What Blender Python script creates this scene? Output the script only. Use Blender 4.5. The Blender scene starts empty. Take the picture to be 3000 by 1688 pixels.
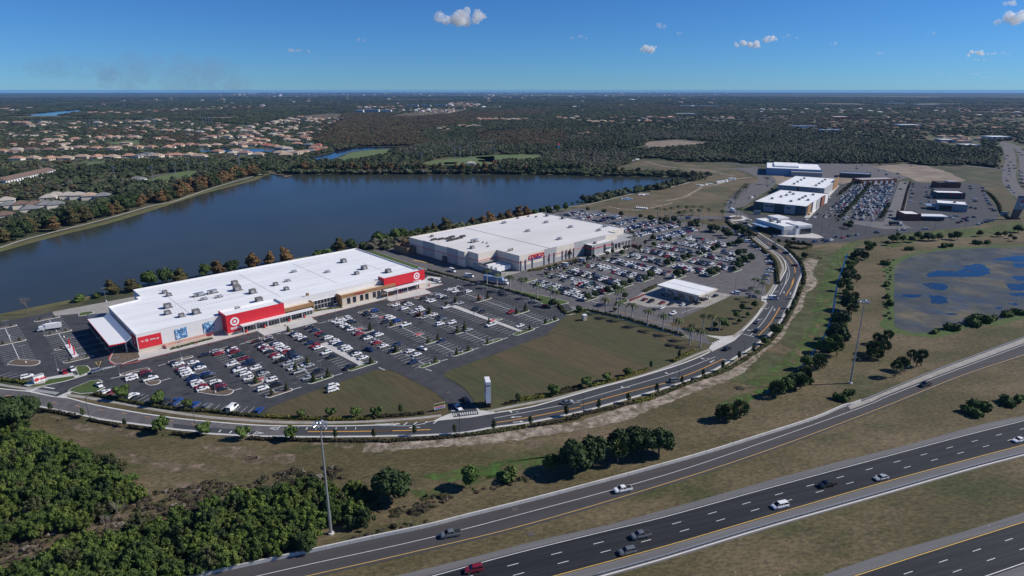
import bpy, bmesh, math, random
import numpy as np
from mathutils import Vector, Matrix
R = math.radians
random.seed(7); rng = np.random.default_rng(7)
SC = bpy.context.scene; COL = SC.collection

# ---------------------------------------------------------------- camera
FPX, HCAM = 1850.0, 116.0
PITCH = math.atan(580.0 / FPX)
cd = bpy.data.cameras.new('camera'); cam = bpy.data.objects.new('camera', cd); COL.objects.link(cam)
cd.sensor_width = 36.0; cd.sensor_fit = 'HORIZONTAL'; cd.lens = 36.0 * FPX / 3000.0
cd.clip_start = 1.0; cd.clip_end = 200000.0
cam.location = (0, 0, HCAM); cam.rotation_euler = (R(90) - PITCH, 0, 0)
SC.camera = cam

# ---------------------------------------------------------------- sky and sun
SUN_EL, SUN_AZ = R(36.7), R(5.6)          # azimuth measured from +X towards +Y
w = bpy.data.worlds.new('World'); SC.world = w; w.use_nodes = True
nt = w.node_tree; nt.nodes.clear()
sky = nt.nodes.new('ShaderNodeTexSky'); sky.sky_type = 'NISHITA'; sky.sun_disc = False
sky.sun_elevation = SUN_EL; sky.sun_rotation = R(90) - SUN_AZ
sky.altitude = 100; sky.air_density = 0.8; sky.dust_density = 0.0; sky.ozone_density = 10.0
bg = nt.nodes.new('ShaderNodeBackground'); bg.inputs['Strength'].default_value = 0.10
wo = nt.nodes.new('ShaderNodeOutputWorld')
tint = nt.nodes.new('ShaderNodeMix'); tint.data_type = 'RGBA'; tint.blend_type = 'MULTIPLY'; tint.inputs[0].default_value = 1.0; tint.inputs[7].default_value = (.44, .71, .93, 1)
nt.links.new(sky.outputs[0], tint.inputs[6]); nt.links.new(tint.outputs[2], bg.inputs[0]); nt.links.new(bg.outputs[0], wo.inputs[0])
sl = bpy.data.lights.new('sun', 'SUN'); sl.energy = 4.7; sl.angle = R(0.5); sl.color = (1.0, 0.955, 0.89)
so = bpy.data.objects.new('sun', sl); COL.objects.link(so)
sd = Vector((math.cos(SUN_EL) * math.cos(SUN_AZ), math.cos(SUN_EL) * math.sin(SUN_AZ), math.sin(SUN_EL)))
so.rotation_euler = sd.to_track_quat('Z', 'Y').to_euler(); so.location = (0, 0, 500)
SC.view_settings.view_transform = 'Standard'; SC.view_settings.look = 'None'
SC.view_settings.exposure = 0.0; SC.view_settings.gamma = 1.0
SC.cycles.volume_bounces = 3; SC.cycles.max_bounces = 8; SC.cycles.transparent_max_bounces = 12

# ---------------------------------------------------------------- mapping: survey of the site
_cp, _sp = math.cos(PITCH), math.sin(PITCH)
def G(x, y, h=0.0):
    u = x - 1500.0; v = 844.0 - y
    dz = -FPX * _sp + v * _cp
    t = (h - HCAM) / dz
    return (u * t, (FPX * _cp + v * _sp) * t)
class Fr:
    def __init__(s, o, a):
        s.o = o; s.a = a; s.u = (math.cos(a), math.sin(a)); s.v = (-s.u[1], s.u[0])
    def __call__(s, u, v): return (s.o[0] + s.u[0] * u + s.v[0] * v, s.o[1] + s.u[1] * u + s.v[1] * v)
    def inv(s, p):
        dx, dy = p[0] - s.o[0], p[1] - s.o[1]
        return (dx * s.u[0] + dy * s.u[1], dx * s.v[0] + dy * s.v[1])
def Z(ox, oy, w):
    s = {600: 600 / 2174, 750: 750 / 2174, 400: 400 / 2171, 500: 500 / 2169, 900: 900 / 2174, 350: 350 / 2177, 2576: 3000 / 2576, 599: 600 / 1739}[w]
    return lambda x, y, h=0.0: G(ox + x * s, oy + y * s, h)
F = Z(0, 0, 2576)
z2 = Z(200, 700, 600); z7 = Z(700, 700, 600); z11 = Z(1150, 600, 600); z0 = Z(0, 1000, 600); z5 = Z(550, 950, 600)
z1 = Z(1100, 950, 600); zm = Z(1600, 800, 750); zg = Z(2100, 500, 500); zh = Z(2500, 400, 500); zr = Z(2100, 650, 900)
zd = Z(1650, 600, 600); za = Z(1600, 580, 350); zb = Z(1900, 580, 350); ze = Z(1600, 750, 350)
zA = Z(0, 250, 750); zB = Z(700, 250, 750); zC = Z(1400, 250, 750); zv = Z(500, 1188, 750); zw = Z(1200, 1188, 750)
zx = Z(2250, 1188, 750); zy = Z(0, 1188, 750); z9 = Z(0, 900, 400); z24 = Z(2400, 700, 599)
def PL(f, s): return [f(*map(float, t.split(','))) for t in s.split()]
ANG = R(42.9)
T = Fr(z2(752, 1210), ANG)
CO = Fr(T(223.5, -20.1), ANG)

# ---------------------------------------------------------------- mesh helpers
class MB:
    def __init__(s): s.v = []; s.f = []; s.m = []
    def add(s, vs, fs, mi=0):
        n = len(s.v); s.v += [tuple(map(float, q)) for q in vs]; s.f += [tuple(i + n for i in f) for f in fs]
        s.m += [mi] * len(fs); return s
    def poly(s, pts, z=0.0, mi=0):
        pts = [(p[0], p[1], z if len(p) < 3 else p[2]) for p in pts]
        a = sum(pts[i][0] * pts[(i + 1) % len(pts)][1] - pts[(i + 1) % len(pts)][0] * pts[i][1] for i in range(len(pts)))
        if a < 0: pts = pts[::-1]
        return s.add(pts, [tuple(range(len(pts)))], mi)
    def prism(s, pts, z0, z1, mi=0, mtop=None, bottom=False):
        a = sum(pts[i][0] * pts[(i + 1) % len(pts)][1] - pts[(i + 1) % len(pts)][0] * pts[i][1] for i in range(len(pts)))
        if a < 0: pts = pts[::-1]
        n = len(pts)
        vs = [(p[0], p[1], z0) for p in pts] + [(p[0], p[1], z1) for p in pts]
        s.add(vs, [(i, (i + 1) % n, (i + 1) % n + n, i + n) for i in range(n)], mi)
        s.add([(p[0], p[1], z1) for p in pts], [tuple(range(n))], mi if mtop is None else mtop)
        if bottom: s.add([(p[0], p[1], z0) for p in pts][::-1], [tuple(range(n))], mi)
        return s
    def box(s, fr, u0, u1, v0, v1, z0, z1, mi=0, mtop=None, bottom=True):
        return s.prism([fr(u0, v0), fr(u1, v0), fr(u1, v1), fr(u0, v1)], z0, z1, mi, mtop, bottom)
    def tube(s, p0, p1, r0, r1=None, n=8, mi=0, cap=True):
        p0, p1 = Vector(p0), Vector(p1); r1 = r0 if r1 is None else r1
        d = (p1 - p0).normalized(); a = d.orthogonal().normalized(); b = d.cross(a)
        vs = []
        for p, r in ((p0, r0), (p1, r1)):
            for k in range(n):
                t = 2 * math.pi * k / n; vs.append(p + a * (r * math.cos(t)) + b * (r * math.sin(t)))
        fs = [(k, (k + 1) % n, n + (k + 1) % n, n + k) for k in range(n)]
        if cap: fs += [tuple(range(n))[::-1], tuple(range(n, 2 * n))]
        return s.add(vs, fs, mi)
    def ribbon(s, pts, w, z=0.0, mi=0, z1=None):
        pts = [Vector((p[0], p[1])) for p in pts]; L = []; Rr = []
        for i, p in enumerate(pts):
            d = (pts[min(i + 1, len(pts) - 1)] - pts[max(i - 1, 0)]).normalized(); nrm = Vector((-d.y, d.x)) * (w / 2)
            L.append(p + nrm); Rr.append(p - nrm)
        if z1 is None:
            for i in range(len(pts) - 1):
                s.add([(Rr[i].x, Rr[i].y, z), (Rr[i + 1].x, Rr[i + 1].y, z), (L[i + 1].x, L[i + 1].y, z), (L[i].x, L[i].y, z)], [(0, 1, 2, 3)], mi)
        else:
            n = len(pts); vs = []
            for i in range(n):
                vs += [(Rr[i].x, Rr[i].y, z), (L[i].x, L[i].y, z), (L[i].x, L[i].y, z1), (Rr[i].x, Rr[i].y, z1)]
            fs = []
            for i in range(n - 1):
                a, b = 4 * i, 4 * i + 4
                fs += [(a, b, b + 3, a + 3), (a + 3, b + 3, b + 2, a + 2), (a + 1, a + 2, b + 2, b + 1)]
            fs += [(0, 3, 2, 1), (4 * n - 4, 4 * n - 3, 4 * n - 2, 4 * n - 1)]
            s.add(vs, fs, mi)
        return s
    def mesh(s, name, mats):
        me = bpy.data.meshes.new(name); me.from_pydata(s.v, [], s.f)
        for m in (mats if isinstance(mats, (list, tuple)) else [mats]): me.materials.append(m)
        if any(s.m): me.polygons.foreach_set('material_index', s.m)
        me.update(); return me
    def build(s, name, mats, parent=None, loc=None, smooth=False):
        if loc is not None: s.v = [(a - loc[0], b - loc[1], c - loc[2]) for a, b, c in s.v]
        me = s.mesh(name, mats)
        if smooth: me.shade_smooth()
        o = bpy.data.objects.new(name, me); COL.objects.link(o)
        if loc is not None: o.location = loc
        if parent is not None: o.parent = parent
        return o
def smooth_line(pts, n=6):
    """Catmull-Rom through the surveyed points."""
    P = [np.array(p[:2], float) for p in pts]; P = [2 * P[0] - P[1]] + P + [2 * P[-1] - P[-2]]; out = []
    for i in range(1, len(P) - 2):
        for k in range(n):
            t = k / n
            out.append(tuple(0.5 * ((2 * P[i]) + (-P[i - 1] + P[i + 1]) * t + (2 * P[i - 1] - 5 * P[i] + 4 * P[i + 1] - P[i + 2]) * t * t + (-P[i - 1] + 3 * P[i] - 3 * P[i + 1] + P[i + 2]) * t ** 3)))
    out.append(tuple(P[-2])); return out
def extend(pts, a=0.0, b=0.0):
    p = [np.array(q[:2], float) for q in pts]
    if a: d = p[0] - p[1]; p = [p[0] + d / np.linalg.norm(d) * a] + p
    if b: d = p[-1] - p[-2]; p = p + [p[-1] + d / np.linalg.norm(d) * b]
    return [tuple(q) for q in p]
def offset(pts, d):
    p = [np.array(q[:2], float) for q in pts]; o = []
    for i in range(len(p)):
        t = p[min(i + 1, len(p) - 1)] - p[max(i - 1, 0)]; t = t / np.linalg.norm(t); o.append(tuple(p[i] + np.array((-t[1], t[0])) * d))
    return o
def resample(pts, step):
    p = np.array([q[:2] for q in pts], float); d = np.r_[0, np.cumsum(np.linalg.norm(np.diff(p, axis=0), axis=1))]
    n = max(2, int(d[-1] / step) + 1); t = np.linspace(0, d[-1], n)
    return [tuple(q) for q in np.c_[np.interp(t, d, p[:, 0]), np.interp(t, d, p[:, 1])]]
def plen(pts):
    p = np.array([q[:2] for q in pts], float); return float(np.linalg.norm(np.diff(p, axis=0), axis=1).sum())
def jag(pts, step, amp, closed=True):
    p = resample(list(pts) + ([pts[0]] if closed else []), step)
    if closed: p = p[:-1]
    o = offset(p, 0); n = [((offset(p, 1)[i][0] - o[i][0]), (offset(p, 1)[i][1] - o[i][1])) for i in range(len(p))]
    r = [random.uniform(-amp, amp) for _ in p]; r = [(r[i] + r[i - 1]) / 1.4 for i in range(len(r))]
    return [(p[i][0] + n[i][0] * r[i], p[i][1] + n[i][1] * r[i]) for i in range(len(p))]
def inpoly(P, poly):
    P = np.asarray(P, float); x, y = P[:, 0], P[:, 1]; c = np.zeros(len(P), bool); q = np.array([a[:2] for a in poly], float); j = len(q) - 1
    for i in range(len(q)):
        a, b = q[i], q[j]
        with np.errstate(divide='ignore', invalid='ignore'):
            c ^= ((a[1] > y) != (b[1] > y)) & (x < (b[0] - a[0]) * (y - a[1]) / (b[1] - a[1]) + a[0])
        j = i
    return c

# ---------------------------------------------------------------- object helpers
USED = set()
def tag(o, label=None, cat=None, group=None, kind=None):
    if label:
        label = ' '.join(label.split()); assert 4 <= len(label.split()) <= 16, label
        if label in USED and not (group and group.startswith('=')): print('DUPLICATE LABEL', label)
        USED.add(label); o['label'] = label
    if cat: o['category'] = cat
    if group: o['group'] = group.lstrip('=')
    if kind: o['kind'] = kind
    return o
def thing(name, loc=(0, 0, 0), rz=0.0, label=None, cat=None, group=None):
    o = bpy.data.objects.new(name, None); COL.objects.link(o); o.empty_display_size = 0.5
    o.location = loc if len(loc) == 3 else (loc[0], loc[1], 0); o.rotation_euler = (0, 0, rz)
    return tag(o, label, cat, group)
def struct(name, mb, m): 
    o = mb.build(name, m); o['kind'] = 'structure'; return o
def inst(name, me, parent=None, loc=(0, 0, 0), rz=0.0, sc=1.0):
    o = bpy.data.objects.new(name, me); COL.objects.link(o); o.location = loc; o.rotation_euler = (0, 0, rz)
    o.scale = sc if hasattr(sc, '__len__') else (sc, sc, sc)
    if parent is not None: o.parent = parent
    return o
def at0(p, z=0.0): return (p[0], p[1], z)
_ord = 'zeroth first second third fourth fifth sixth seventh eighth ninth tenth eleventh twelfth thirteenth fourteenth fifteenth sixteenth seventeenth eighteenth nineteenth'.split()
_ten = {2: 'twent', 3: 'thirt', 4: 'fort', 5: 'fift', 6: 'sixt', 7: 'sevent', 8: 'eight', 9: 'ninet'}
def nth(n):
    if n < 20: return _ord[n]
    return _ten[n // 10] + ('ieth' if n % 10 == 0 else 'y-' + _ord[n % 10])

# ---------------------------------------------------------------- materials
def mat(name, col, rough=0.8, var=0.0, scale=1.0, col2=None, col3=None, scale3=None, bump=0.0, bscale=None, metal=0.0, spec=0.4, rnd=0.0, alpha=None, aniso=None, detail=6.0, lo=0.35, hi=0.65, lo3=0.45, hi3=0.62, strip=None, vscale=None):
    m = bpy.data.materials.new(name); m.use_nodes = True; t = m.node_tree; N = t.nodes; Lk = t.links.new
    b = N['Principled BSDF']; b.inputs['Roughness'].default_value = rough; b.inputs['Metallic'].default_value = metal
    b.inputs['Specular IOR Level'].default_value = spec
    base = None; geo = N.new('ShaderNodeNewGeometry')
    def noise(sc, det=detail, off=0.0, st=None):
        n = N.new('ShaderNodeTexNoise'); n.inputs['Scale'].default_value = sc; n.inputs['Detail'].default_value = det; n.inputs['Roughness'].default_value = 0.62
        mp = N.new('ShaderNodeMapping'); mp.inputs['Location'].default_value = (off, off * 1.7, off * .3)
        if st: mp.vector_type = 'TEXTURE'; mp.inputs['Rotation'].default_value = (0, 0, st[0]); mp.inputs['Scale'].default_value = (1 / st[1], 1, 1)
        Lk(geo.outputs['Position'], mp.inputs[0]); Lk(mp.outputs[0], n.inputs['Vector']); return n.outputs['Fac']
    def ramp(fac, lo_, hi_):
        r = N.new('ShaderNodeMapRange'); r.inputs[1].default_value = lo_; r.inputs[2].default_value = hi_; r.clamp = True; Lk(fac, r.inputs[0]); return r.outputs[0]
    def mixc(f, a, c2):
        x = N.new('ShaderNodeMix'); x.data_type = 'RGBA'
        Lk(f, x.inputs[0]) if not isinstance(f, float) else setattr(x.inputs[0], 'default_value', f)
        for k, q in ((6, a), (7, c2)):
            if isinstance(q, tuple): x.inputs[k].default_value = q + (1,)
            else: Lk(q, x.inputs[k])
        return x.outputs[2]
    cur = tuple(col)
    if col2 is not None: cur = mixc(ramp(noise(scale, st=strip), lo, hi), cur, tuple(col2))
    if col3 is not None: cur = mixc(ramp(noise(scale3 or scale * 4, off=31.0, st=strip), lo3, hi3), cur, tuple(col3))
    if var or rnd:
        h = N.new('ShaderNodeHueSaturation')
        if isinstance(cur, tuple): h.inputs['Color'].default_value = cur + (1,)
        else: Lk(cur, h.inputs['Color'])
        ad = None
        if var:
            r = ramp(noise(vscale or (scale * 3.1 if col2 is not None else scale), off=77.0, st=strip), 0.3, 0.7)
            mm = N.new('ShaderNodeMapRange'); mm.inputs[3].default_value = 1 - var; mm.inputs[4].default_value = 1 + var; Lk(r, mm.inputs[0]); ad = mm.outputs[0]
        if rnd:
            oi = N.new('ShaderNodeObjectInfo'); mm = N.new('ShaderNodeMapRange'); mm.inputs[3].default_value = 1 - rnd; mm.inputs[4].default_value = 1 + rnd; Lk(oi.outputs['Random'], mm.inputs[0])
            if ad is None: ad = mm.outputs[0]
            else:
                q = N.new('ShaderNodeMath'); q.operation = 'MULTIPLY'; Lk(ad, q.inputs[0]); Lk(mm.outputs[0], q.inputs[1]); ad = q.outputs[0]
        Lk(ad, h.inputs['Value']); cur = h.outputs[0]
    if isinstance(cur, tuple): b.inputs['Base Color'].default_value = cur + (1,)
    else: Lk(cur, b.inputs['Base Color'])
    if bump:
        bm = N.new('ShaderNodeBump'); bm.inputs['Strength'].default_value = 1.0; bm.inputs['Distance'].default_value = bump
        Lk(noise(bscale or 2.0, 4.0, 13.0), bm.inputs['Height']); Lk(bm.outputs[0], b.inputs['Normal'])
    if alpha:
        r = ramp(noise(alpha[0], 5.0, 5.0), alpha[1], alpha[2]); Lk(r, b.inputs['Alpha'])
    return m
M = {}
def MM(name, *a, **k): M[name] = mat(name, *a, **k); return M[name]
# ---------------------------------------------------------------- materials used by the setting
MM('land', (.058, .062, .026), .95, col2=(.105, .088, .050), scale=.012, col3=(.032, .048, .016), scale3=.05, var=.35, lo=.4, hi=.62, bump=.05, bscale=1.2)
MM('wildland', (.036, .044, .020), .95, col2=(.125, .100, .060), scale=.0009, col3=(.028, .038, .020), scale3=.0030, var=.35, lo=.46, hi=.64, lo3=.48, hi3=.56)
MM('verge', (.086, .072, .030), .95, col2=(.160, .118, .066), scale=.030, col3=(.046, .058, .014), scale3=.050, var=.5, lo=.42, hi=.66, lo3=.52, hi3=.70, bump=.16, bscale=1.3, strip=(R(12), .5), vscale=1.2)
MM('fieldgrass', (.080, .066, .030), .95, col2=(.100, .074, .036), scale=.02, col3=(.060, .066, .024), scale3=.045, var=.26, bump=.08, bscale=2, strip=(ANG + R(90), .12), vscale=1.1)
MM('lawn', (.05, .095, .02), .95, col2=(.075, .10, .025), scale=.15, var=.25, bump=.03, bscale=3)
MM('brightgrass', (.058, .125, .020), .95, col2=(.085, .12, .03), scale=.05, var=.35, bump=.05, bscale=2, alpha=(.22, .40, .62))
MM('fairway', (.10, .15, .045), .95, col2=(.12, .15, .06), scale=.02, var=.15)
MM('bank', (.11, .12, .035), .95, col2=(.13, .105, .05), scale=.04, var=.25)
MM('mulch', (.10, .075, .055), .95, col2=(.16, .12, .09), scale=.6, var=.3)
MM('sand', (.28, .225, .175), .95, col2=(.44, .37, .30), scale=.35, var=.3, alpha=(.35, .33, .60), bump=.05, bscale=2)
MM('dirt', (.19, .14, .095), .95, col2=(.30, .225, .17), scale=.3, var=.3, alpha=(.30, .42, .68))
MM('baresoil', (.19, .15, .11), .95, col2=(.28, .225, .17), scale=.02, var=.25)
MM('dryfield', (.100, .074, .040), .95, col2=(.165, .125, .076), scale=.015, col3=(.075, .08, .035), scale3=.03, var=.22)
MM('clay', (.42, .13, .055), .95, var=.15, scale=.1)
MM('asphalt', (.050, .052, .057), .88, col2=(.064, .066, .071), scale=.05, col3=(.042, .043, .047), scale3=.25, var=.07, bump=.01, bscale=8)
MM('asphalt_old', (.120, .112, .112), .9, col2=(.142, .133, .132), scale=.04, col3=(.098, .092, .094), scale3=.3, var=.07)
MM('asphalt_new', (.046, .048, .053), .85, col2=(.058, .060, .065), scale=.08, var=.08)
MM('asphalt_hwy', (.014, .016, .020), .8, col2=(.026, .028, .032), scale=.55, col3=(.010, .012, .015), scale3=1.1, var=.12, strip=(R(17), .02))
MM('asphalt_ramp', (.052, .048, .049), .85, col2=(.070, .065, .065), scale=.4, var=.08, strip=(R(18), .03))
MM('shoulder', (.160, .154, .152), .9, col2=(.128, .124, .124), scale=.3, var=.08, strip=(R(17), .05))
MM('concrete', (.58, .56, .52), .85, col2=(.50, .48, .45), scale=.15, var=.08, bump=.01, bscale=5)
MM('concrete_old', (.36, .335, .30), .9, col2=(.29, .27, .24), scale=.2, var=.12)
MM('kerb', (.66, .64, .60), .8, var=.08, scale=.5)
MM('white_line', (.62, .62, .60), .7, var=.15, scale=1.0)
MM('lot_line', (.60, .60, .60), .7, var=.15, scale=1.0)
MM('orange_line', (.72, .34, .05), .7, var=.1, scale=1.0)
MM('yellow_line', (.66, .42, .10), .7, var=.1, scale=1.0)
MM('red_line', (.48, .10, .09), .7, var=.2, scale=1.0)
def watermat(name, col, bump, bs, rough=.05):
    m = mat(name, col, rough, var=.18, scale=.01, bump=bump, bscale=bs, spec=.5); m.node_tree.nodes['Principled BSDF'].inputs['IOR'].default_value = 1.33; M[name] = m
watermat('water', (.040, .046, .038), .020, .9, .16); M['water'].node_tree.nodes['Principled BSDF'].inputs['Specular IOR Level'].default_value = .14
watermat('water_blue', (.010, .026, .055), .006, .8, .10)
MM('algae', (.070, .074, .066), .55, col2=(.175, .145, .075), scale=.03, col3=(.040, .062, .100), scale3=.055, var=.28, lo=.50, hi=.72, lo3=.50, hi3=.66, spec=.22)

SEA = 0.0
def sheet(name, pts, z, m, **k):
    return struct(name, MB().poly(pts, z), M[m])
# ---------------------------------------------------------------- ground (one sheet to the horizon)
n = 256; rr = [0, 2600, 35000]
g = MB(); vs = [(0, 0, -.05)]
for r_ in rr[1:]: vs += [(r_ * math.cos(2 * math.pi * k / n), r_ * math.sin(2 * math.pi * k / n), -.05) for k in range(n)]
g.add(vs, [(0, 1 + k, 1 + (k + 1) % n) for k in range(n)], 0)
g.f += [(1 + k, 1 + n + k, 1 + n + (k + 1) % n, 1 + (k + 1) % n) for k in range(n)]; g.m += [1] * n
o = g.build('ground', [M['land'], M['wildland']]); o['kind'] = 'structure'

# ---------------------------------------------------------------- water
lake = PL(zA, '-400,1530 0,1415 450,1290 900,1180 1300,1060 1700,930 2000,850 2174,805') + PL(zB, '270,755 500,755 1000,757 1500,755 2174,757') + \
       PL(zC, '450,757 1000,770 1400,775 1700,780 1850,795 1700,830 1400,890 1000,965') + [T(428, 122), T(370, 117), T(300, 115), T(200, 115), T(100, 115), T(20, 115), T(-45, 110), T(-110, 100), T(-170, 60)]
lake_s = smooth_line(lake, 4); LAKE = lake_s
sheet('lake_water', lake_s, 0.02, 'water')
bl = smooth_line(PL(zA, '-400,1530 0,1415 450,1290 900,1180 1300,1060 1700,930 2000,850 2174,805') + PL(zB, '270,755 500,755 1000,757 1500,755 2174,757') + PL(zC, '450,757 1000,770 1400,775 1700,780 1850,795'), 4)
struct('lake_bank_far', MB().ribbon(offset(bl, 4.5), 11, .012), M['bank'])
path = smooth_line(PL(zA, '-400,1500 0,1378 210,1310 500,1235 900,1135 1300,1020 1480,985 1720,900 2000,815 2174,768') + PL(zB, '130,775 240,740 330,735'), 4)
struct('lake_path', MB().ribbon(path, 3.2, .03), M['concrete_old'])
struct('lake_path_far', MB().ribbon(smooth_line(PL(zC, '450,742 800,742 1100,742 1500,748 1850,757 1980,775'), 4), 3, .03), M['concrete_old'])
nb = [T(428, 118), T(370, 113.5), T(300, 112), T(200, 112), T(100, 112), T(20, 112), T(-45, 107), T(-110, 97), T(-170, 57)]
struct('lake_bank_near', MB().ribbon(smooth_line(nb, 4), 8, .014), M['bank'])
struct('lake_path_near', MB().ribbon(smooth_line([T(330, 106)] + PL(zC, '640,1040 860,1025 1050,985 1300,925 1500,890 1700,850 1830,815'), 4), 2.4, .03), M['concrete_old'])
for nm, s, f in [('canal_water', '520,630 640,600 760,580 860,545 1000,525 1300,522 1450,520 1130,548 960,562 850,605 760,635 620,640', zB),
                 ('far_river_water', '190,272 300,240 420,228 640,210 700,212 600,235 440,265 300,275', zA),
                 ('small_pond_water', '2085,380 2200,374 2330,372 2300,392 2120,395', zB), ('house_pond_water', '1690,548 1900,540 2400,545 2380,565 1950,572 1720,562', zA),
                 ('park_pond_water', '620,950 750,930 1090,930 1100,950 800,968', zA), ('park_canal_water', '1180,548 1380,546 1420,560 1340,585 1240,575', zC)]:
    sheet(nm, smooth_line(PL(f, s) + [PL(f, s)[0]], 3)[:-1], .03, 'water_blue')
# right-hand pond: algae cover with open-water patches
pond = smooth_line(PL(z24, '640,240 700,190 850,130 1100,95 1400,78 1739,70 2200,66 2600,90 2700,300 2400,470 2100,560 1739,640 1500,690 1250,720 1100,740 950,790 800,795 700,770 645,745 638,700 636,400'), 3)
POND = pond
def inset_like(p, d):
    c = (sum(q[0] for q in p) / len(p), sum(q[1] for q in p) / len(p)); o = offset(p, d)
    return o if math.dist(o[3], c) > math.dist(p[3], c) else offset(p, -d)
struct('pond_margin', MB().poly(jag(inset_like(pond, 6.0), 5, 1.8), .02), M['lawn']); sheet('pond_water', pond, .04, 'algae')
ow = MB()
for s in ['900,300 1000,270 1180,275 1260,225 1380,215 1450,290 1300,325 1100,320 940,325', '870,380 950,375 1080,390 1055,440 960,425', '700,490 740,470 870,478 850,495 760,498', '930,480 1060,490 1095,540 1030,552 950,545', '1460,175 1600,155 1900,130 2300,120 2300,190 1760,200 1560,185',
          '1640,210 1900,200 1900,240 1680,245', '1640,320 1900,310 1900,360 1680,350', '1590,385 1900,380 1900,430 1640,440', '1630,465 1760,455 1740,485 1640,480', '1480,580 1560,585 1520,605', '1070,630 1170,635 1130,652', '1590,550 1690,545 1680,565']:
    q = PL(z24, s); ow.poly(jag(smooth_line(q + [q[0]], 3)[:-1], 1.2, .8), .06)
M['water_patch'] = mat('water_patch', (.008, .018, .040), .10, var=.18, scale=.01, spec=.35, alpha=(.22, .30, .42)); struct('pond_open_water', ow, M['water_patch'])
# ditch with its stream
ditch = smooth_line(PL(z24, '240,130 215,200 185,290 160,370 140,460 125,570 105,670 60,800 0,880') + PL(zr, '640,980 480,1130 350,1210'), 4)
MM('greenverge', (.066, .086, .028), .95, col2=(.095, .095, .040), scale=.06, var=.3, bump=.1, bscale=2, alpha=(.08, .36, .56), vscale=.8)
struct('green_verge_band', MB().poly(jag(offset(ditch, -30)[::-1] + offset(ditch, -6), 5, 2), .010), M['greenverge']); struct('ditch_bank', MB().poly(jag(offset(ditch, 3)[::-1] + offset(ditch, -9), 4, 1.3), .014), M['brightgrass'])
struct('stream_water', MB().ribbon(ditch, 1.0, .035), M['water_blue'])
gs = [PL(zr, '0,1290 200,1230 420,1120 520,1040 560,1030 540,1090 380,1180 330,1230 200,1270 60,1330 0,1340'), PL(zw, '0,600 300,560 500,520 800,480 1200,420 1350,400 1300,450 1100,520 900,560 700,620 480,640 380,660 100,640 0,640'),
      PL(zw, '0,700 200,690 500,640 650,600 800,590 640,640 420,720 200,760 0,850'), PL(zr, '1180,170 1400,60 1900,40 2174,0 2174,60 1900,110 1500,110 1210,200'), PL(zr, '900,240 1050,150 960,130 860,180 800,420 760,640 800,600 850,400')]
gb = MB()
for q in gs: gb.poly(jag(q, 5, 1.6), .008)
struct('green_grass_patches', gb, M['brightgrass'])
# broad grass verge between the boulevard and the highways
verge = [G(-60, 1150)] + PL(z0, '0,640 1000,830 2130,975') + PL(z1, '0,1200 900,1170 1640,1050') + PL(zm, '300,1190 1000,960 1600,730 1950,480 2100,250') + PL(zg, '1085,1300 960,1090 760,930 900,960 1300,930 1700,870') + PL(zh, '0,1330 900,1210 1900,1060 2169,870') + [G(3200, 560), G(3600, 900), G(3600, 1500), G(3300, 1800), G(900, 1900), G(-500, 1900)]
sheet('verge_grass', verge, .0, 'verge')
# worn sandy track
tr = smooth_line(PL(zw, '-380,345 -100,342 200,330 600,290 1000,230 1400,185 1750,110') + PL(zm, '860,1115 1200,1010 1500,880 1750,720 1950,520 2080,350 2160,190') + PL(zg, '1190,1449 1180,1300 1200,1200 1230,1120'), 5)
tw = resample(tr, 2.0); o1, o2 = offset(tw, 1), tw; mbt = MB(); e1 = []; e2 = []
for i, q in enumerate(tw):
    n1 = (o1[i][0] - q[0], o1[i][1] - q[1]); a_ = 4.0 + 1.1 * math.sin(i * .31) + random.uniform(-.7, .7); b_ = 2.9 + .9 * math.sin(i * .23 + 2) + random.uniform(-.6, .6); e1.append((q[0] + n1[0] * a_, q[1] + n1[1] * a_, .016)); e2.append((q[0] - n1[0] * b_, q[1] - n1[1] * b_, .016))
mbt.add(e1 + e2, [(len(tw) + i, len(tw) + i + 1, i + 1, i) for i in range(len(tw) - 1)]); struct('sandy_track', mbt, M['sand'])
dp = MB()
for f, s in [(zg, '1080,1080 1200,1060 1330,1100 1280,1200 1180,1240'), (zy, '400,90 900,180 1300,260 1250,290 900,250 500,150'), (zy, '1000,380 1400,480 1900,520 1800,560 1300,540 1050,450'), (zy, '1700,340 2174,330 2174,480 1900,440'), (zv, '1150,320 2174,310 2174,360 1500,350'), (zv, '600,420 1100,400 1050,500 650,500'), (zw, '960,300 1150,320 1150,360 980,360'), (zw, '1400,200 1700,230 1650,300 1450,280'),
             (zy, '0,1120 300,1060 700,960 900,880 1300,780 1700,660 1750,720 1400,860 1100,960 800,1060 450,1150 300,1260 0,1340'), (zv, '0,650 200,640 320,700 100,780 0,850')]:
    dp.poly(jag(PL(f, s), 3, 1.2), .010)
struct('bare_dirt_patches', dp, M['dirt'])
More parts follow.
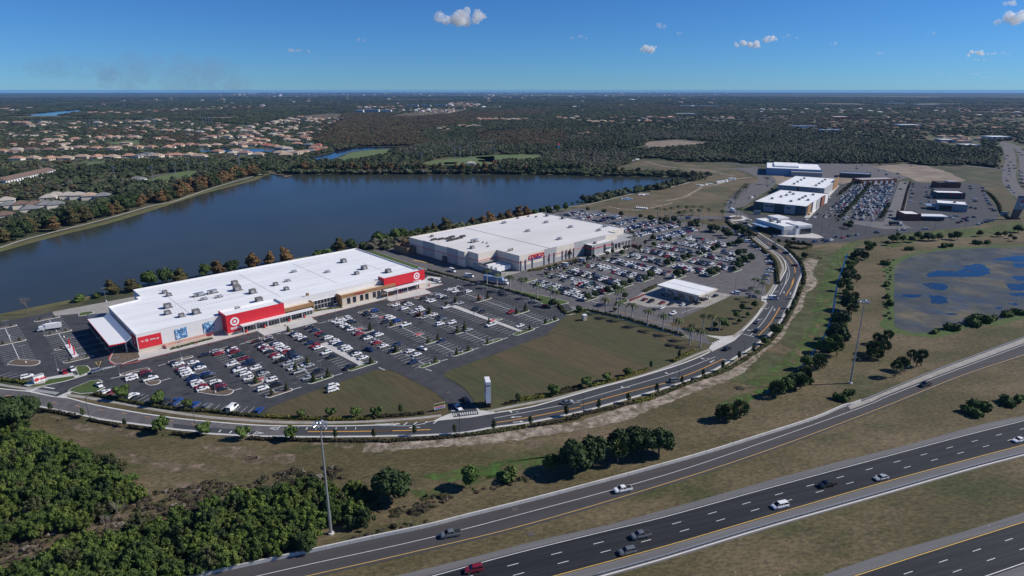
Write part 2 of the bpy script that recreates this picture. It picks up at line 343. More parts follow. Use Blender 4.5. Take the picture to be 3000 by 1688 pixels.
# far clearings
for nm, m, f, s in [('golf_fairway', 'fairway', zB, '820,630 960,570 1130,548 1280,540 1250,590 1080,620 1000,640'), ('ball_field', 'fairway', zB, '1560,660 1760,625 2000,610 2174,600 2174,690 1750,700 1600,690'), ('ball_field', 'fairway', zC, '0,600 300,585 560,600 480,640 100,640 0,620'),
                    ('soccer_field', 'fairway', zA, '1080,830 1300,790 1420,760 1560,730 1700,730 1640,790 1440,800 1250,835'), ('green_fairway', 'fairway', zA, '560,665 760,650 960,655 900,690 640,690'), ('green_fairway', 'fairway', zA, '900,480 1190,475 1180,510 980,500'), ('green_fairway', 'fairway', zC, '560,355 680,375 620,380 550,370'),
                    ('dry_field', 'dryfield', zC, '800,1040 1060,985 1300,925 1600,880 1830,815 1980,775 1850,757 1400,748 1100,742 1200,700 1380,640 1540,640 1700,665 2100,690 2300,760 2500,780 2330,960 2174,1110 1600,1130 1350,1120 950,1050'),
                    ('sand_lot', 'baresoil', zC, '1430,480 1700,465 1850,480 2100,500 1500,530 1420,510'), ('canal_bank', 'concrete_old', zC, '1180,545 1400,540 1480,520 1600,540 1400,545'), ('tan_field', 'dryfield', zB, '530,262 760,240 890,245 860,268 600,268'), ('tan_field', 'dryfield', zB, '1240,262 1700,200 1950,210 1800,240 1500,262'),
                    ('meadow', 'dryfield', zh, '0,0 600,-40 1000,-20 900,40 300,60'), ('cleared_land', 'baresoil', zh, '160,380 700,350 960,380 1250,470 1440,560 1300,590 800,580 600,480'), ('infield_dirt', 'clay', zB, '1740,655 1860,650 1830,668 1740,672'), ('infield_dirt', 'clay', zB, '2060,632 2174,625 2174,640 2080,642'), ('infield_dirt', 'clay', zC, '0,632 160,632 250,645 180,655 0,645'),
                    ('roadside_grass', 'fieldgrass', zh, '1740,690 1900,640 2169,900 2169,1050 1980,1040 1860,860')]:
    struct(nm, MB().poly(jag(PL(f, s), 14, 3), .02), M[m])
dt = MB()
for f, s, wd in [(zC, '2174,770 1900,720 1600,690 1430,650', 5), (zC, '1600,980 1750,950 1860,890 1900,860', 4), (zC, '2174,800 1990,850 1900,850', 5), (zg, '0,140 200,110 440,85', 6), (zC, '1650,1000 1350,1060 1100,1030', 3)]: dt.ribbon(smooth_line(PL(f, s), 4), wd, .03)
struct('dirt_track', dt, M['sand'])
def lawnsheet(nm, f, s, m='fieldgrass', z=.03, corner=None): return sheet(nm, PL(f, s), z, m)
MM('neighbourhood', (.062, .078, .034), .95, col2=(.15, .13, .095), scale=.012, col3=(.085, .11, .04), scale3=.02, var=.3, lo=.5, hi=.6)
for s_, f_ in (('-600,420 0,300 800,292 1600,292 2174,345 2174,640 1700,640 0,680 -600,700', zA), ('0,345 640,262 900,285 640,470 740,545 500,615 0,640', zB)): sheet('neighbourhood_ground', PL(f_, s_), .006 if f_ is zA else .009, 'neighbourhood')
rs_ = MB()
for s_ in ('0,600 500,590 1000,575 1600,560 2174,570', '0,510 700,500 1300,500 2174,480', '400,430 1000,410 1700,425 2174,420', '0,345 800,340 1500,330'): rs_.ribbon(smooth_line(PL(zA, s_), 4), 9, .014)
struct('neighbourhood_street', rs_, M['asphalt_old'])
MM('scrubland', (.075, .085, .035), .95, col2=(.16, .125, .075), scale=.006, col3=(.055, .07, .028), scale3=.02, var=.3, lo=.45, hi=.6)
SCRUB = [G(*q) for q in ((2300, 362), (2480, 346), (3150, 340), (3150, 432), (2900, 440), (2700, 418), (2450, 402), (2330, 388))]
sheet('scrub_meadow', SCRUB, .007, 'scrubland')
FIELDS = []; rf_ = random.Random(4); fm_ = {'dryfield': MB(), 'fairway': MB(), 'baresoil': MB()}
for i in range(46):
    x, y = rf_.uniform(0, 3000), rf_.choice((rf_.uniform(283, 330), rf_.uniform(290, 350), rf_.uniform(280, 300))); c_ = G(x, y); d_ = math.hypot(*c_)
    if 930 < x < 1640 and y > 322: continue
    a_, b_ = d_ * rf_.uniform(.02, .07), d_ * rf_.uniform(.012, .05); q_ = jag([(c_[0] + a_ * math.cos(t_ * .785), c_[1] + b_ * math.sin(t_ * .785)) for t_ in range(8)], a_ * .4, a_ * .10); FIELDS.append(q_); fm_[rf_.choice(('dryfield', 'fairway', 'dryfield', 'baresoil'))].poly(q_, .012 + i * .0008)
for k_, m_ in fm_.items(): struct('distant_field', m_, M[k_])
# ---------------------------------------------------------------- boulevard
bs = PL(z0, '-900,430 -300,560 0,612 360,685 700,755 900,795 1100,838 1640,908 1840,938 2130,965') + PL(z5, '200,1165 700,1190 1200,1200 1750,1198 2174,1190') + PL(z1, '400,1188 900,1160 1250,1100 1640,1045') + PL(zm, '300,1180 700,1070 1100,950 1400,840 1600,725 1800,600 1950,470 2030,340 2100,200 2150,60') + PL(zg, '1085,1300 1050,1200 960,1090 870,1000 760,930 640,860 520,780 420,690 330,640')
bn = PL(z0, '-900,330 -300,455 0,505 340,540 690,598 1000,675 1400,750 1800,810 2174,850') + PL(z5, '800,1078 1300,1082 1700,1082 2174,1066') + PL(z1, '620,1030 1000,985 1290,940 1600,890') + PL(zm, '0,1105 400,990 800,880 1100,790 1330,700 1480,615 1560,560 1650,510 1760,400 1830,300 1870,250 1970,90') + PL(zg, '860,1300 880,1230 850,1130 780,1060 680,1000 580,920 430,800 330,720 240,650')
BS, BN = smooth_line(bs, 5), smooth_line(bn, 5); BS = extend(BS, 120); BN = extend(BN, 120)
sheet('boulevard_road', BN + BS[::-1], .05, 'asphalt_new')
old = [q for q in BS if G(-900, 1000)[0] * 9 < q[0] < z0(1840, 938)[0]]; oldn = [q for q in BN if q[0] < z5(1060, 1082)[0]]
sheet('boulevard_old_road', oldn + [z5(1060, 1195)] + [q for q in BS if q[0] < z5(1060, 1200)[0]][::-1], .054, 'asphalt_old')
sheet('turn_lane_asphalt', PL(z5, '-160,1055 0,1075 330,1105 740,1135 680,1180 200,1150 -150,1110'), .058, 'asphalt_new')
kb = MB()
kb.ribbon(BS, .6, 0, z1=.15); struct('boulevard_kerb', kb, M['kerb'])
kb = MB()
ents = [(z0(340, 540), z0(690, 600)), (z5(2300, 1066), z1(1240, 945)), (zm(1390, 665), zm(1660, 500)), (zm(1830, 290), zm(1890, 210))]
seg = []
def near_ent(q):
    for a, b in ents:
        c = ((a[0] + b[0]) / 2, (a[1] + b[1]) / 2); r = math.dist(a, b) / 2
        if math.dist(c, q) < r: return True
    return False
for q in resample(BN, 2.0):
    if near_ent(q):
        if len(seg) > 3: kb.ribbon(seg, .6, 0, z1=.15)
        seg = []
    else: seg.append(q)
kb.ribbon(seg, .6, 0, z1=.15); struct('boulevard_kerb', kb, M['kerb'])
swk = [PL(z0, '-300,400 0,462 330,512'), PL(z0, '700,568 1000,612 1400,680 1800,750') + PL(z5, '200,985 600,1018 1000,1042 1500,1045 2000,1030') + PL(z1, '400,1002 700,970'), PL(z1, '1200,925 1500,865 1900,790') + PL(zm, '200,1033 300,1005 700,905 1000,810 1300,685 1400,648'), PL(zm, '1590,545 1700,455 1800,350 1870,250'), PL(zm, '1880,190 1960,70') + PL(zg, '830,1300 840,1220 800,1130 740,1060 600,960 480,870 400,800 300,730 180,640')]
sw = MB()
for q in swk: sw.ribbon(smooth_line(q, 5), 1.7, .0, z1=.06)
struct('boulevard_sidewalk', sw, M['concrete_old'])
vg = MB()
for q in swk[1:]: vg.ribbon(smooth_line(q, 5), 7.5, .02)
struct('sidewalk_grass', vg, M['verge'])
ap = MB()
for s, f in [('330,540 480,485 690,440 740,500 800,490 690,600 500,590', z0), ('1100,600 1100,600 1100,600', z0)][:1]: pass
ap.poly(PL(z0, '270,520 340,505 480,480 360,532 600,590 740,530 700,605 560,592 330,545'), .057).poly(PL(z0, '640,590 750,525 800,500 700,605'), .0575)
ap.poly(PL(z1, '600,1035 700,985 775,955 812,945 828,990 1095,958 1080,915 1062,872 1110,915 1240,925 1290,945 1000,992 700,1022'), .057)
ap.poly(PL(zm, '1340,527 1500,540 1640,524 1680,500 1600,575 1410,668 1382,640 1400,612 1480,565'), .057).poly(PL(zm, '1830,198 1880,190 1870,250 1828,236'), .057)
struct('entrance_aprons', ap, M['concrete'])
# boulevard painted marks
wl = MB(); ol = MB()
def rl(mb, f, s, w_, z=.066, n=5): mb.ribbon(smooth_line(PL(f, s), n), w_, z)
def lerp_edges(t, q0, q1, step=3):
    P = resample(BN, step); S = np.array(BS); out = []
    for q in P:
        k = int(np.argmin(((S - np.array(q)) ** 2).sum(1))); out.append((q[0] * (1 - t) + S[k][0] * t, q[1] * (1 - t) + S[k][1] * t))
    i0 = int(np.argmin([math.dist(q0, p) for p in out])); i1 = int(np.argmin([math.dist(q1, p) for p in out]))
    return out[i0:i1 + 1] if i0 < i1 else out[i1:i0 + 1]
rl(ol, z5, '1275,1142 1700,1140 2174,1133', .45); rl(ol, z1, '0,1135 300,1130 585,1120', .45); rl(ol, z1, '1285,1045 1600,995 2174,882', .36)
rl(ol, zm, '290,1124 400,1095 800,985 1030,932', .36); rl(ol, zm, '1130,892 1300,825 1500,732', .36); rl(ol, zm, '1790,545 1900,430 1985,292', .36); rl(ol, zm, '2035,192 2090,100 2115,0', .36)
rl(ol, zg, '950,1449 990,1330 990,1240 940,1150 890,1090', .36); rl(ol, zg, '840,1050 720,960 640,910', .36); rl(ol, zg, '560,850 460,770 360,695', .36)
rl(wl, z1, '1260,998 1600,935 2174,825', .25); rl(wl, zm, '290,1082 400,1050 800,935 1100,845 1437,712', .25); rl(wl, zm, '1735,530 1840,420 1928,283', .28); rl(wl, zm, '1983,185 2030,90 2050,0', .28); rl(wl, zg, '870,1449 920,1340 910,1230 870,1140', .28)
wl.ribbon(offset(BS, .7)[8:-4], .22, .066); wl.ribbon(lerp_edges(.035, z0(800, 620), z5(800, 1085)), .2, .066)
for s in ['1675,520 1790,547', '1500,732 1558,750']: rl(wl, zm, s, .45)
for i in range(9): a, b = (z0(60 + i * 246, 572 + i * 38), z0(115 + i * 246, 580 + i * 38)); ol.ribbon([a, b], .2, .066)
for x in range(0, 9):  # block marks before the turn lane
    px = 940 + x * 105; wl.ribbon([z5(px, 1122 - abs(x) * .5), z5(px + 24 - x * 2.4, 1096)], .5 - .03 * x, .066)
for px, py in [(340, 1134), (455, 1144), (560, 1148), (650, 1150)]: wl.ribbon([z5(px - 10, py + 14), z5(px + 12, py - 10)], .5, .066)
for s in ['690,1178 735,1138', '945,1125 980,1086', '865,1105 950,1095', '865,1105 945,1122', '715,1168 800,1158', '725,1145 805,1158', '560,490 560,490']:
    if s[0] != '5': rl(wl, z5, s, .35)
rl(wl, z1, '0,1075 250,1080 420,1075 600,1030', .25); rl(wl, z1, '0,1062 100,1058 190,1052', .25)
for i in range(6): wl.ribbon([z1(90 + i * 105, 1082 - i * 5), z1(128 + i * 105, 1058 - i * 6)], .45, .066)
def arrow(f, x, y, ang_px, turn=0, L=4.2):
    c = Vector(f(x, y)); d = Vector(f(x + math.cos(ang_px) * 20, y + math.sin(ang_px) * 20)) - c; d.normalize(); n_ = Vector((-d.y, d.x))
    def P_(a, b): q = c + d * a + n_ * b; return (q.x, q.y)
    if not turn:
        wl.poly([P_(-L / 2, -.18), P_(L / 6, -.18), P_(L / 6, .18), P_(-L / 2, .18)], .066); wl.poly([P_(L / 6, -.6), P_(L / 2, 0), P_(L / 6, .6)], .067)
    else:
        wl.poly([P_(-L / 2, -.18), P_(.6, -.18), P_(.9, .2 * turn), P_(.9, 1.2 * turn), P_(.5, 1.2 * turn), P_(.4, .3 * turn), P_(-L / 2, .18)], .066); wl.poly([P_(.1, 1.1 * turn), P_(.7, 2.3 * turn), P_(1.3, 1.1 * turn)], .067)
for x, y, a, t_ in [(1465, 940, R(170), -1), (1490, 987, R(176), 0), (1518, 1037, R(-6), 0), (412, 1098, R(178), 0)]: arrow(z1, x, y, a, t_)
for x, y, a, t_ in [(675, 978, R(165), -1), (1050, 857, R(163), -1), (1355, 732, R(160), -1), (1410, 750, R(150), 0), (1745, 488, R(130), -1), (1830, 396, R(125), -1), (1888, 303, R(115), -1), (1940, 312, R(110), 0), (1970, 160, R(110), -1), (2020, 165, R(100), 0), (2075, 175, R(-75), 0), (2005, 97, R(105), -1), (245, 1092, R(165), -1)]: arrow(zm, x, y, a, t_)
def zebra(f, a, b, c, d, n_, fill=.5):
    a, b, c, d = [np.array(f(*q)) for q in (a, b, c, d)]
    for i in range(n_):
        t0, t1 = i / n_, (i + fill) / n_
        wl.poly([tuple(a + (b - a) * t0), tuple(a + (b - a) * t1), tuple(d + (c - d) * t1), tuple(d + (c - d) * t0)], .067)
blk = MB().poly(PL(z1, '812,945 1085,920 1095,958 828,990'), .061).poly(PL(z0, '340,530 440,490 660,545 600,580'), .061); struct('crossing_asphalt', blk, M['asphalt'])
zebra(z1, (820, 950), (1085, 922), (1090, 948), (832, 976), 11); zebra(z0, (385, 508), (640, 545), (600, 568), (345, 530), 11, .45)
zebra(zm, (1530, 570), (1440, 618), (1390, 600), (1500, 555), 5, .5); zebra(zm, (1890, 190), (1860, 240), (1835, 232), (1870, 185), 5, .5)
zebra(z1, (800, 925), (800, 925), (935, 908), (935, 908), 1); rl(wl, z1, '805,922 870,915', .5); rl(wl, z1, '910,912 938,908', .5)
rl(wl, z0, '460,485 580,505', .7); zebra(z0, (1090, 290), (1235, 262), (1235, 272), (1098, 300), 7); zebra(z9, (1630, 990), (1850, 940), (1850, 925), (1635, 968), 8)
struct('boulevard_markings', wl, M['white_line']); struct('median_marking', ol, M['orange_line'])

# ---------------------------------------------------------------- highways
def edge(s, a=420, b=420): return extend(smooth_line([G(*map(float, t.split(','))) for t in s.split()], 5), a, b)
RB = edge('603,1685 721,1659 914,1617.5 1086,1579.6 1250,1545 1372,1514 1545,1471 1717,1426 1890,1379.5 2076,1327 2250,1272.5 2388,1227.7 2469,1193 2521,1178 2710,1100 2814,1060 3000,991')
RY = edge('900,1688 1200,1620 1545,1536.5 1950,1417.4 2250,1319 2569,1200 2814,1102 3000,1040'); RW = edge('755,1688 914,1652 1250,1578 1545,1502 1950,1391.6 2250,1291.5 2540,1188 2607,1159 2814,1079.5 3000,1010.5')
struct('ramp_road', MB().poly(RB + offset(RY, -1.0)[::-1], .04), M['asphalt_ramp'])
struct('ramp_apron', MB().poly([q for q in RB if q[0] > G(2480, 1190)[0]] + [q for q in offset(RW, 1.0) if q[0] > G(2480, 1190)[0]][::-1], .047), M['concrete_old'])
HF = edge('1200,1678 1372,1636.5 1579,1583 1786,1536.5 1950,1493 2250,1408.8 2457,1353.6 2664,1302 2871,1245 3000,1219'); HW = edge('1269,1688 1510,1622 1752,1562 1950,1514 2250,1431 2595,1338 2836,1274 3000,1233')
HY = edge('1624,1688 1950,1600 2250,1512 2595,1412 2836,1346.7 3000,1303.6'); HG = edge('1748,1688 1950,1631 2250,1540 2595,1441.6 2836,1372.6 3000,1329.5')
struct('highway_shoulder', MB().poly(HF + offset(HG, -1.2)[::-1], .04), M['shoulder']); struct('highway_road', MB().poly(offset(HW, .4) + offset(HY, -.3)[::-1], .05), M['asphalt_hwy'])
LF = edge('2405,1688 2595,1622.7 2802,1564 3000,1502'); LY = edge('2505,1688 2733,1614 3000,1529.6')
struct('lower_highway_shoulder', MB().poly(LF + offset(LY, -18)[::-1], .04), M['shoulder']); struct('lower_highway_road', MB().poly(offset(LY, .3) + offset(LY, -11.6)[::-1], .05), M['asphalt_hwy'])
wl = MB(); yl = MB()
wl.ribbon(RW, .2, .062); wl.ribbon(HW, .24, .062); yl.ribbon(RY, .2, .062); yl.ribbon(HY, .24, .062); yl.ribbon(LY, .24, .062); wl.ribbon(offset(LY, -11.1), .24, .062)
def dashes(line, seed, L=3.05, per=12.2, wd=.2):
    p = resample(line, .61); i0 = int(np.argmin([math.dist(q, seed) for q in p])); k = 0; st = int(round(per / .61)); ln = int(round(L / .61))
    i = i0 % st
    while i + ln < len(p): wl.ribbon(p[i:i + ln + 1], wd, .062); i += st
def between(A, B, t):
    B_ = np.array(B); out = []
    for q in resample(A, 4): k = int(np.argmin(((B_ - np.array(q)) ** 2).sum(1))); out.append((q[0] * (1 - t) + B_[k][0] * t, q[1] * (1 - t) + B_[k][1] * t))
    return out
HYr = resample(HY, 1.0)
dashes(between(HW, HYr, .335), zw(840, 1375)); dashes(between(HW, HYr, .665), zw(885, 1449)); dashes(offset(LY, -3.7), zx(1730, 1240)); dashes(offset(LY, -7.4), zx(1860, 1325))
rbm = MB()
for ln_, of_ in ((HW, 1.0), (HY, -1.0), (LY, 1.0)):
    p_ = resample(offset(ln_, of_), .5); o_ = offset(p_, .45)
    for i in range(len(p_)):
        if (i // 12) % 2 == 0: rbm.ribbon([p_[i], o_[i]], .12, .061)
MM('rumble', (.25, .24, .235), .9); struct('rumble_strip', rbm, M['rumble']); struct('highway_markings', wl, M['white_line'])
lt = MB(); rl_ = random.Random(9)
for k_ in range(90):
    x_, y_ = rl_.uniform(900, 3000), 0; y_ = rl_.choice((1740 - .235 * x_ + rl_.uniform(0, 60), 2130 - .235 * x_ + rl_.uniform(0, 150), 1620 - .2 * x_ + rl_.uniform(0, 90))); q_ = G(x_, y_); a_ = rl_.uniform(.06, .2); lt.prism([(q_[0] - a_, q_[1] - a_), (q_[0] + a_, q_[1] - a_ * .6), (q_[0] + a_ * .7, q_[1] + a_)], 0, rl_.uniform(.03, .12))
o = lt.build('litter', M['kerb']); o['kind'] = 'stuff'; o['label'] = 'scraps of pale litter scattered over the highway verges'; o['category'] = 'litter'; struct('highway_edge_marking', yl, M['yellow_line'])
# ---------------------------------------------------------------- store and warehouse lots
lotA = [z9(-700, 380), z9(0, 238), z9(830, 76), T(10, 96), T(120, 99), T(180, 96), T(178.3, 24.4), T(183, -24), T(188, -43), T(188, -80), T(198, -85.5), T(197, -101.5), T(184, -98.5), T(176, -104), T(154.1, -112.4), T(89.8, -113.4)] + \
    PL(z1, '722,525 735,565 830,610 950,690 1030,790 1050,860 1110,915 1090,960 810,985 790,900 760,840 650,730 400,600 200,500 130,480') + [T(69.6, -90.8)] + PL(z5, '1600,620 1200,755 860,890 835,925 700,965 330,935 0,890') + PL(z0, '1690,690 1500,650 1060,560 900,520 730,530 660,580 330,535 480,480 250,470 360,400 0,392') + [z9(-700, 1000)]
sheet('store_car_park', lotA, .03, 'asphalt')
sheet('service_lane', [z9(830, 76), T(10, 95), T(50, 95.5), T(50, 80), T(14, 80), T(10, 62), z9(1290, 100), z9(870, 140)], .034, 'concrete_old')
lotC = [T(178, 24), T(182, 96), T(190, 108), T(300, 106), T(345, 108), T(380, 112)] + PL(za, '280,240 590,185 1000,230 1300,290 1700,350') + PL(zb, '100,380 600,335 1100,330 1450,345 1480,400 1250,395 600,410 560,440 900,450 1200,520 1380,560 1480,600 1700,640') + \
    PL(zg, '60,690 180,735 300,810 400,890 500,970 620,1050 700,1140 740,1230 720,1330 690,1449') + PL(zm, '1860,100 1870,185 1860,240 1800,215 1700,230 1560,300 1330,470 1400,610 1200,560') + [T(203, -161), T(200, -130), T(197.3, -102.5), T(190, -100), T(198, -85.5), T(188, -80), T(188, -43), T(183, -24)]
sheet('warehouse_car_park', lotC, .038, 'asphalt_old')
sheet('grass_field', PL(z5, '845,915 870,890 1200,758 1600,622 1980,490') + PL(z1, '130,482 200,505 400,603 650,735 760,845 780,900 765,950 700,968 400,985 0,1010') + PL(z5, '1500,1010 1000,1000 800,970'), .042, 'fieldgrass')
sheet('grass_field', PL(z1, '742,508 2160,0') + [T(154.1, -112.6), T(184, -99.5), T(190, -102), T(201, -161)] + PL(zm, '1250,610 1310,680 1150,790 700,900 300,1000 0,1080') + PL(z1, '1220,905 1100,880 1062,850 1035,790 955,690 835,608 740,560'), .045, 'fieldgrass')
sheet('grass_field', PL(zm, '1050,425 1110,400 1560,200 1700,200 1800,235 1830,260 1760,360 1650,480 1560,535 1400,518 1200,478 1065,450'), .045, 'fieldgrass')
sheet('grass_field', PL(zb, '590,425 800,400 1100,395 1400,400 1500,450 1560,560 1480,590 1340,520 1200,490 930,450'), .045, 'fieldgrass')
sheet('grass_field', PL(zb, '1840,490 1990,450 2177,640 2177,760 2020,650'), .045, 'fieldgrass')
# gas pad
sheet('pump_pad', [T(225, -109), T(226, -122), T(251, -146), T(281, -142.5), T(272, -103), T(257, -101)], .044, 'concrete_old')
# raised islands with kerbs
kb = MB(); mu = MB(); lg = MB()
def capsule(fr, u0, u1, v0, v1, n=4, cut=1.0):
    r = min(u1 - u0, v1 - v0) / 2 * cut; out = []
    for cu, cv, a0 in ((u1 - r, v0 + r, -90), (u1 - r, v1 - r, 0), (u0 + r, v1 - r, 90), (u0 + r, v0 + r, 180)):
        for k in range(n + 1): a = R(a0 + 90 * k / n); out.append(fr(cu + r * math.cos(a), cv + r * math.sin(a)))
    return out
def island(fr, u0, u1, v0, v1, m='m', h=.15):
    kb.prism(capsule(fr, u0, u1, v0, v1), 0, h); (mu if m == 'm' else lg).prism(capsule(fr, u0 + .35, u1 - .35, v0 + .35, v1 - .35), h - .02, h + .05)
def island_p(pts, m='m', h=.15, w_=.35):
    a = sum(pts[i][0] * pts[(i + 1) % len(pts)][1] - pts[(i + 1) % len(pts)][0] * pts[i][1] for i in range(len(pts)))
    if a < 0: pts = pts[::-1]
    kb.prism(pts, 0, h)
    p = pts + [pts[0]]; q = [np.array(x[:2]) for x in pts]; n_ = len(q); ins = []
    for i in range(n_):
        a, b, c = q[i - 1], q[i], q[(i + 1) % n_]; d1 = (b - a) / (np.linalg.norm(b - a) + 1e-9); d2 = (c - b) / (np.linalg.norm(c - b) + 1e-9)
        t = d1 + d2; t = t / (np.linalg.norm(t) + 1e-9); ins.append(tuple(b + np.array((-t[1], t[0])) * w_))
    (mu if m == 'm' else lg).prism(ins, h - .02, h + .05)
ROWC = dict(B=11.7, C=29.5, D=47.4, F=89.3, G=107.4, H=126.6, J=166.5)
ISL = [(6.5, 17, -22.3, -20), (24, 34.5, -22.8, -20.4), (41.6, 52.8, -22.4, -20), (59.5, 64.3, -23.6, -20.2), (71.5, 75.4, -23, -20), (84, 94.6, -22, -19.6), (102, 113, -21.6, -19), (121, 132, -21.2, -18.6), (139, 144.6, -22, -19), (150, 154.5, -22, -19), (161, 172.4, -21.4, -18.6),
       (24, 30.3, -70, -66.8), (43, 53, -67.8, -65.2), (86.8, 95, -49.2, -46.8), (84.3, 90.3, -81.6, -79.2), (102, 113.6, -51, -48.6), (121, 132, -49.2, -46.6), (102.6, 113, -82.6, -80), (121.4, 129.6, -82, -79.6), (160.3, 172.8, -51, -48.4), (161.5, 173.6, -81.6, -79),
       (61.1, 75.4, -84.9, -82.2), (42.6, 54.2, -84.9, -81.9), (24.8, 35.8, -85.2, -82.2), (85.4, 96.5, -103.4, -100.4), (103.7, 115.9, -103, -100.2), (122.7, 134.5, -102.6, -99.8), (141.9, 156, -103.6, -100.2), (162.7, 175.2, -102.4, -99.4), (140.8, 144.8, -47, -44.8), (149.8, 153.6, -43.6, -41.4),
       (140.5, 145, -83.5, -81), (149.6, 154, -81, -78.6),
       (-29.4, -17.9, 82.2, 84.8), (-28.9, -17.1, 54.2, 57), (-28.3, -22.4, 29, 31.6), (-27.9, -16.1, 8.9, 11.8), (-47.5, -35.8, 54, 57), (-48, -36.5, 81.8, 84.6), (-66, -54, 54, 57), (-66, -54, 82, 84.6), (-84, -72, 54, 57)]
for a in ISL: island(T, a[0], a[1], a[2], a[3], 'm' if a[0] < 40 else ('m' if a[2] > -60 else 'g'))
island_p(smooth_line(PL(z0, '110,730 300,750 390,760 470,735 490,700 440,690 300,695 200,680 130,690'), 2)[:-1]) if 0 else island_p(smooth_line(PL(z5, '110,725 250,750 390,760 470,735 490,705 440,690 300,650 200,640 130,690 110,725'), 2)[:-1])
island_p(smooth_line(PL(z9, '110,915 300,938 470,942 600,915 645,875 620,850 500,845 250,830 110,915'), 2)[:-1])
island_p(smooth_line(PL(z0, '1290,370 1300,345 1400,315 1560,282 1590,300 1560,310 1400,335 1310,372 1290,370'), 2)[:-1]); island_p(smooth_line(PL(z0, '1550,455 1600,472 1680,455 1710,430 1690,412 1600,425 1540,430 1550,455'), 2)[:-1])
island_p(PL(z0, '280,490 370,495 700,425 900,365 965,330 960,290 925,260 810,265 800,290 840,365 770,345 480,400 470,450 360,460'), 'g')
island_p(PL(z0, '720,530 760,500 960,420 1060,410 1092,430 1080,440 1050,480 1120,490 1000,550 850,560'), 'g')
island_p([z0(1160, 205), z0(1210, 95), z0(1330, 60), T(0, -.5), T(-1, -7), z0(1300, 240), z0(1220, 245)], 'm')
island_p(smooth_line(PL(z9, '1245,130 1270,95 1440,70 1500,85 1450,110 1270,148 1245,130'), 2)[:-1], 'g')
# hedge strip between the two lots, and the palm corner
island_p(smooth_line([T(178, 26), T(183, -20), T(187.4, -43), T(188, -70), T(186.5, -78), T(188, -83), T(197, -87), T(200, -84), T(198, -70), T(192, -43), T(188, -24), T(184, 0), T(182, 24)], 3), 'g')
island_p(smooth_line([T(182, -97), T(184, -101), T(195, -104), T(200, -125), T(201, -160), T(203.8, -160), T(203, -125), T(199.5, -101), T(192, -97)], 3), 'g')
island_p([T(172, 22), T(165, 96), T(182, 96), T(181, 26)], 'g', .12)
# warehouse lot islands
CROW = [213.6, 232, 249.5, 270, 290.5, 311.3, 331.6, 352, 372, 392]
CEND = {213.6: -90, 232: -90, 249.5: -88, 270: -89, 290.5: -100, 311.3: -112, 331.6: -117, 352: -110, 372: -99, 392: -80}
for u in CROW:
    ve = CEND[u]; island(T, u - 6, u + 6, ve - 2.6, ve + .2, 'g'); island(T, u - 6, u + 6, -41.8, -38.8, 'g')
    if ve < -95 and u > 295: island(T, u - 6, u + 6, -80.6, -78, 'g')
ZROW = [-27, -7, 13, 33, 53, 73, 92]
ZR = {-27: (368, 430), -7: (366, 432), 13: (364, 432), 33: (364, 430), 53: (366, 426), 73: (368, 424), 92: (372, 422)}
for v in ZROW: u0, u1 = ZR[v]; island(T, u0 - 4, u0 - .5, v - 5.5, v + 5.5, 'g'); island(T, u1 + .5, u1 + 4, v - 5.5, v + 5.5, 'g')
island_p(PL(zd, '550,1060 600,1000 680,1000 695,1030 620,1060'), 'g'); island_p([CO(4, -.2), CO(4, -3.2), CO(14, -8), CO(56, -8), CO(56, -.2)], 'm')
for v_ in (-2,): pass
struct('car_park_kerbs', kb, M['kerb']); struct('island_mulch', mu, M['mulch']); struct('island_grass', lg, M['lawn'])
# walkways
wk = MB().prism([T(65.6, -47.2), T(69.6, -47.2), T(70.4, -82), T(67.4, -82)], 0, .14).prism([T(145.4, -46), T(149, -46), T(149.2, -100.4), T(146.9, -100.4)], 0, .14)
wk.prism([T(-2, -.0), T(-2.5, -9.5), T(51, -9.7), T(51, -18.6), T(79.3, -18.6), T(80.2, -9.6), T(125.8, -9.6), T(126, -15.5), T(152.5, -18.5), T(153.8, -9.5), T(168.7, -8.7), T(160, .5), T(40, .5)], 0, .14)
wk.prism([T(168.5, -5), T(160, 0), T(160, 4), T(172, 12), T(176, 4)], 0, .13)
wk.prism([CO(66, -8.6), CO(66, 0), CO(110, 0), CO(110, -10), CO(98, -11.5), CO(84, -9)], 0, .14)
wk.prism(PL(z0, '250,468 360,415 480,400 520,405 470,440 300,480'), .0, .205); wk.prism(PL(z0, '480,392 770,338 780,355 800,370 835,358 850,370 930,335 955,318 940,345 800,392 780,372 500,410'), .0, .21)
struct('store_pavement', wk, M['concrete'])
ww = MB(); ww.prism([T(62.8 + 3, -20), T(69.3, -20), T(69.6, -47), T(65.8, -47)], 0, .02); struct('walkway_asphalt', ww, M['asphalt_new'])
# bay lines
ln = MB(); LZ = .052
def bays(fr, c, v0, v1, half=5.6, pitch=2.74, centre=True, sides=(-1, 1), along='v'):
    n_ = int(round(abs(v1 - v0) / pitch))
    for k in range(n_ + 1):
        v = v0 - k * pitch if along == 'v' else v0 + k * pitch
        for s in sides:
            a, b = (fr(c, v), fr(c + s * half, v)) if along == 'v' else (fr(v, c), fr(v, c + s * half))
            ln.ribbon([a, b], .17, LZ)
    if centre:
        e = v0 - n_ * pitch if along == 'v' else v0 + n_ * pitch
        ln.ribbon([fr(c, v0), fr(c, e)] if along == 'v' else [fr(v0, c), fr(e, c)], .3, LZ + .002)
for c, vs_ in ((11.7, [(-23, -62)]), (29.5, [(-23, -65.5), (-70.5, -81.8)]), (47.4, [(-23, -64.5), (-68.5, -81.5)]), (89.3, [(-22.3, -46), (-49.8, -78.8), (-82, -100)]), (107.4, [(-22, -48), (-51.5, -79.5), (-83, -99.8)]), (126.6, [(-21.5, -46), (-49.6, -79), (-82.5, -99.5)]), (166.5, [(-22, -48), (-51.5, -78.6), (-82, -99)])):
    for a, b in vs_: bays(T, c, a, b)
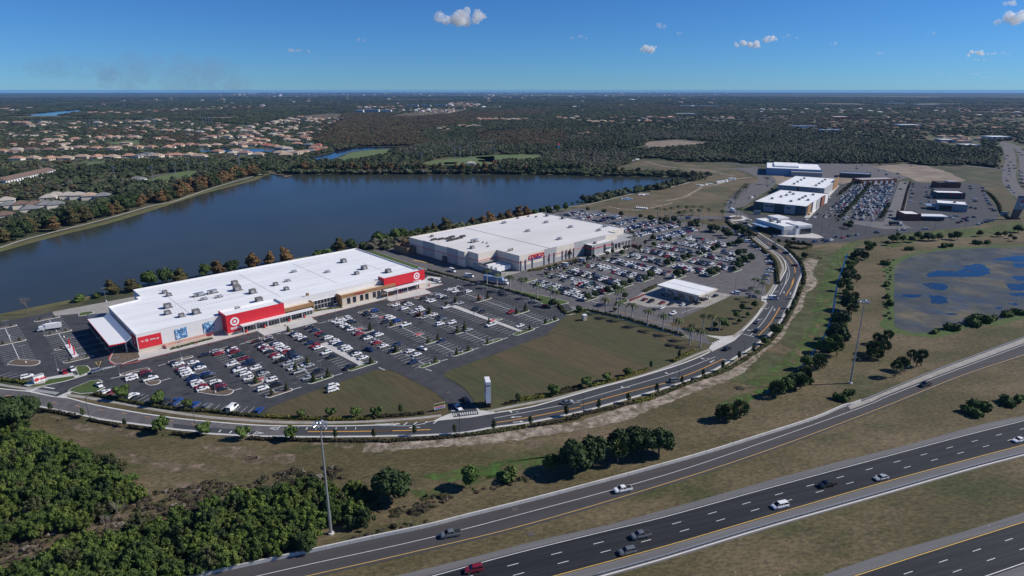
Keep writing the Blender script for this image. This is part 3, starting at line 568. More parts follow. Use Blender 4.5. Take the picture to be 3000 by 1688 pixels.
for a, b, s, c in ((-24, -82, -1, 65.6), (-23, -82, 1, 69.6), (-22, -44, -1, 145.2), (-47.5, -80.5, -1, 145.2), (-84, -99.8, -1, 145.2), (-22, -41, 1, 149.2), (-44, -78, 1, 149.2), (-81.5, -99.8, 1, 149.2)): bays(T, c, a, b, sides=(s,), centre=False)
bays(T, 187, -24, -78, sides=(-1,), centre=False)
for c, l in ((-23, [(81.5, 57.5), (54, 12)]), (-41.6, [(81.3, 57.3), (53.8, 24)]), (-60, [(81.5, 57.5), (53.8, 20)]), (-78, [(81.5, 57.5), (53.8, 20)])):
    for a, b in l: bays(T, c, a, b)
for u in CROW:
    ve = CEND[u]
    if u > 295 and ve < -95: bays(T, u, -42, -77.8); bays(T, u, -81, ve + .4)
    else: bays(T, u, -42, ve + .4)
for v in ZROW: bays(T, v, ZR[v][0], ZR[v][1], along='u')
bots = smooth_line(PL(z0, '1000,545 1500,645 2050,725') + PL(z5, '330,930 700,960'), 4)
bb = resample(bots, 2.74)
for i, q in enumerate(bb):
    if 0 < i < len(bb) - 1: d = Vector(bb[i + 1]) - Vector(bb[i - 1]); d.normalize(); ln.ribbon([q, (q[0] - d.y * 5.4, q[1] + d.x * 5.4)], .15, LZ)
for i in range(9):
    a = Vector(z9(-60 + i * 95, 1110 + i * 14)); ln.ribbon([a, a + Vector((3.2, 4.2))], .16, LZ)
rlb = lambda s, f=z1, w_=.45: ln.ribbon(PL(f, s), w_, LZ)
for s in ['700,390 765,372', '1040,270 1095,252', '1350,160 1405,143', '1680,48 1735,30', '530,475 597,497', '35,460 100,487']: rlb(s)
for s in ['1560,548 1640,522', '1115,695 1205,668', '485,705 575,680', '550,215 630,192', '945,105 1020,86']: rlb(s, z5)
for s in ['1175,397 1280,375', '1680,262 1760,240', '1715,420 1815,392', '965,295 1055,278']: rlb(s, z0)
for s in ['840,898 930,880', '1000,610 1000,610']: 
    if s[0] == '8': rlb(s, z7)
for s in ['450,935 580,970', '840,828 960,862', '960,740 1040,715', '1680,485 1740,470']: rlb(s, ze)
for s in ['1130,225 1220,190', '1150,340 1340,275', '480,340 480,340'][:2]: rlb(s, zm, .25)
# pick-up bay hatching left of the store
for k in range(4):
    v = 44 - k * 9.1
    for j in range(9): ln.ribbon([T(-21 + j * 1.25, v), T(-21 + j * 1.25, v - 1.3)], .15, LZ + .003)
    ln.ribbon([T(-21.6, v), T(-11, v)], .15, LZ)
    if k in (1, 2, 3) or True:
        for j in range(9): ln.poly([T(-10.6 + j * 1.15, v), T(-10 + j * 1.15, v), T(-10 + j * 1.15, v - 1.6), T(-10.6 + j * 1.15, v - 1.6)], LZ + .003) if k else None
struct('bay_markings', ln, M['lot_line'])
rd = MB(); rd.ribbon([T(-3, -9.9), T(51, -10.1), T(51, -18.9)], .35, .055); rd.ribbon([T(79.4, -18.9), T(80.4, -10), T(125.6, -10), T(125.9, -15.9), T(152.6, -18.9), T(154.0, -9.8), T(168, -9.1)], .35, .055); rd.ribbon(PL(z0, '1205,100 1160,180 1180,230 1240,250'), .7, .057); rd.ribbon(PL(z0, '1295,250 1490,215'), .9, .15)
struct('fire_lane_marking', rd, M['red_line'])
yt = MB(); yt.ribbon(PL(z9, '1520,880 1605,860 1575,945 1520,880'), .35, .056); yt.ribbon(PL(zm, '590,320 1090,460'), .2, .056); yt.ribbon(PL(z11, '220,590 300,600 400,625 440,640'), 1.2, .056); struct('yield_marking', yt, M['yellow_line'])

# ---------------------------------------------------------------- building materials
MM('wall_white', (.70, .69, .68), .8, var=.05, scale=.3); MM('roof_white', (.86, .86, .85), .7, col2=(.78, .78, .78), scale=.06, col3=(.64, .64, .65), scale3=.45, var=.05, lo3=.54, hi3=.72, strip=(ANG, .10))
MM('roof_warm', (.74, .71, .67), .75, col2=(.64, .615, .59), scale=.03, col3=(.72, .70, .69), scale3=.012, var=.04, strip=(ANG, .3))
MM('beige', (.55, .47, .38), .8, var=.06, scale=.3); MM('cream', (.66, .60, .52), .8, var=.04, scale=.2); MM('wall_grey', (.36, .36, .37), .8, var=.05, scale=.2); MM('wall_dark', (.075, .085, .095), .7, var=.08, scale=.3)
MM('red', (.62, .022, .035), .55, var=.05, scale=.4); MM('brown', (.30, .165, .075), .75, var=.12, scale=.5); MM('roof_beige', (.68, .56, .44), .85, var=.05, scale=.3); MM('brick', (.22, .085, .055), .85, var=.15, scale=.8)
MM('glass', (.018, .026, .034), .08, spec=.8); MM('canopy_white', (.76, .76, .76), .5, var=.03, scale=.5); MM('metal', (.42, .43, .45), .45, metal=.7); MM('metal_dark', (.10, .09, .085), .6, var=.2, scale=2); MM('unit_brown', (.17, .155, .145), .6, var=.2, scale=2)
MM('steel', (.45, .47, .50), .35, metal=.6); MM('pole_dark', (.05, .05, .055), .6); MM('bluegrey', (.22, .34, .50), .6, var=.05); MM('mural', (.09, .27, .50), .6, col2=(.55, .70, .80), scale=.55, col3=(.05, .13, .30), scale3=.8, detail=1.0, lo=.47, hi=.50, lo3=.55, hi3=.57)
MM('red_text', (.60, .02, .03), .5); MM('blue_text', (.02, .10, .42), .5); MM('white_text', (.80, .80, .80), .5); MM('wood', (.22, .15, .10), .85, var=.2, scale=1.2); MM('white_paint', (.78, .78, .78), .45); MM('black', (.015, .015, .017), .5)
MM('pavilion_roof', (.52, .50, .48), .8, var=.1)
def inset(poly, d):
    a = sum(poly[i][0] * poly[(i + 1) % len(poly)][1] - poly[(i + 1) % len(poly)][0] * poly[i][1] for i in range(len(poly)))
    q = [np.array(p[:2], float) for p in (poly if a > 0 else poly[::-1])]; n_ = len(q); out = []
    for i in range(n_):
        a_, b_, c_ = q[i - 1], q[i], q[(i + 1) % n_]; d1 = (b_ - a_) / np.linalg.norm(b_ - a_); d2 = (c_ - b_) / np.linalg.norm(c_ - b_)
        n1 = np.array((-d1[1], d1[0])); n2 = np.array((-d2[1], d2[0])); m = n1 + n2; m = m / (1 + n1 @ n2) if (1 + n1 @ n2) > .1 else n1; out.append(tuple(b_ + m * d))
    return out
def walls(poly, z0, z1_, th=.4, mi=0):
    """Solid wall ring with its own inner face and top."""
    a = sum(poly[i][0] * poly[(i + 1) % len(poly)][1] - poly[(i + 1) % len(poly)][0] * poly[i][1] for i in range(len(poly)))
    o = poly if a > 0 else poly[::-1]; i_ = inset(o, th); n_ = len(o); mb = MB()
    vs = [(p[0], p[1], z0) for p in o] + [(p[0], p[1], z1_) for p in o] + [(p[0], p[1], z1_) for p in i_] + [(p[0], p[1], z0) for p in i_]
    fs = []
    for k in range(n_):
        j = (k + 1) % n_; fs += [(k, j, n_ + j, n_ + k), (n_ + k, n_ + j, 2 * n_ + j, 2 * n_ + k), (2 * n_ + k, 2 * n_ + j, 3 * n_ + j, 3 * n_ + k)]
    mb.add(vs, fs, mi); return mb
def text(name, body, loc, rx, rz, size, m, parent=None, ext=.05, off=0.0, align='CENTER', sx=1.0, shear=0):
    c = bpy.data.curves.new(name, 'FONT'); c.body = body; c.size = size; c.extrude = ext; c.offset = off; c.align_x = align; c.align_y = 'CENTER'; c.shear = shear; c.resolution_u = 3
    c.materials.append(m); tmp = bpy.data.objects.new(name, c); COL.objects.link(tmp); bpy.context.view_layer.update(); me = bpy.data.meshes.new_from_object(tmp); bpy.data.objects.remove(tmp); me.materials.clear(); me.materials.append(m)
    o = bpy.data.objects.new(name, me); COL.objects.link(o); o.location = loc; o.rotation_euler = (rx, 0, rz); o.scale = (sx, 1, 1)
    if parent is not None: o.parent = parent
    return o
FR = (R(90), ANG)     # text standing on a wall that faces the camera side (-v)
def disc(fr, u, v, z, r, r2, m, parent, name, d=.06, n_=28, axis='v'):
    mb = MB(); vs = []
    for off_, rr_ in ((0, r), (0, r2), (-d, r), (-d, r2)):
        for k in range(n_):
            a = 2 * math.pi * k / n_; p = fr(u + rr_ * math.cos(a), v + off_) if axis == 'v' else fr(u + off_, v + rr_ * math.cos(a)); vs.append((p[0], p[1], z + rr_ * math.sin(a)))
    fs = []
    for k in range(n_):
        j = (k + 1) % n_; fs += [(2 * n_ + k, 2 * n_ + j, 3 * n_ + j, 3 * n_ + k), (k, j, 2 * n_ + j, 2 * n_ + k), (n_ + j, n_ + k, 3 * n_ + k, 3 * n_ + j)]
    mb.add(vs, fs); return mb.build(name, m, parent)
def child(p, name, mb, m): return mb.build(name, m, p)
def P3(fr, u, v, z): q = fr(u, v); return (q[0], q[1], z)
# ---------------------------------------------------------------- department store
st = thing('department_store', (0, 0, 0), label='big white-roofed department store with red entrance walls facing the car park', cat='store')
fp = [T(0, 0), T(158.5, 0), T(158.5, 79.5), T(17, 77.5), T(17, 61.5), T(14.6, 61.5), T(14.6, 56), T(0, 54)]
child(st, 'wall', walls(fp, 0, 9.0), [M['wall_white']]); child(st, 'roof', MB().poly(inset(fp, .3), 8.35), M['roof_white'])
child(st, 'wall_base', MB().box(T, 0, 38, -.05, .0, 0, 1.6).box(T, -.05, 0, 0, 54, 0, 1.6), M['beige'])
child(st, 'roof_edge', walls(inset(fp, -.06), 8.86, 9.06, .1), M['canopy_white'])
# red entrance volumes
for nm, u0, u1, v0, v1, h in (('entrance_volume', 38, 67.5, -6.4, 4, 10.4), ('entrance_volume', 129.5, 158.56, -3.4, 3, 10.4)):
    f_ = [T(u0, v0), T(u1, v0), T(u1, v1), T(u0, v1)]; e = child(st, nm, MB().box(T, u0, u1, v0, v0 + .4, 0 if u0 < 100 else 4.2, h).box(T, u0, u0 + .4, v0 + .4, v1, 0 if u0 < 100 else 8.2, h), M['red'])
    child(e, 'parapet', MB().box(T, u1 - .4, u1, v0 + .4, v1, 9.0, h).box(T, u0 + .4, u1, v1, v1 + .4, 9.0 if u0 < 100 else 8.4, h if u0 < 100 else 8.7), M['canopy_white']); child(e, 'roof', MB().box(T, u0 + .4, u1 - .4, v0 + .4, v1, 9.3, 9.4), M['roof_white'])
child(st, 'entrance_base', MB().box(T, 37.96, 44.5, -6.46, -6.4, 0, 1.2).box(T, 37.94, 38, -6.4, 0, 0, 1.2), M['beige']); child(st, 'entrance_base', MB().box(T, 154, 158.6, -3.46, -3.4, 0, 2.2), M['beige'])
for u, v, z_, s in ((41.9, -6.42, 6.6, 1.0), (152.6, -3.42, 7.4, 1.0)):
    lg_ = disc(T, u, v, z_, 2.15 * s, 1.35 * s, M['white_text'], st, 'bullseye_emblem'); disc(T, u, v, z_, .68 * s, 0.001, M['white_text'], lg_, 'emblem_dot')
    text('sign_lettering', 'target', P3(T, u, v - .08, z_ - 3.15), *FR, 2.0, M['white_text'], st, off=.05)
pn = child(st, 'pickup_sign_panel', MB().box(T, .5, 10.2, -.12, 0, 1.6, 7.4), M['red'])
disc(T, 4.0, -.13, 5.2, .62, .46, M['white_text'], pn, 'emblem_ring', n_=20); disc(T, 4.0, -.13, 5.2, .2, .001, M['white_text'], pn, 'emblem_dot', n_=12)
text('sign_lettering', 'drive up', P3(T, 7.2, -.2, 5.2), *FR, 1.15, M['white_text'], pn, off=.02); child(pn, 'arrow', MB().box(T, 2.0, 3.0, -.2, -.12, 5.1, 5.3).add([P3(T, 1.4, -.2, 5.2), P3(T, 2.1, -.2, 4.85), P3(T, 2.1, -.2, 5.55)], [(0, 1, 2)]), M['white_text'])
child(st, 'pickup_side_panel', MB().box(T, -.14, 0, 1, 9, 1.6, 7.4), M['red']); disc(T, -.15, 5.0, 4.5, 1.6, 1.0, M['white_text'], st, 'bullseye_emblem', axis='u')
for u in (16.2, 29.0):
    for k in (0, 1):
        child(st, 'mural_panel', MB().box(T, u + k * 2.7, u + k * 2.7 + 2.5, -.32, -.06, 2.2 + .2 * k, 7.1 + .25 * k), M['mural'])
child(st, 'planter_wall', MB().box(T, 11, 32, -4.2, -3.8, 0, 1.25).box(T, 10.6, 11, -4.2, -.3, 0, 1.25).box(T, 31.6, 32, -3.8, -.3, 0, 1.25), M['beige'])
rl_ = MB()
for k in range(30): rl_.tube(P3(T, 9.5 + k * .78, -3.4 + k * .02, 1.2), P3(T, 9.5 + k * .78, -3.4 + k * .02, 2.3), .06, n=4)
for z_ in (1.35, 1.8, 2.3): rl_.tube(P3(T, 9.2, -3.4, z_), P3(T, 32.4, -3.0, z_), .07, n=4)
child(st, 'red_railing', rl_, M['red'])
# brown shop-front boxes
for u0, u1, v0, h in ((67.5, 84.5, -4.9, 6.5), (100.4, 136, -5.4, 6.7)):
    b_ = child(st, 'shopfront', MB().box(T, u0, u1, v0, v0 + .5, 4.5 if u0 < 80 else 5.0, h).box(T, u0 if u0 > 80 else u1 - .4, u0 + .4 if u0 > 80 else u1, v0 + .5, 0, 0, h), M['brown'])
    child(b_, 'roof', MB().box(T, u0 + (.4 if u0 > 80 else 0), u1 - .4, v0 + .5, -.02, h - .7, h - .6), M['roof_beige'])
child(st, 'shopfront_wall', MB().box(T, 101, 126, -5.2, -4.8, 0, 5), M['beige'])
tw = child(st, 'side_tower', MB().box(T, 83.4, 84.8, .6, 1.8, 8.4, 10.2), M['brown'])
for u in (104, 107.6, 112.2, 115.6, 120.5, 123.4): child(st, 'window', MB().box(T, u, u + 2.1, -5.27, -5.2, .9, 4.4), M['glass'])
text('pharmacy_sign', 'CVS pharmacy', P3(T, 112, -5.46, 5.8), *FR, 1.25, M['red_text'], st, off=.02, sx=.9)
for k in range(9): child(st, 'timber_slat', MB().box(T, 127, 133.6, -5.6, -5.45, .3 + k * .5, .55 + k * .5), M['brown'])
child(st, 'window_wall', MB().box(T, 84.8, 100.4, -.08, -.0, .4, 5.3), M['glass'])
fm = MB()
for k in range(9): fm.box(T, 84.9 + k * 1.9, 85.02 + k * 1.9, -.16, -.08, .4, 5.3)
fm.box(T, 84.8, 100.4, -.17, -.08, 2.9, 3.05); fm.box(T, 84.8, 100.4, -.3, 0, 5.3, 5.5); child(st, 'window_frame', fm, M['canopy_white'])
for u0, u1, v in ((44.5, 67.4, -6.5), (67.6, 83, -5.0), (136.2, 154, -3.6)):
    child(st, 'entrance_glazing', MB().box(T, u0, u1, v - .05, v, .1, 4.0), M['glass']); fm = MB(); n_ = int((u1 - u0) / 1.5)
    for k in range(n_ + 1): fm.box(T, u0 + k * (u1 - u0) / n_ - .07, u0 + k * (u1 - u0) / n_ + .07, v - .13, v - .05, .1, 4.0)
    fm.box(T, u0, u1, v - .14, v - .05, 2.5, 2.65); child(st, 'entrance_frame', fm, M['canopy_white'])
for u0, u1, v0, v1 in ((44, 82, -10.2, -6.5), (127, 156, -10.2, -5.8)):
    c_ = child(st, 'canopy', MB().box(T, u0, u1, v0, v1, 4.25, 4.5), M['canopy_white']); n_ = int((u1 - u0) / 6.2)
    for k in range(n_ + 1): child(c_, 'column', MB().tube(P3(T, u0 + .6 + k * (u1 - u0 - 1.2) / n_, v0 + .5, .14), P3(T, u0 + .6 + k * (u1 - u0 - 1.2) / n_, v0 + .5, 4.25), .16, n=8), M['canopy_white'])
# drive-up canopy with folded roof
dc = child(st, 'pickup_canopy', MB(), M['canopy_white'])
mb = MB()
def slab(fr, a, b, v0, v1, th=.25):
    (u0, z0_), (u1, z1_) = a, b
    vs = [P3(fr, u0, v0, z0_), P3(fr, u1, v0, z1_), P3(fr, u1, v1, z1_), P3(fr, u0, v1, z0_)]
    return [(x, y, z_ - th) for x, y, z_ in vs] + vs, [(3, 2, 1, 0), (4, 5, 6, 7), (0, 1, 5, 4), (1, 2, 6, 5), (2, 3, 7, 6), (3, 0, 4, 7)]
v_, f_ = slab(T, (-10.8, 6.6), (-4.0, 6.1), 1.5, 47); mb.add(v_, f_); v_, f_ = slab(T, (-3.98, 6.1), (-1.6, 8.0), 1.5, 47); mb.add(v_, f_)
child(dc, 'folded_roof', mb, M['canopy_white']); child(dc, 'red_fascia', MB().box(T, -10.95, -10.82, 1.5, 47, 6.2, 6.62).box(T, -10.8, -4, 1.38, 1.48, 5.75, 6.1), M['red'])
for v in (4, 18, 32, 45): child(dc, 'column', MB().tube(P3(T, -3.9, v, 0), P3(T, -3.9, v, 5.9), .25, n=8), M['canopy_white'])
child(st, 'curved_screen_wall', MB().prism([T(-9, 60), T(-8.6, 60), T(-1, 56), T(-1, 55.6)], 0, 5.2), M['wall_grey'])
# roof plant
def roof_unit(fr, u, v, zb_, s, parent, kind='b'):
    if kind == 'b':
        o = child(parent, 'rooftop_unit', MB().box(fr, u - 1.3 * s, u + 1.3 * s, v - 1.1 * s, v + 1.1 * s, zb_ + .25, zb_ + 1.9 * s), M['unit_brown'])
        child(o, 'unit_base', MB().box(fr, u - 1.6 * s, u + 1.9 * s, v - 1.4 * s, v + 1.4 * s, zb_, zb_ + .25), M['metal']); child(o, 'hood', MB().box(fr, u - 1.1 * s, u + .2, v - 1.5 * s, v - 1.1 * s, zb_ + .8, zb_ + 1.7 * s), M['metal'])
    else:
        o = child(parent, 'rooftop_unit', MB().box(fr, u - 2.6 * s, u + 2.6 * s, v - 1.0 * s, v + 1.0 * s, zb_ + .4, zb_ + 2.1 * s), M['steel'])
        child(o, 'unit_base', MB().box(fr, u - 3.2 * s, u + 3.2 * s, v - 1.3 * s, v + 1.3 * s, zb_, zb_ + .3), M['metal_dark']); child(o, 'hood', MB().box(fr, u - 1.4 * s, u - .2, v - 1.6 * s, v - 1.0 * s, zb_ + .8, zb_ + 1.9 * s), M['metal_dark'])
for u, v, s in ((28.7, 60.5, .9), (28.9, 53.4, .9), (22.5, 32.6, 1.25), (19.5, 22, 1.05), (23.5, 13.2, .95), (30.3, 13.1, 1.25), (47.6, 4.8, .95), (63.1, 50.4, 1.25), (60.1, 38.4, 1.45), (64.4, 27.3, 1.25), (61.1, 10.3, 1.3), (79.9, 33, .95), (80.7, 20.4, .95), (133.8, 52.5, 1.25), (135.2, 28.8, 1.25), (125.8, 21.6, .95), (142.2, 12, 1.2)): roof_unit(T, u, v, 8.36, s, st)
for u, v in ((40.8, 42.4), (48, 42.5)): roof_unit(T, u, v, 8.36, .95, st, 's')
for u, v in ((40.6, 33.6), (48, 32.3), (88.3, 36), (99.7, 52.3), (114.6, 37.7)): roof_unit(T, u, v, 8.36, .62, st, 's')
pp = MB()
for a, b in (((28, 70), (28, 14)), ((73, 70), (73, 10)), ((108, 72), (108, 12)), ((142, 40), (142, 14)), ((23, 33), (64, 34)), ((20, 22), (60, 26))):
    n_ = int(math.dist(a, b) / 1.6)
    for k in range(n_): t = k / n_; u, v = a[0] + (b[0] - a[0]) * t, a[1] + (b[1] - a[1]) * t; pp.box(T, u - .25, u + .25, v - .25, v + .25, 8.352, 8.5)
o = child(st, 'roof_pipe_supports', pp, M['wall_grey']); o['kind'] = 'stuff'
# ---------------------------------------------------------------- warehouse club
wc = thing('warehouse_club', (0, 0, 0), label='huge warehouse store with cream and grey walls and a thin red stripe', cat='store')
fw = [CO(0, 0), CO(104, 0), CO(104, 8), CO(123, 8), CO(123, 99), CO(-22, 97), CO(-20.2, 33), CO(-16.7, 33), CO(-16.7, 22.7), CO(-.2, 22.7)]
child(wc, 'wall', walls(fw, 0, 10.8, .4), M['cream']); child(wc, 'roof', MB().poly(inset(fw, .3), 10.2), M['roof_warm'])
def wpanel(a, b, z0_, z1_, m, nm='wall_panel', th=.12): child(wc, nm, MB().prism([a, b, (b[0] - (b[1] - a[1]) / math.dist(a, b) * -th, b[1] + (b[0] - a[0]) / math.dist(a, b) * -th), (a[0] - (b[1] - a[1]) / math.dist(a, b) * -th, a[1] + (b[0] - a[0]) / math.dist(a, b) * -th)], z0_, z1_, bottom=True), m)
for a, b, h in ((24, 36, 11.2), (55, 66, 11.2), (66, 90, 11.2)): wpanel(CO(a, 0), CO(b, 0), 0, h, M['wall_grey'])
for a, b in ((0, 24), (36, 55)): wpanel(CO(a, -.0), CO(b, -.0), 0, 3.4, M['wall_grey'], 'lower_wall')
for a, b, m_ in ((40, 52, 'wall_grey'), (66, 80, 'wall_grey')): wpanel(CO(-20.2 - (a - 33) * .028, a), CO(-20.2 - (b - 33) * .028, b), 0, 11.1, M[m_]) if 0 else wpanel(CO(-20.2 - (b - 33) * .028, b), CO(-20.2 - (a - 33) * .028, a), 0, 11.1, M[m_])
sr = MB()
for a, b in ((CO(-.0, -.14), CO(66, -.14)), (CO(-20.35, 33), CO(-22.14, 97)), (CO(-16.86, 22.7), CO(-16.86, 33)), (CO(-16.7, 22.55), CO(-.2, 22.55)), (CO(-.34, 0), CO(-.34, 22.6))):
    L_ = math.dist(a, b); dx, dy = (b[0] - a[0]) / L_, (b[1] - a[1]) / L_; sr.prism([a, b, (b[0] - dy * .1, b[1] + dx * .1), (a[0] - dy * .1, a[1] + dx * .1)], 5.65, 6.0, bottom=True)
child(wc, 'red_stripe', sr, M['red'])
text('sign_lettering', 'COSTCO', P3(CO, 15.5, -.35, 8.1), *FR, 3.6, M['red_text'], wc, ext=.12, off=.12, shear=.25, sx=1.0); text('sign_lettering', 'WHOLESALE', P3(CO, 16.4, -.35, 5.6 + .9), *FR, 1.5, M['blue_text'], wc, ext=.1, off=.03, shear=.2, sx=1.05)
sr = MB().box(CO, 8.6, 12.0, -.4, -.3, 6.2, 6.35).box(CO, 8.9, 12.0, -.4, -.3, 6.55, 6.7); child(wc, 'sign_stripes', sr, M['blue_text'])
# entrance block
eb = child(wc, 'entrance_block', MB().box(CO, 66, 90, -7.2, -.0, 0, 7.6).box(CO, 66, 90, -7.2, -6.8, 7.6, 8.1).box(CO, 66, 66.4, -6.8, 0, 7.6, 8.1), M['wall_grey']); child(eb, 'roof', MB().poly([CO(66.4, -6.8), CO(90, -6.8), CO(90, -.02), CO(66.4, -.02)], 7.62), M['roof_warm'])
child(eb, 'side_wall', MB().box(CO, 65.85, 66, -7.3, -.0, 0, 8.14), M['wall_dark']); child(eb, 'red_stripe', MB().box(CO, 65.8, 90, -7.4, -7.3, 5.4, 5.95).box(CO, 65.72, 65.8, -7.4, 0, 5.4, 5.95), M['red'])
for u in (67.2, 80, 89): child(eb, 'pilaster', MB().box(CO, u, u + .9, -7.8, -7.4, 0, 7.0), M['wall_dark'])
child(eb, 'shutter_door', MB().box(CO, 82, 87.6, -7.36, -7.25, .1, 3.8), M['canopy_white']); child(eb, 'door_hood', MB().box(CO, 81, 88.4, -8.8, -7.4, 4.1, 4.5), M['metal'])
roof_unit(CO, 74, -3.2, 7.63, .8, eb)
pc = child(wc, 'porch', MB().box(CO, 90, 112, -8.0, .0, 5.4, 6.1).box(CO, 104, 124, 0, 7.9, 5.4, 6.1), M['wall_grey'])
for k in range(6): child(pc, 'column', MB().box(CO, 91 + k * 4, 91.8 + k * 4, -7.8, -7.0, 0, 5.4), M['wall_grey'])
child(pc, 'back_wall', MB().box(CO, 90, 111, -1.2, -.2, 0, 5.4), M['wall_dark']); child(wc, 'corner_shade_roof', MB().box(CO, 123.1, 131, 2, 9, 5.0, 5.5), M['wall_dark'])
for u, v in ((124, 2.6), (130.4, 2.6), (130.4, 8.4)): child(wc, 'shade_post', MB().box(CO, u, u + .5, v, v + .5, 0, 5), M['wall_dark'])
child(wc, 'entrance_ramp_wall', MB().prism([CO(112.5, -8), CO(113, -8), CO(113, -14), CO(112.5, -14)], 0, 2.2), M['brick'])
# trellis posts on the front
for u in (1.2, 5.5, 12, 23.5, 28.5, 33.5, 42, 46, 50, 54): child(wc, 'wall_pier', MB().box(CO, u, u + .55, -.75, -.25, 0, 7.4), M['wall_grey'])
for u in (27, 44.5, 50.5): child(wc, 'window', MB().box(CO, u, u + 1.8, -.22, -.13, 2.2, 4.6), M['wall_dark'])
# loading dock
dk = child(wc, 'dock_canopy', MB().box(CO, -16.6, -2, 19, 22.5, 4.6, 5.0), M['metal']); child(wc, 'dock_screen_wall', MB().box(CO, -18, -17.6, -2, 27, 0, 3.6), M['wall_grey'])
child(wc, 'dock_floor', MB().poly([CO(-17.5, -2), CO(-.3, -2), CO(-.3, 22.6), CO(-17.5, 22.6)], .07), M['concrete_old'])
child(wc, 'timber_enclosure', walls([CO(-30, 88), CO(-23, 88), CO(-23, 106), CO(-30, 106)], 0, 5.2, .3), M['wood'])
child(wc, 'service_door', MB().box(CO, -22.3, -21.2, 52, 56, .1, 4.2), M['wall_dark']); child(wc, 'roof_seam', MB().box(CO, 31.3, 31.6, .5, 98, 10.21, 10.32), M['metal_dark'])
for u, v in ((66.6, 88.5), (93.6, 66.1), (58.5, 52.1), (94.5, 39.5), (56.5, 16.5), (101.5, 16), (117.4, 22.6)): roof_unit(CO, u, v, 10.21, .8, wc, 's')
for u, v, s in ((-7.6, 87.7, .8), (-8.6, 38.9, 1.0), (88.8, 95.4, .6), (101.2, 95, .6), (114.9, 85.6, 1.0), (104.8, 89, .6), (116.8, 68.3, 1.1), (2.8, 35.1, .5), (8.6, 47.4, .4), (8.8, 43.3, .4)): roof_unit(CO, u, v, 10.21, s, wc)
roof_unit(CO, 5, 52.8, 10.21, 1.1, wc, 's')
for k, (u, v) in enumerate([(-13, 78), (-8, 76), (-3, 74), (2, 76), (-6, 68), (-1, 68.5), (4, 69), (9, 72)]):
    rk = MB()
    for i in range(5): rk.box(CO, u - 2 + i, u - 1.6 + i, v - 1.0, v + 1.0, 10.7, 11.5)
    rk.box(CO, u - 2.4, u + 2.8, v - 1.2, v - 1.0, 10.5, 10.7).box(CO, u - 2.4, u + 2.8, v + 1.0, v + 1.2, 10.5, 10.7).box(CO, u - 2.4, u - 2.2, v - 1, v + 1, 10.21, 10.7).box(CO, u + 2.5, u + 2.7, v - 1, v + 1, 10.21, 10.7)
    child(wc, 'condenser_rack', rk, M['metal_dark'])
for k in range(4): child(wc, 'vent_pipe', MB().tube(P3(CO, 4 + k * 1.4, 15.4, 10.21), P3(CO, 4 + k * 1.4, 15.4, 12.0), .35, n=8), M['metal_dark'])
# ---------------------------------------------------------------- fuel canopy
gc = thing('fuel_canopy', (0, 0, 0), label='white flat canopy over the petrol pumps beside the warehouse lot', cat='canopy')
child(gc, 'canopy_roof', MB().poly([T(249.4, -111.8), T(268.2, -111.8), T(268.2, -139.4), T(249.4, -139.4)], 5.72), M['roof_white']); child(gc, 'fascia', walls([T(249, -111.4), T(268.6, -111.4), T(268.6, -139.8), T(249, -139.8)], 4.9, 5.9, .4), M['cream'])
child(gc, 'soffit', MB().box(T, 249.4, 268.2, -139.4, -111.8, 4.9, 5.1), M['canopy_white']); child(gc, 'roof_seam', MB().box(T, 258.7, 258.9, -139, -112, 5.73, 5.8), M['metal'])
for vi, v in enumerate((-116, -122, -129, -135.5)):
    for u in (253, 264.6): child(gc, 'column', MB().box(T, u - .3, u + .3, v - .3, v + .3, 0, 4.9), M['canopy_white'])
    for ui, u in enumerate((253, 258.8, 264.6)):
        p_ = thing('fuel_pump', P3(T, u, v - 1.6, .05), ANG); tag(p_, f'fuel pump in the {nth(vi + 1)} row from the far side, {("left", "middle", "right")[ui]} column under the canopy', 'fuel pump', 'fuel pumps under the white canopy')
        I = Fr((0, 0), 0); child(p_, 'body', MB().box(I, -.4, .4, -.3, .3, .15, 2.0), M['canopy_white']); child(p_, 'plinth', MB().box(I, -.7, .7, -1.2, 1.2, 0, .15), M['concrete']); child(p_, 'screen', MB().box(I, -.3, .3, -.34, -.3, 1.2, 1.7), M['black'])
# ---------------------------------------------------------------- shops to the right
sheet('retail_road', PL(zg, '100,640 95,540 100,460 150,370 230,290 330,215 440,160 540,140 520,90 420,40 300,0 150,-30 500,-40 640,30 740,100 760,160 660,250 560,310 430,400 330,470 330,540 420,585 650,625 640,660 420,640 340,680 260,650 180,650'), .046, 'asphalt_old')
sheet('roundabout_apron', PL(zg, '120,590 200,570 330,575 400,610 330,635 210,640 130,615'), .056, 'concrete')
island_i = MB().prism(smooth_line(PL(zg, '170,610 220,588 300,590 330,608 280,622 200,622 170,610'), 3)[:-1], 0, .3); struct('roundabout_island', island_i, M['mulch'])
sheet('retail_car_park', PL(zg, '360,545 640,560 1130,590 1180,560 1560,180 1660,165') + PL(zh, '-60,600 560,575 720,590 900,590 1620,600 1700,750 1850,960 1840,1060 1500,1150 1000,1200 400,1250 0,1330') + PL(zg, '1500,920 1200,945 1000,935 860,900 640,880 700,830 520,700 480,660'), .048, 'asphalt')
sheet('retail_lane', PL(zh, '590,572 720,575 690,800 620,1110 740,1160 780,1165 400,1180 0,1110 0,1075 380,1085 410,1040'), .053, 'shoulder')
sheet('retail_lane', PL(zg, '1110,600 1180,600 1560,190 1520,190 1310,340'), .06, 'concrete')
sheet('upper_yard', PL(zh, '0,345 160,350 560,480 700,520 560,560 100,530 -400,520 -900,380 -700,330') , .044, 'asphalt_old')
sheet('construction_ground', PL(zg, '560,30 700,-30 1400,60 1560,40 1850,40 2169,20 2169,160 1640,185 1540,160 800,200'), .043, 'baresoil')
rm = MB()
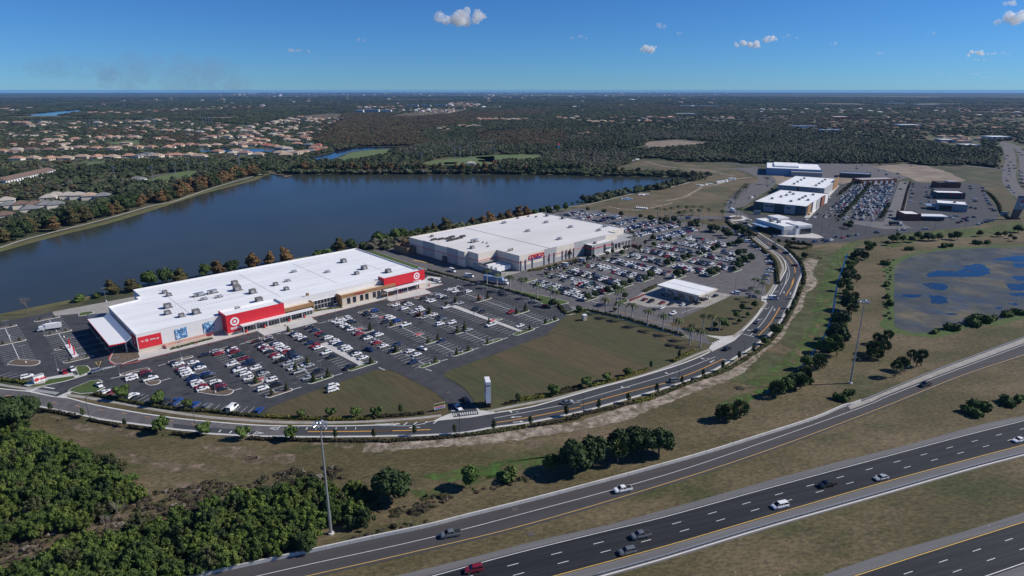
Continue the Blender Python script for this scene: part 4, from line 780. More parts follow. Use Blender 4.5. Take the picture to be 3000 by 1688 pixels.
rm.ribbon(smooth_line(PL(zh, '1880,60 1950,130 1995,260 1985,400 1985,560 2080,700 2260,830 2500,960'), 4), 16, .05); rm.ribbon(smooth_line(PL(zh, '1820,60 2000,100 2120,180 2160,320 2190,520 2300,700'), 4), 11, .051); rm.ribbon(PL(zh, '1440,375 1880,415 2169,420 2400,430'), 14, .052)
struct('avenue_road', rm, M['asphalt_old'])
rm = MB()
for f, s, w_ in [(zC, '500,560 650,540 860,520 1040,525 1200,545 1400,600 1560,620', 7), (zh, '-1500,340 0,345 400,362 1100,372 1440,378', 7), (zA, '540,915 800,870 960,855', 5), (zA, '1090,820 1300,770 1500,740', 6), (zC, '2000,662 2174,668 2400,700', 9), (zB, '870,430 1240,400', 3)]: rm.ribbon(smooth_line(PL(f, s), 4), w_, .035)
struct('distant_road', rm, M['asphalt_old'])
def bld(name, label, a, b, depth, h, mw, mr, cat='building', par=.5, base=None, flip=1):
    """Flat-roofed building on the surveyed front edge a-b."""
    t = thing(name, (0, 0, 0), label=label, cat=cat); ang = math.atan2(b[1] - a[1], b[0] - a[0]); f = Fr(a, ang); L = math.dist(a, b)
    fp_ = [f(0, 0), f(L, 0), f(L, depth), f(0, depth)]
    child(t, 'wall', walls(fp_, 0, h, .35), M[mw]); child(t, 'roof', MB().poly(inset(fp_, .3), h - par), M[mr]); t['label'] = label
    return t, f, L
t, f, L = bld('retail_store', 'flat white-roofed shop block with dark and grey panels beside the roundabout', (244, 634), (284, 604), 99, 9, 'wall_dark', 'roof_white')
for k in (1, 3): child(t, 'wall_panel', MB().box(f, L * k / 5, L * (k + 1) / 5, -.2, 0, 0, 9.02), M['wall_grey'])
for k in (1.15, 1.6, 3.2): child(t, 'window', MB().box(f, L * k / 5, L * k / 5 + 3.4, -.28, -.2, 5, 6.4), M['black'])
for k in range(5): child(t, 'side_panel', MB().box(f, L, L + .4 + .5 * (k % 2), 4 + k * 19, 18 + k * 19, 0, 9.6 + .8 * (k % 2)), M[['brown', 'wall_white', 'wall_grey', 'brick', 'wall_white'][k]])
text('sign_lettering', 'BEST', (*f(L + .9, 30), 7.2), R(90), math.atan2(f.v[1], f.v[0]), 2.4, M['blue_text'], t, off=.05) if 0 else None
for u, v in ((14, 82), (20, 72), (16, 60), (14, 46), (10, 28), (34, 64), (34, 52), (34, 38), (30, 22), (42, 40), (38, 80)): roof_unit(f, u, v, 8.51, .9, t)
t, f, L = bld('retail_store', 'farther white-roofed store behind the panelled shop block', (312, 743), (353.5, 714.5), 100, 10, 'wall_grey', 'roof_white')
child(t, 'wall_panel', MB().box(f, L * .42, L * .46, -.2, 0, 0, 10), M['brick']); child(t, 'side_panel', MB().box(f, L, L + .5, 60, 95, 0, 13), M['brown'])
for k in range(4): roof_unit(f, 14, 18 + k * 20, 9.51, .9, t); roof_unit(f, 38, 18 + k * 20, 9.51, .9, t)
t, f, L = bld('bank_branch', 'modern white building with glass corner and drive-through awning', (226.5, 517), (251, 525), 36, 7.6, 'wall_white', 'roof_white')
child(t, 'entrance_block', MB().box(f, 11, 27, -2, 12, 0, 6.2).box(f, 13, 27, -2.3, 13, 6.2, 7.9), M['wall_white']); child(t, 'glazing', MB().box(f, 15.5, 26.6, -2.35, -2, .4, 4.9), M['glass']); child(t, 'dark_wall_panel', MB().box(f, .4, 7, -.15, 0, 0, 4.6), M['wall_grey']); child(t, 'side_glazing', MB().box(f, -.15, 0, 2, 33, 0, 4.4), M['black']); child(t, 'awning', MB().box(f, -8, -.15, 14, 32, 4.2, 4.8), M['bluegrey'])
for u, v in ((8, 16), (6, 22), (9, 27)): roof_unit(f, u, v, 7.11, 1.0, t)
child(t, 'rear_parapet', MB().box(f, 14, 26, 24, 38, 7.6, 9.2), M['wall_white']); sheet('bank_plaza', PL(zg, '760,800 1180,790 1300,820 1360,850 1280,862 1000,850 780,830'), .064, 'concrete')
t, f, L = bld('restaurant', 'dark brick restaurant at the top of the restaurant row', zh(1075, 652), zh(1360, 655), 16, 6.5, 'brick', 'wall_dark'); child(t, 'roof_screen', MB().box(f, L * .5, L * .95, 3, 12, 6, 7.5), M['wall_grey']); child(t, 'window', MB().box(f, 3, L * .4, -.15, 0, 1, 3.5), M['glass'])
t, f, L = bld('restaurant', 'dark grey restaurant with round red signs on its wall', zh(1055, 790), zh(1415, 800), 17, 7, 'wall_dark', 'roof_white')
for k in (.5, .68, .88): disc(f, L * k, -.1, 4.6, 1.3, .001, M['red_text'], t, 'round_sign', n_=16)
t, f, L = bld('restaurant', 'grey restaurant with bright white roof and tall windows', zh(1050, 935), zh(1440, 965), 22, 7.5, 'wall_grey', 'roof_white'); child(t, 'window', MB().box(f, 2, L * .5, -.15, 0, .6, 5.2), M['glass']); child(t, 'side_awning', MB().box(f, -9, 0, 2, 14, 3.4, 3.8), M['bluegrey']); roof_unit(f, 15, 10, 7.01, .8, t); roof_unit(f, 26, 12, 7.01, .8, t)
t, f, L = bld('restaurant', 'brick restaurant with long white pergola roof beside the concrete lane', zh(640, 1070), zh(850, 1075), 17, 6.5, 'brick', 'roof_white'); child(t, 'pergola', MB().box(f, L, L * 2.7, 2, 14, 3.6, 4.4), M['canopy_white']); child(t, 'dining_wall', MB().box(f, L, L * 2.6, 5, 13, 0, 3.6), M['wall_dark'])
t, f, L = bld('brick_shop_row', 'low grey-roofed brick building under construction behind the crowded lot', zh(100, 615), zh(548, 600), 18, 6.5, 'brick', 'wall_grey')
for k in range(6): child(t, 'doorway', MB().box(f, 3 + k * L / 6.4, 6.5 + k * L / 6.4, -.2, 0, 0, 4.2), M['canopy_white'])
t, f, L = bld('unfinished_store', 'large blue-grey store under construction with a curved white roof', F(1927, 440), F(2066, 446), 78, 10, 'bluegrey', 'roof_white'); child(t, 'front_block', MB().box(f, L * .45, L, -10, 0, 0, 7), M['wall_grey']); child(t, 'upper_roof', MB().box(f, 10, L * .6, 20, 70, 9.6, 11.5), M['roof_white'])
t, f, L = bld('open_shed', 'long dark open shed between the unfinished store and brick row', F(2112, 446), F(2190, 450), 24, 6, 'wall_dark', 'metal')
for nm, lb, x0, x1, y, d, h, mw, mr in [('office_building', 'wide blue-white office block at the edge of the distant wood', 2905, 2965, 412, 40, 9, 'wall_white', 'roof_white'), ('office_building', 'low white-roofed office block nearest the curved avenue', 2828, 2872, 433, 30, 6, 'wall_white', 'roof_white'), ('office_building', 'grey flat office block left of the white ones', 2760, 2800, 420, 30, 8, 'wall_grey', 'roof_white'),
       ('warehouse_shed', 'long pale warehouse roof far off, left one of two', 1995, 2045, 313, 60, 9, 'wall_white', 'bluegrey'), ('warehouse_shed', 'long pale warehouse roof far off, right one of two', 2055, 2108, 314, 60, 9, 'wall_white', 'bluegrey'), ('warehouse_shed', 'thin bright white warehouse roof in the distant forest', 1982, 2040, 337, 40, 7, 'wall_white', 'roof_white'),
       ('red_shop', 'distant store with red front wall under a white roof', 2448, 2492, 349, 60, 9, 'red', 'roof_white'), ('warehouse_shed', 'long white industrial roof near the right horizon', 2690, 2760, 309, 90, 9, 'wall_white', 'roof_white'), ('warehouse_shed', 'pale industrial shed left of the white industrial roof', 2600, 2660, 306, 80, 9, 'wall_white', 'bluegrey'), ('warehouse_shed', 'small blue-roofed shed above the restaurant row', 2330, 2395, 376, 35, 7, 'wall_white', 'bluegrey'), ('warehouse_shed', 'blue-roofed shed right of the small one', 2410, 2470, 388, 35, 7, 'wall_white', 'bluegrey'), ('warehouse_shed', 'white shed at the edge of the brown meadow', 2640, 2700, 372, 40, 7, 'wall_white', 'roof_white'),
       ('apartment_block', 'long pale four-storey block farthest back beyond the brown wood', 1192, 1225, 314, 30, 15, 'wall_white', 'bluegrey'), ('apartment_block', 'middle pale four-storey block beyond the brown wood', 1234, 1262, 314, 30, 15, 'wall_white', 'bluegrey'), ('apartment_block', 'right-hand pale four-storey block beyond the brown wood', 1272, 1308, 313, 30, 15, 'wall_white', 'bluegrey'),
       ('apartment_block', 'white apartment block at the left end of the new estate', 1042, 1064, 330, 26, 13, 'wall_white', 'roof_white'), ('apartment_block', 'long white apartment block second from the estate left end', 1068, 1110, 328, 26, 13, 'wall_white', 'wall_grey'), ('apartment_block', 'blue-grey apartment block third from the estate left end', 1116, 1146, 330, 26, 13, 'wall_white', 'bluegrey')]:
    t, f, L = bld(nm, lb, G(x0, y), G(x1, y), d, h, mw, mr)
    if 'apartment' in nm or 'office' in nm:
        for k in range(max(2, int(L / 12))): child(t, 'window_bay', MB().box(f, 4 + k * 12, 8 + k * 12, -.3, 0, 1, h - 1.5), M['glass'])

# ---------------------------------------------------------------- houses
MM('tile_terra', (.40, .225, .155), .85, var=.15, scale=.3); MM('tile_tan', (.42, .31, .23), .85, var=.15, scale=.3); MM('tile_brown', (.17, .115, .09), .85, var=.2, scale=.3); MM('tile_grey', (.20, .20, .20), .85, var=.2, scale=.3); MM('tile_pale', (.42, .37, .32), .85, var=.1, scale=.3); MM('tile_red', (.38, .13, .09), .85, var=.1, scale=.3)
TILE = dict(terracotta='tile_terra', tan='tile_tan', brown='tile_brown', grey='tile_grey', pale='tile_pale', red='tile_red')
_hm = {}
def house_mesh(kind, tile, wall):
    k = (kind, tile, wall)
    if k in _hm: return _hm[k]
    L, W, H = [(19, 13, 3.1), (22, 12, 3.1), (15, 12, 4.8)][kind]; I = Fr((0, 0), 0)
    w_ = MB().box(I, -L / 2, L / 2, -W / 2, W / 2, 0, H); w_.box(I, L / 2 - 7, L / 2 - 1, -W / 2 - 4, -W / 2, 0, H)
    g_ = MB(); r = MB()
    def hip(u0, u1, v0, v1, z0_, rise, axis='u'):
        e = .7; u0 -= e; u1 += e; v0 -= e; v1 += e; m_ = min(u1 - u0, v1 - v0) / 2
        a, b = ((u0 + m_, (v0 + v1) / 2), (u1 - m_, (v0 + v1) / 2)) if u1 - u0 > v1 - v0 else (((u0 + u1) / 2, v0 + m_), ((u0 + u1) / 2, v1 - m_))
        vs_ = [(u0, v0, z0_), (u1, v0, z0_), (u1, v1, z0_), (u0, v1, z0_), (*a, z0_ + rise), (*b, z0_ + rise)]
        r.add(vs_, [(0, 1, 5, 4), (1, 2, 5), (2, 3, 4, 5), (3, 0, 4)] if u1 - u0 > v1 - v0 else [(0, 1, 4), (1, 2, 5, 4), (2, 3, 5), (3, 0, 4, 5)])
    hip(-L / 2, L / 2, -W / 2, W / 2, H, 3.4); hip(L / 2 - 7, L / 2 - 1, -W / 2 - 4, -W / 2 + 4, H, 1.9)
    wn = MB()
    for x in (-L / 2 + 2, -L / 2 + 6, -L / 2 + 10): wn.box(I, x, x + 1.8, -W / 2 - .08, -W / 2, 1, 2.4)
    _hm[k] = (w_.mesh('house_wall', M[wall]), r.mesh('house_roof', M[TILE[tile]]), wn.mesh('house_windows', M['glass'])); return _hm[k]
HOUSES = []
def house(p, rz, tile, wall, kind, label, group, sc=1.0):
    t = thing('house', (p[0], p[1], 0), rz, label, 'house', group); t.scale = (sc, sc, sc); a, b, c = house_mesh(kind, tile, wall)
    inst('wall', a, t); inst('roof', b, t); inst('window', c, t); HOUSES.append((p[0], p[1])); return t
HR = [('row facing the lower fairway', 'W', '52,469 100,467 148,469 195,468 242,464 286,464 331,464 380,461 411,462 438,457 462,461 500,459 518,459 556,458 586,462 638,448 683,453 719,452', 'terracotta tan terracotta tan tan terracotta tan terracotta grey grey tan terracotta terracotta tan tan terracotta pale terracotta'),
      ('row above the lower fairway', 'W', '7,447 52,443 41,450 93,442 145,443 190,438 235,436 283,438 331,438 407,435 445,435 493,435 524,429 559,428 600,431 635,429 687,424 718,426 742,424', None), ('third row up the left shore', 'W', '141,414 169,414 221,411 290,407 321,403 345,405 380,402 400,405 618,404 638,402 666,402 707,404 728,402', None),
      ('fourth row up the left shore', 'W', '452,383 483,385 500,386 552,385 587,390 614,383 642,378 656,388 683,388 714,386 735,374 738,388 715,398 700,378', None), ('thin row in front of the power poles', 'W', '10,362 52,362 76,362 128,362 286,362 345,360 376,357 404,360 428,359 459,354 480,352', None),
      ('row across the canal bend', 'W', '715,423 735,428 760,424 752,411 775,414 799,397 820,400 842,404 843,412 862,415 870,425 900,409 884,395 830,388 860,379 805,384 780,380 905,392', None), ('cluster on the canal point', 'W', '842,440 826,437 852,450 838,458 905,428 922,437 933,430 948,440 872,452 893,450 912,447 928,446 757,457 820,452 784,430 805,433', 'pale pale pale tan grey terracotta red terracotta tan tan grey red tan tan red terracotta'),
      ('row behind the brown cypress grove', 'W', '805,360 822,356 842,358 850,350 868,353 880,345 893,348 905,357 918,352 927,344 938,351 948,347', None), ('distant row below the blue river', 'W', '262,333 280,331 301,334 325,330 345,333 372,335 390,331 410,332 436,326 455,329 478,324 505,326', None), ('distant row right of the blue river', 'W', '515,322 540,320 560,323 583,318 604,320 625,316 645,318 662,315 685,317 705,313 728,316', None),
      ('cluster inside the brown wood', 'E', '1286,381 1300,378 1312,384 1296,388 1345,372 1360,370 1374,374 1388,371 1400,373', None), ('distant row behind the small blue pond', 'E', '1404,351 1418,352 1434,352 1452,352 1470,351 1486,354 1502,352 1518,353 1540,352', None), ('long distant row right of centre', 'E', '1635,347 1655,349 1676,350 1690,345 1725,358 1745,360 1765,358 1790,359 1902,346 1920,345 1940,348 1962,346 2065,348 2090,349 2115,347 2140,350 1900,358 1930,358', None), ('gatehouse cluster above the park road', 'E', '1700,396 1722,394 1745,397', None)]
def hs_label(i, tile, row): return f'{tile}-roofed house, {nth(i)} from the left in the {row}'
for row, side, s, cols in HR:
    pts = sorted((tuple(map(float, q.split(','))) for q in s.split())) if cols is None else [tuple(map(float, q.split(','))) for q in s.split()]
    cc = cols.split() if cols else [random.choice(['terracotta', 'terracotta', 'tan', 'tan', 'tan', 'pale', 'brown']) for _ in pts]
    if cols: pts, cc = zip(*sorted(zip(pts, cc)))
    for i, (q, c_) in enumerate(zip(pts, cc)):
        far = q[1] < 365; house(G(*q), random.choice([0, R(90), R(180), R(20), R(-20), R(160)]), c_, random.choice(['cream', 'beige', 'beige']), random.choice([0, 1, 0]), hs_label(i + 1, c_, row), 'tile-roofed houses, ' + row, 1.12 if not far else 1.35)
for i, (x, y, c_) in enumerate([(420, 985, 'pale'), (480, 965, 'pale'), (585, 965, 'pale'), (670, 965, 'pale'), (770, 970, 'tan'), (880, 970, 'grey')]): house(zA(x, y), R(205), c_, 'cream', 2, f'two-storey {c_}-roofed townhouse, {nth(i + 1)} from the left along the small park pond', 'townhouses by the park pond', 1.0)
for i, (x, y, c_) in enumerate([(90, 1050, 'grey'), (190, 1045, 'brown'), (300, 1045, 'brown'), (400, 1045, 'grey'), (480, 1045, 'grey'), (260, 1085, 'grey'), (50, 1140, 'brown'), (60, 1010, 'pale')]): house(zA(x, y), R(215), c_, 'cream', 2, f'two-storey {c_}-roofed townhouse, {nth(i + 1)} in the street left of the pond', 'townhouses in the left street', 1.0)
t, f, L = bld('townhouse_terrace', 'long white terrace with a dark brown roof near the left edge', zA(60, 860), zA(480, 760), 16, 7, 'wall_white', 'brown', par=-.3)
rf = MB(); vs_ = [P3(f, -1, -1, 7.2), P3(f, L + 1, -1, 7.2), P3(f, L + 1, 17, 7.2), P3(f, -1, 17, 7.2), P3(f, 4, 8, 11), P3(f, L - 4, 8, 11)]; rf.add(vs_, [(0, 1, 5, 4), (1, 2, 5), (2, 3, 4, 5), (3, 0, 4)]); child(t, 'hip_roof', rf, M['tile_brown'])
for k in range(int(L / 6)): child(t, 'window', MB().box(f, 2 + k * 6, 4.4 + k * 6, -.1, 0, 1, 6), M['glass'])
t = thing('park_pavilion', at0(zA(1170, 815)), R(10), 'white park pavilion with grey hip roof by the sports field', 'pavilion'); a, b, c = house_mesh(0, 'grey', 'wall_white'); inst('wall', a, t); inst('roof', b, t)
t = thing('park_pavilion', at0(zB(1970, 672)), R(10), 'white-roofed shelter beside the red clay ball field', 'pavilion'); inst('wall', house_mesh(0, 'pale', 'wall_white')[0], t); inst('roof', house_mesh(0, 'pale', 'wall_white')[1], t); t.scale = (.8, .8, .8)
q = zC(686, 552); t = thing('lookout_tower', at0(q), 0, 'small white tower with a red roof beside the park road', 'tower'); I = Fr((0, 0), 0)
child(t, 'tower_body', MB().box(I, -2.5, 2.5, -2.5, 2.5, 0, 11), M['wall_white']); child(t, 'tower_roof', MB().add([(-3.2, -3.2, 11), (3.2, -3.2, 11), (3.2, 3.2, 11), (-3.2, 3.2, 11), (0, 0, 14)], [(0, 1, 4), (1, 2, 4), (2, 3, 4), (3, 0, 4)]), M['red'])
q = G(1758, 272); t = thing('water_tower', at0(q), 0, 'tiny white water tower on the horizon', 'water tower')
wm = MB(); wm.tube((0, 0, 0), (0, 0, 30), 5, 4, 10); bm_ = bmesh.new(); bmesh.ops.create_icosphere(bm_, subdivisions=2, radius=26); me = bpy.data.meshes.new('tank'); bm_.to_mesh(me); bm_.free(); me.materials.append(M['white_paint']); child(t, 'tower_stem', wm, M['white_paint']); inst('tank', me, t, (0, 0, 44), 0, (1, 1, .8))
t = thing('radio_mast', at0(G(1019, 293)), 0, 'thin pale mast rising over the distant forest', 'mast'); child(t, 'mast', MB().tube((0, 0, 0), (0, 0, 75), 2.2, 1.2, 6), M['white_paint'])

# ---------------------------------------------------------------- vehicles
PAINT = dict(W=('white', (.84, .84, .84)), K=('black', (.014, .015, .018)), S=('silver', (.40, .42, .44)), G=('grey', (.14, .155, .17)), R=('red', (.34, .012, .018)), M=('maroon', (.20, .012, .022)), B=('blue', (.012, .06, .26)), N=('dark blue', (.012, .028, .085)), D=('dark green', (.02, .055, .05)))
for k, (n_, c_) in PAINT.items(): MM('paint_' + k, c_, .28, spec=.6); M['paint_' + k].node_tree.nodes['Principled BSDF'].inputs['Coat Weight'].default_value = .5
MM('tyre', (.018, .018, .019), .85); MM('rim', (.30, .30, .31), .35, metal=.6); MM('lamp_lens', (.75, .75, .72), .15); MM('tail_lens', (.35, .01, .01), .25); MM('car_glass', (.010, .013, .017), .06, spec=.8)
CT = dict(s=dict(n='sedan', L=4.75, W=1.84, zb=.28, low=[(-2.37, .60, .80), (-2.3, .88, .86), (-1.7, .96, .90), (1.0, .93, .91), (1.9, .80, .88), (2.3, .66, .80), (2.37, .50, .72)], cab=(-2.0, 1.15, -1.15, .30, .94, 1.44)),
          u=dict(n='suv', L=4.75, W=1.92, zb=.32, low=[(-2.37, .70, .84), (-2.32, 1.02, .90), (-1.5, 1.08, .95), (1.1, 1.05, .95), (1.9, .98, .92), (2.3, .82, .84), (2.37, .6, .78)], cab=(-2.28, 1.25, -1.95, .42, 1.05, 1.70)),
          p=dict(n='pickup', L=5.7, W=2.0, zb=.42, low=[(-2.85, 1.02, .94), (-2.8, 1.22, .97), (-.8, 1.22, .99), (1.5, 1.18, .98), (2.5, 1.10, .95), (2.8, .95, .88), (2.85, .65, .82)], cab=(-.85, 1.65, -.62, .80, 1.18, 1.86)),
          v=dict(n='minivan', L=5.1, W=1.96, zb=.30, low=[(-2.55, .7, .88), (-2.5, 1.05, .94), (-1.5, 1.08, .97), (1.4, 1.04, .97), (2.1, .92, .92), (2.45, .74, .82), (2.55, .5, .75)], cab=(-2.48, 1.75, -2.25, .62, 1.05, 1.76)),
          x=dict(n='van', L=5.9, W=2.05, zb=.38, low=[(-2.95, .8, .98), (-2.9, 1.3, 1.0), (1.2, 1.3, 1.0), (2.2, 1.15, .98), (2.8, .95, .9), (2.95, .6, .82)], cab=(-2.9, 2.2, -2.85, 1.35, 1.3, 2.45)))
_cm = {}
def car_meshes(ty):
    if ty in _cm: return _cm[ty]
    c = CT[ty]; b = MB(); st_ = c['low']; n_ = len(st_); hw = c['W'] / 2; vs = []
    for x, zt, wf in st_: vs += [(x, -hw * .96 * min(1, wf + .08), c['zb']), (x, -hw * min(1, wf + .07), (c['zb'] + zt) / 2 + .06), (x, -hw * wf * .93, zt), (x, hw * wf * .93, zt), (x, hw * min(1, wf + .07), (c['zb'] + zt) / 2 + .06), (x, hw * .96 * min(1, wf + .08), c['zb'])]
    fs = []
    for i in range(n_ - 1):
        for k in range(5): a = i * 6 + k; fs.append((a, a + 1, a + 7, a + 6)[::-1])
        fs.append((i * 6, i * 6 + 6, i * 6 + 11, i * 6 + 5)[::-1])
    fs += [(0, 1, 2, 3, 4, 5)[::-1], tuple(range(6 * n_ - 6, 6 * n_))]; b.add(vs, fs)
    x0, x1, r0, r1, zb_, zt = c['cab']; wb, wt = hw * .86, hw * .70
    if ty == 'x': wb, wt = hw * .96, hw * .86
    g_ = MB(); base = [(x0, -wb, zb_ - .03), (x1, -wb, zb_ - .03), (x1, wb, zb_ - .03), (x0, wb, zb_ - .03)]; top = [(r0, -wt, zt - .05), (r1, -wt, zt - .05), (r1, wt, zt - .05), (r0, wt, zt - .05)]
    g_.add(base + top, [(0, 1, 5, 4), (1, 2, 6, 5), (2, 3, 7, 6), (3, 0, 4, 7)])
    o_ = .03; b.add([(r0 - o_, -wt - o_, zt - .06), (r1 + o_, -wt - o_, zt - .06), (r1 + o_, wt + o_, zt - .06), (r0 - o_, wt + o_, zt - .06), (r0 + .15, -wt + .12, zt), (r1 - .18, -wt + .12, zt), (r1 - .18, wt - .12, zt), (r0 + .15, wt - .12, zt)], [(0, 1, 5, 4), (1, 2, 6, 5), (2, 3, 7, 6), (3, 0, 4, 7), (4, 5, 6, 7), (3, 2, 1, 0)])
    def pillar(p, q, w_, sgn):
        p, q = Vector(p), Vector(q); p.y += sgn * .025; q.y += sgn * .02; vs_ = [(p.x - w_, p.y, p.z), (p.x + w_, p.y, p.z), (q.x + w_, q.y, q.z), (q.x - w_, q.y, q.z)]; b.add(vs_, [(0, 1, 2, 3) if sgn < 0 else (3, 2, 1, 0)])
    for s in (-1, 1):
        for t_ in ((0, .05), (.5, .06), (1, .05)) + (((.76, .05),) if ty in 'uvp' else ()):
            xb = x0 + (x1 - x0) * t_[0]; xt = r0 + (r1 - r0) * t_[0]; pillar((xb, s * wb, zb_), (xt, s * wt, zt - .05), t_[1], s)
        if ty == 'x': pillar(((x0 - .4) * .5, s * wb, zb_), ((r0 - .4) * .5, s * wt, zt - .05), 1.25, s)
    wh = MB(); wh.tube((0, -.11, 0), (0, .11, 0), .34, n=14); ho = MB(); ho.tube((0, -.125, 0), (0, .125, 0), .20, n=10)
    L2 = c['L'] / 2; zl = (c['zb'] + st_[-2][1]) / 2 + .1; I = Fr((0, 0), 0)
    hl = MB().box(I, L2 - .12, L2 - .01, -.18, .18, zl - .07, zl + .08); tl = MB().box(I, -L2 - .01, -L2 + .08, -.15, .15, zl + .05, zl + .3)
    bl_ = MB().box(I, -2.72, -.95, -.82, .82, 1.225, 1.235) if ty == 'p' else None
    mr_ = MB().box(I, x1 - .55, x1 - .35, -.09, .09, zb_ + .02, zb_ + .18)
    r = dict(body=b, glass=g_, wheel=wh.mesh('wheel', M['tyre']), rim=ho.mesh('rim', M['rim']), head=hl.mesh('headlight', M['lamp_lens']), tail=tl.mesh('taillight', M['tail_lens']), liner=bl_.mesh('bed_liner', M['tyre']) if bl_ else None, wx=(c['L'] * .31, c['L'] * .30), hw=hw, c=c, mirror=mr_,
             gm=g_.mesh('windows', M['car_glass']), bms={})
    _cm[ty] = r; return r
def car(p, rz, col, ty, label, cat=None, group=None, detail=False, name=None, parts=True):
    r = car_meshes(ty); c = r['c']
    if col not in r['bms']:
        me = r['body'].mesh(c['n'] + '_body', M['paint_' + col]); r['bms'][col] = me
    t = thing(name or c['n'], (p[0], p[1], .06), rz, label, cat or c['n'], group)
    inst('body', r['bms'][col], t); inst('windows', r['gm'], t)
    if parts:
        for sx, wx in ((1, r['wx'][0]), (-1, r['wx'][1])):
            for sy in (-1, 1):
                w_ = inst('wheel', r['wheel'], t, (sx * wx, sy * (r['hw'] - .11), .34))
                if detail: inst('rim', r['rim'], w_)
    if r['liner']: inst('bed_liner', r['liner'], t)
    if detail:
        for sy in (-1, 1): inst('headlight', r['head'], t, (0, sy * r['hw'] * .68, 0)); inst('taillight', r['tail'], t, (0, sy * r['hw'] * .74, 0))
        if 'mm' + col not in r: r['mm' + col] = r['mirror'].mesh('mirror', M['paint_' + col])
        for sy in (-1, 1): inst('mirror', r['mm' + col], t, (0, sy * (r['hw'] + .02), 0))
    return t
def merged_cars(lst, name, label):
    """Everything past the nearest three hundred parked cars, as one mass."""
    keys = list(PAINT); mats_ = [M['paint_' + k] for k in keys] + [M['car_glass'], M['tyre']]; V = []; Fc = []; Mi = []; off_ = 0; I = Fr((0, 0), 0); proto = {}
    for ty in CT:
        r = car_meshes(ty); wb_ = MB()
        for sx in (1, -1):
            for sy in (-1, 1): wb_.tube((sx * r['wx'][0], sy * (r['hw'] - .22), .34), (sx * r['wx'][0], sy * r['hw'], .34), .34, n=6)
        proto[ty] = [(np.array(m_.v), m_.f) for m_ in (r['body'], r['glass'], wb_)]
    for p, rz, col, ty in lst:
        ca, sa = math.cos(rz), math.sin(rz)
        for k, (v, f_) in enumerate(proto[ty]):
            V.append(np.c_[v[:, 0] * ca - v[:, 1] * sa + p[0], v[:, 0] * sa + v[:, 1] * ca + p[1], v[:, 2] + .06]); Fc += [tuple(i + off_ for i in q) for q in f_]; Mi += [keys.index(col) if k == 0 else len(keys) + k - 1] * len(f_); off_ += len(v)
    me = bpy.data.meshes.new(name); me.from_pydata(np.concatenate(V).tolist(), [], Fc)
    for m_ in mats_: me.materials.append(m_)
    me.polygons.foreach_set('material_index', Mi); o = bpy.data.objects.new(name, me); COL.objects.link(o); tag(o, label, 'parked cars', None, 'stuff'); return o
TYN = dict(s='sedan', u='suv', p='pickup', v='minivan', x='van')
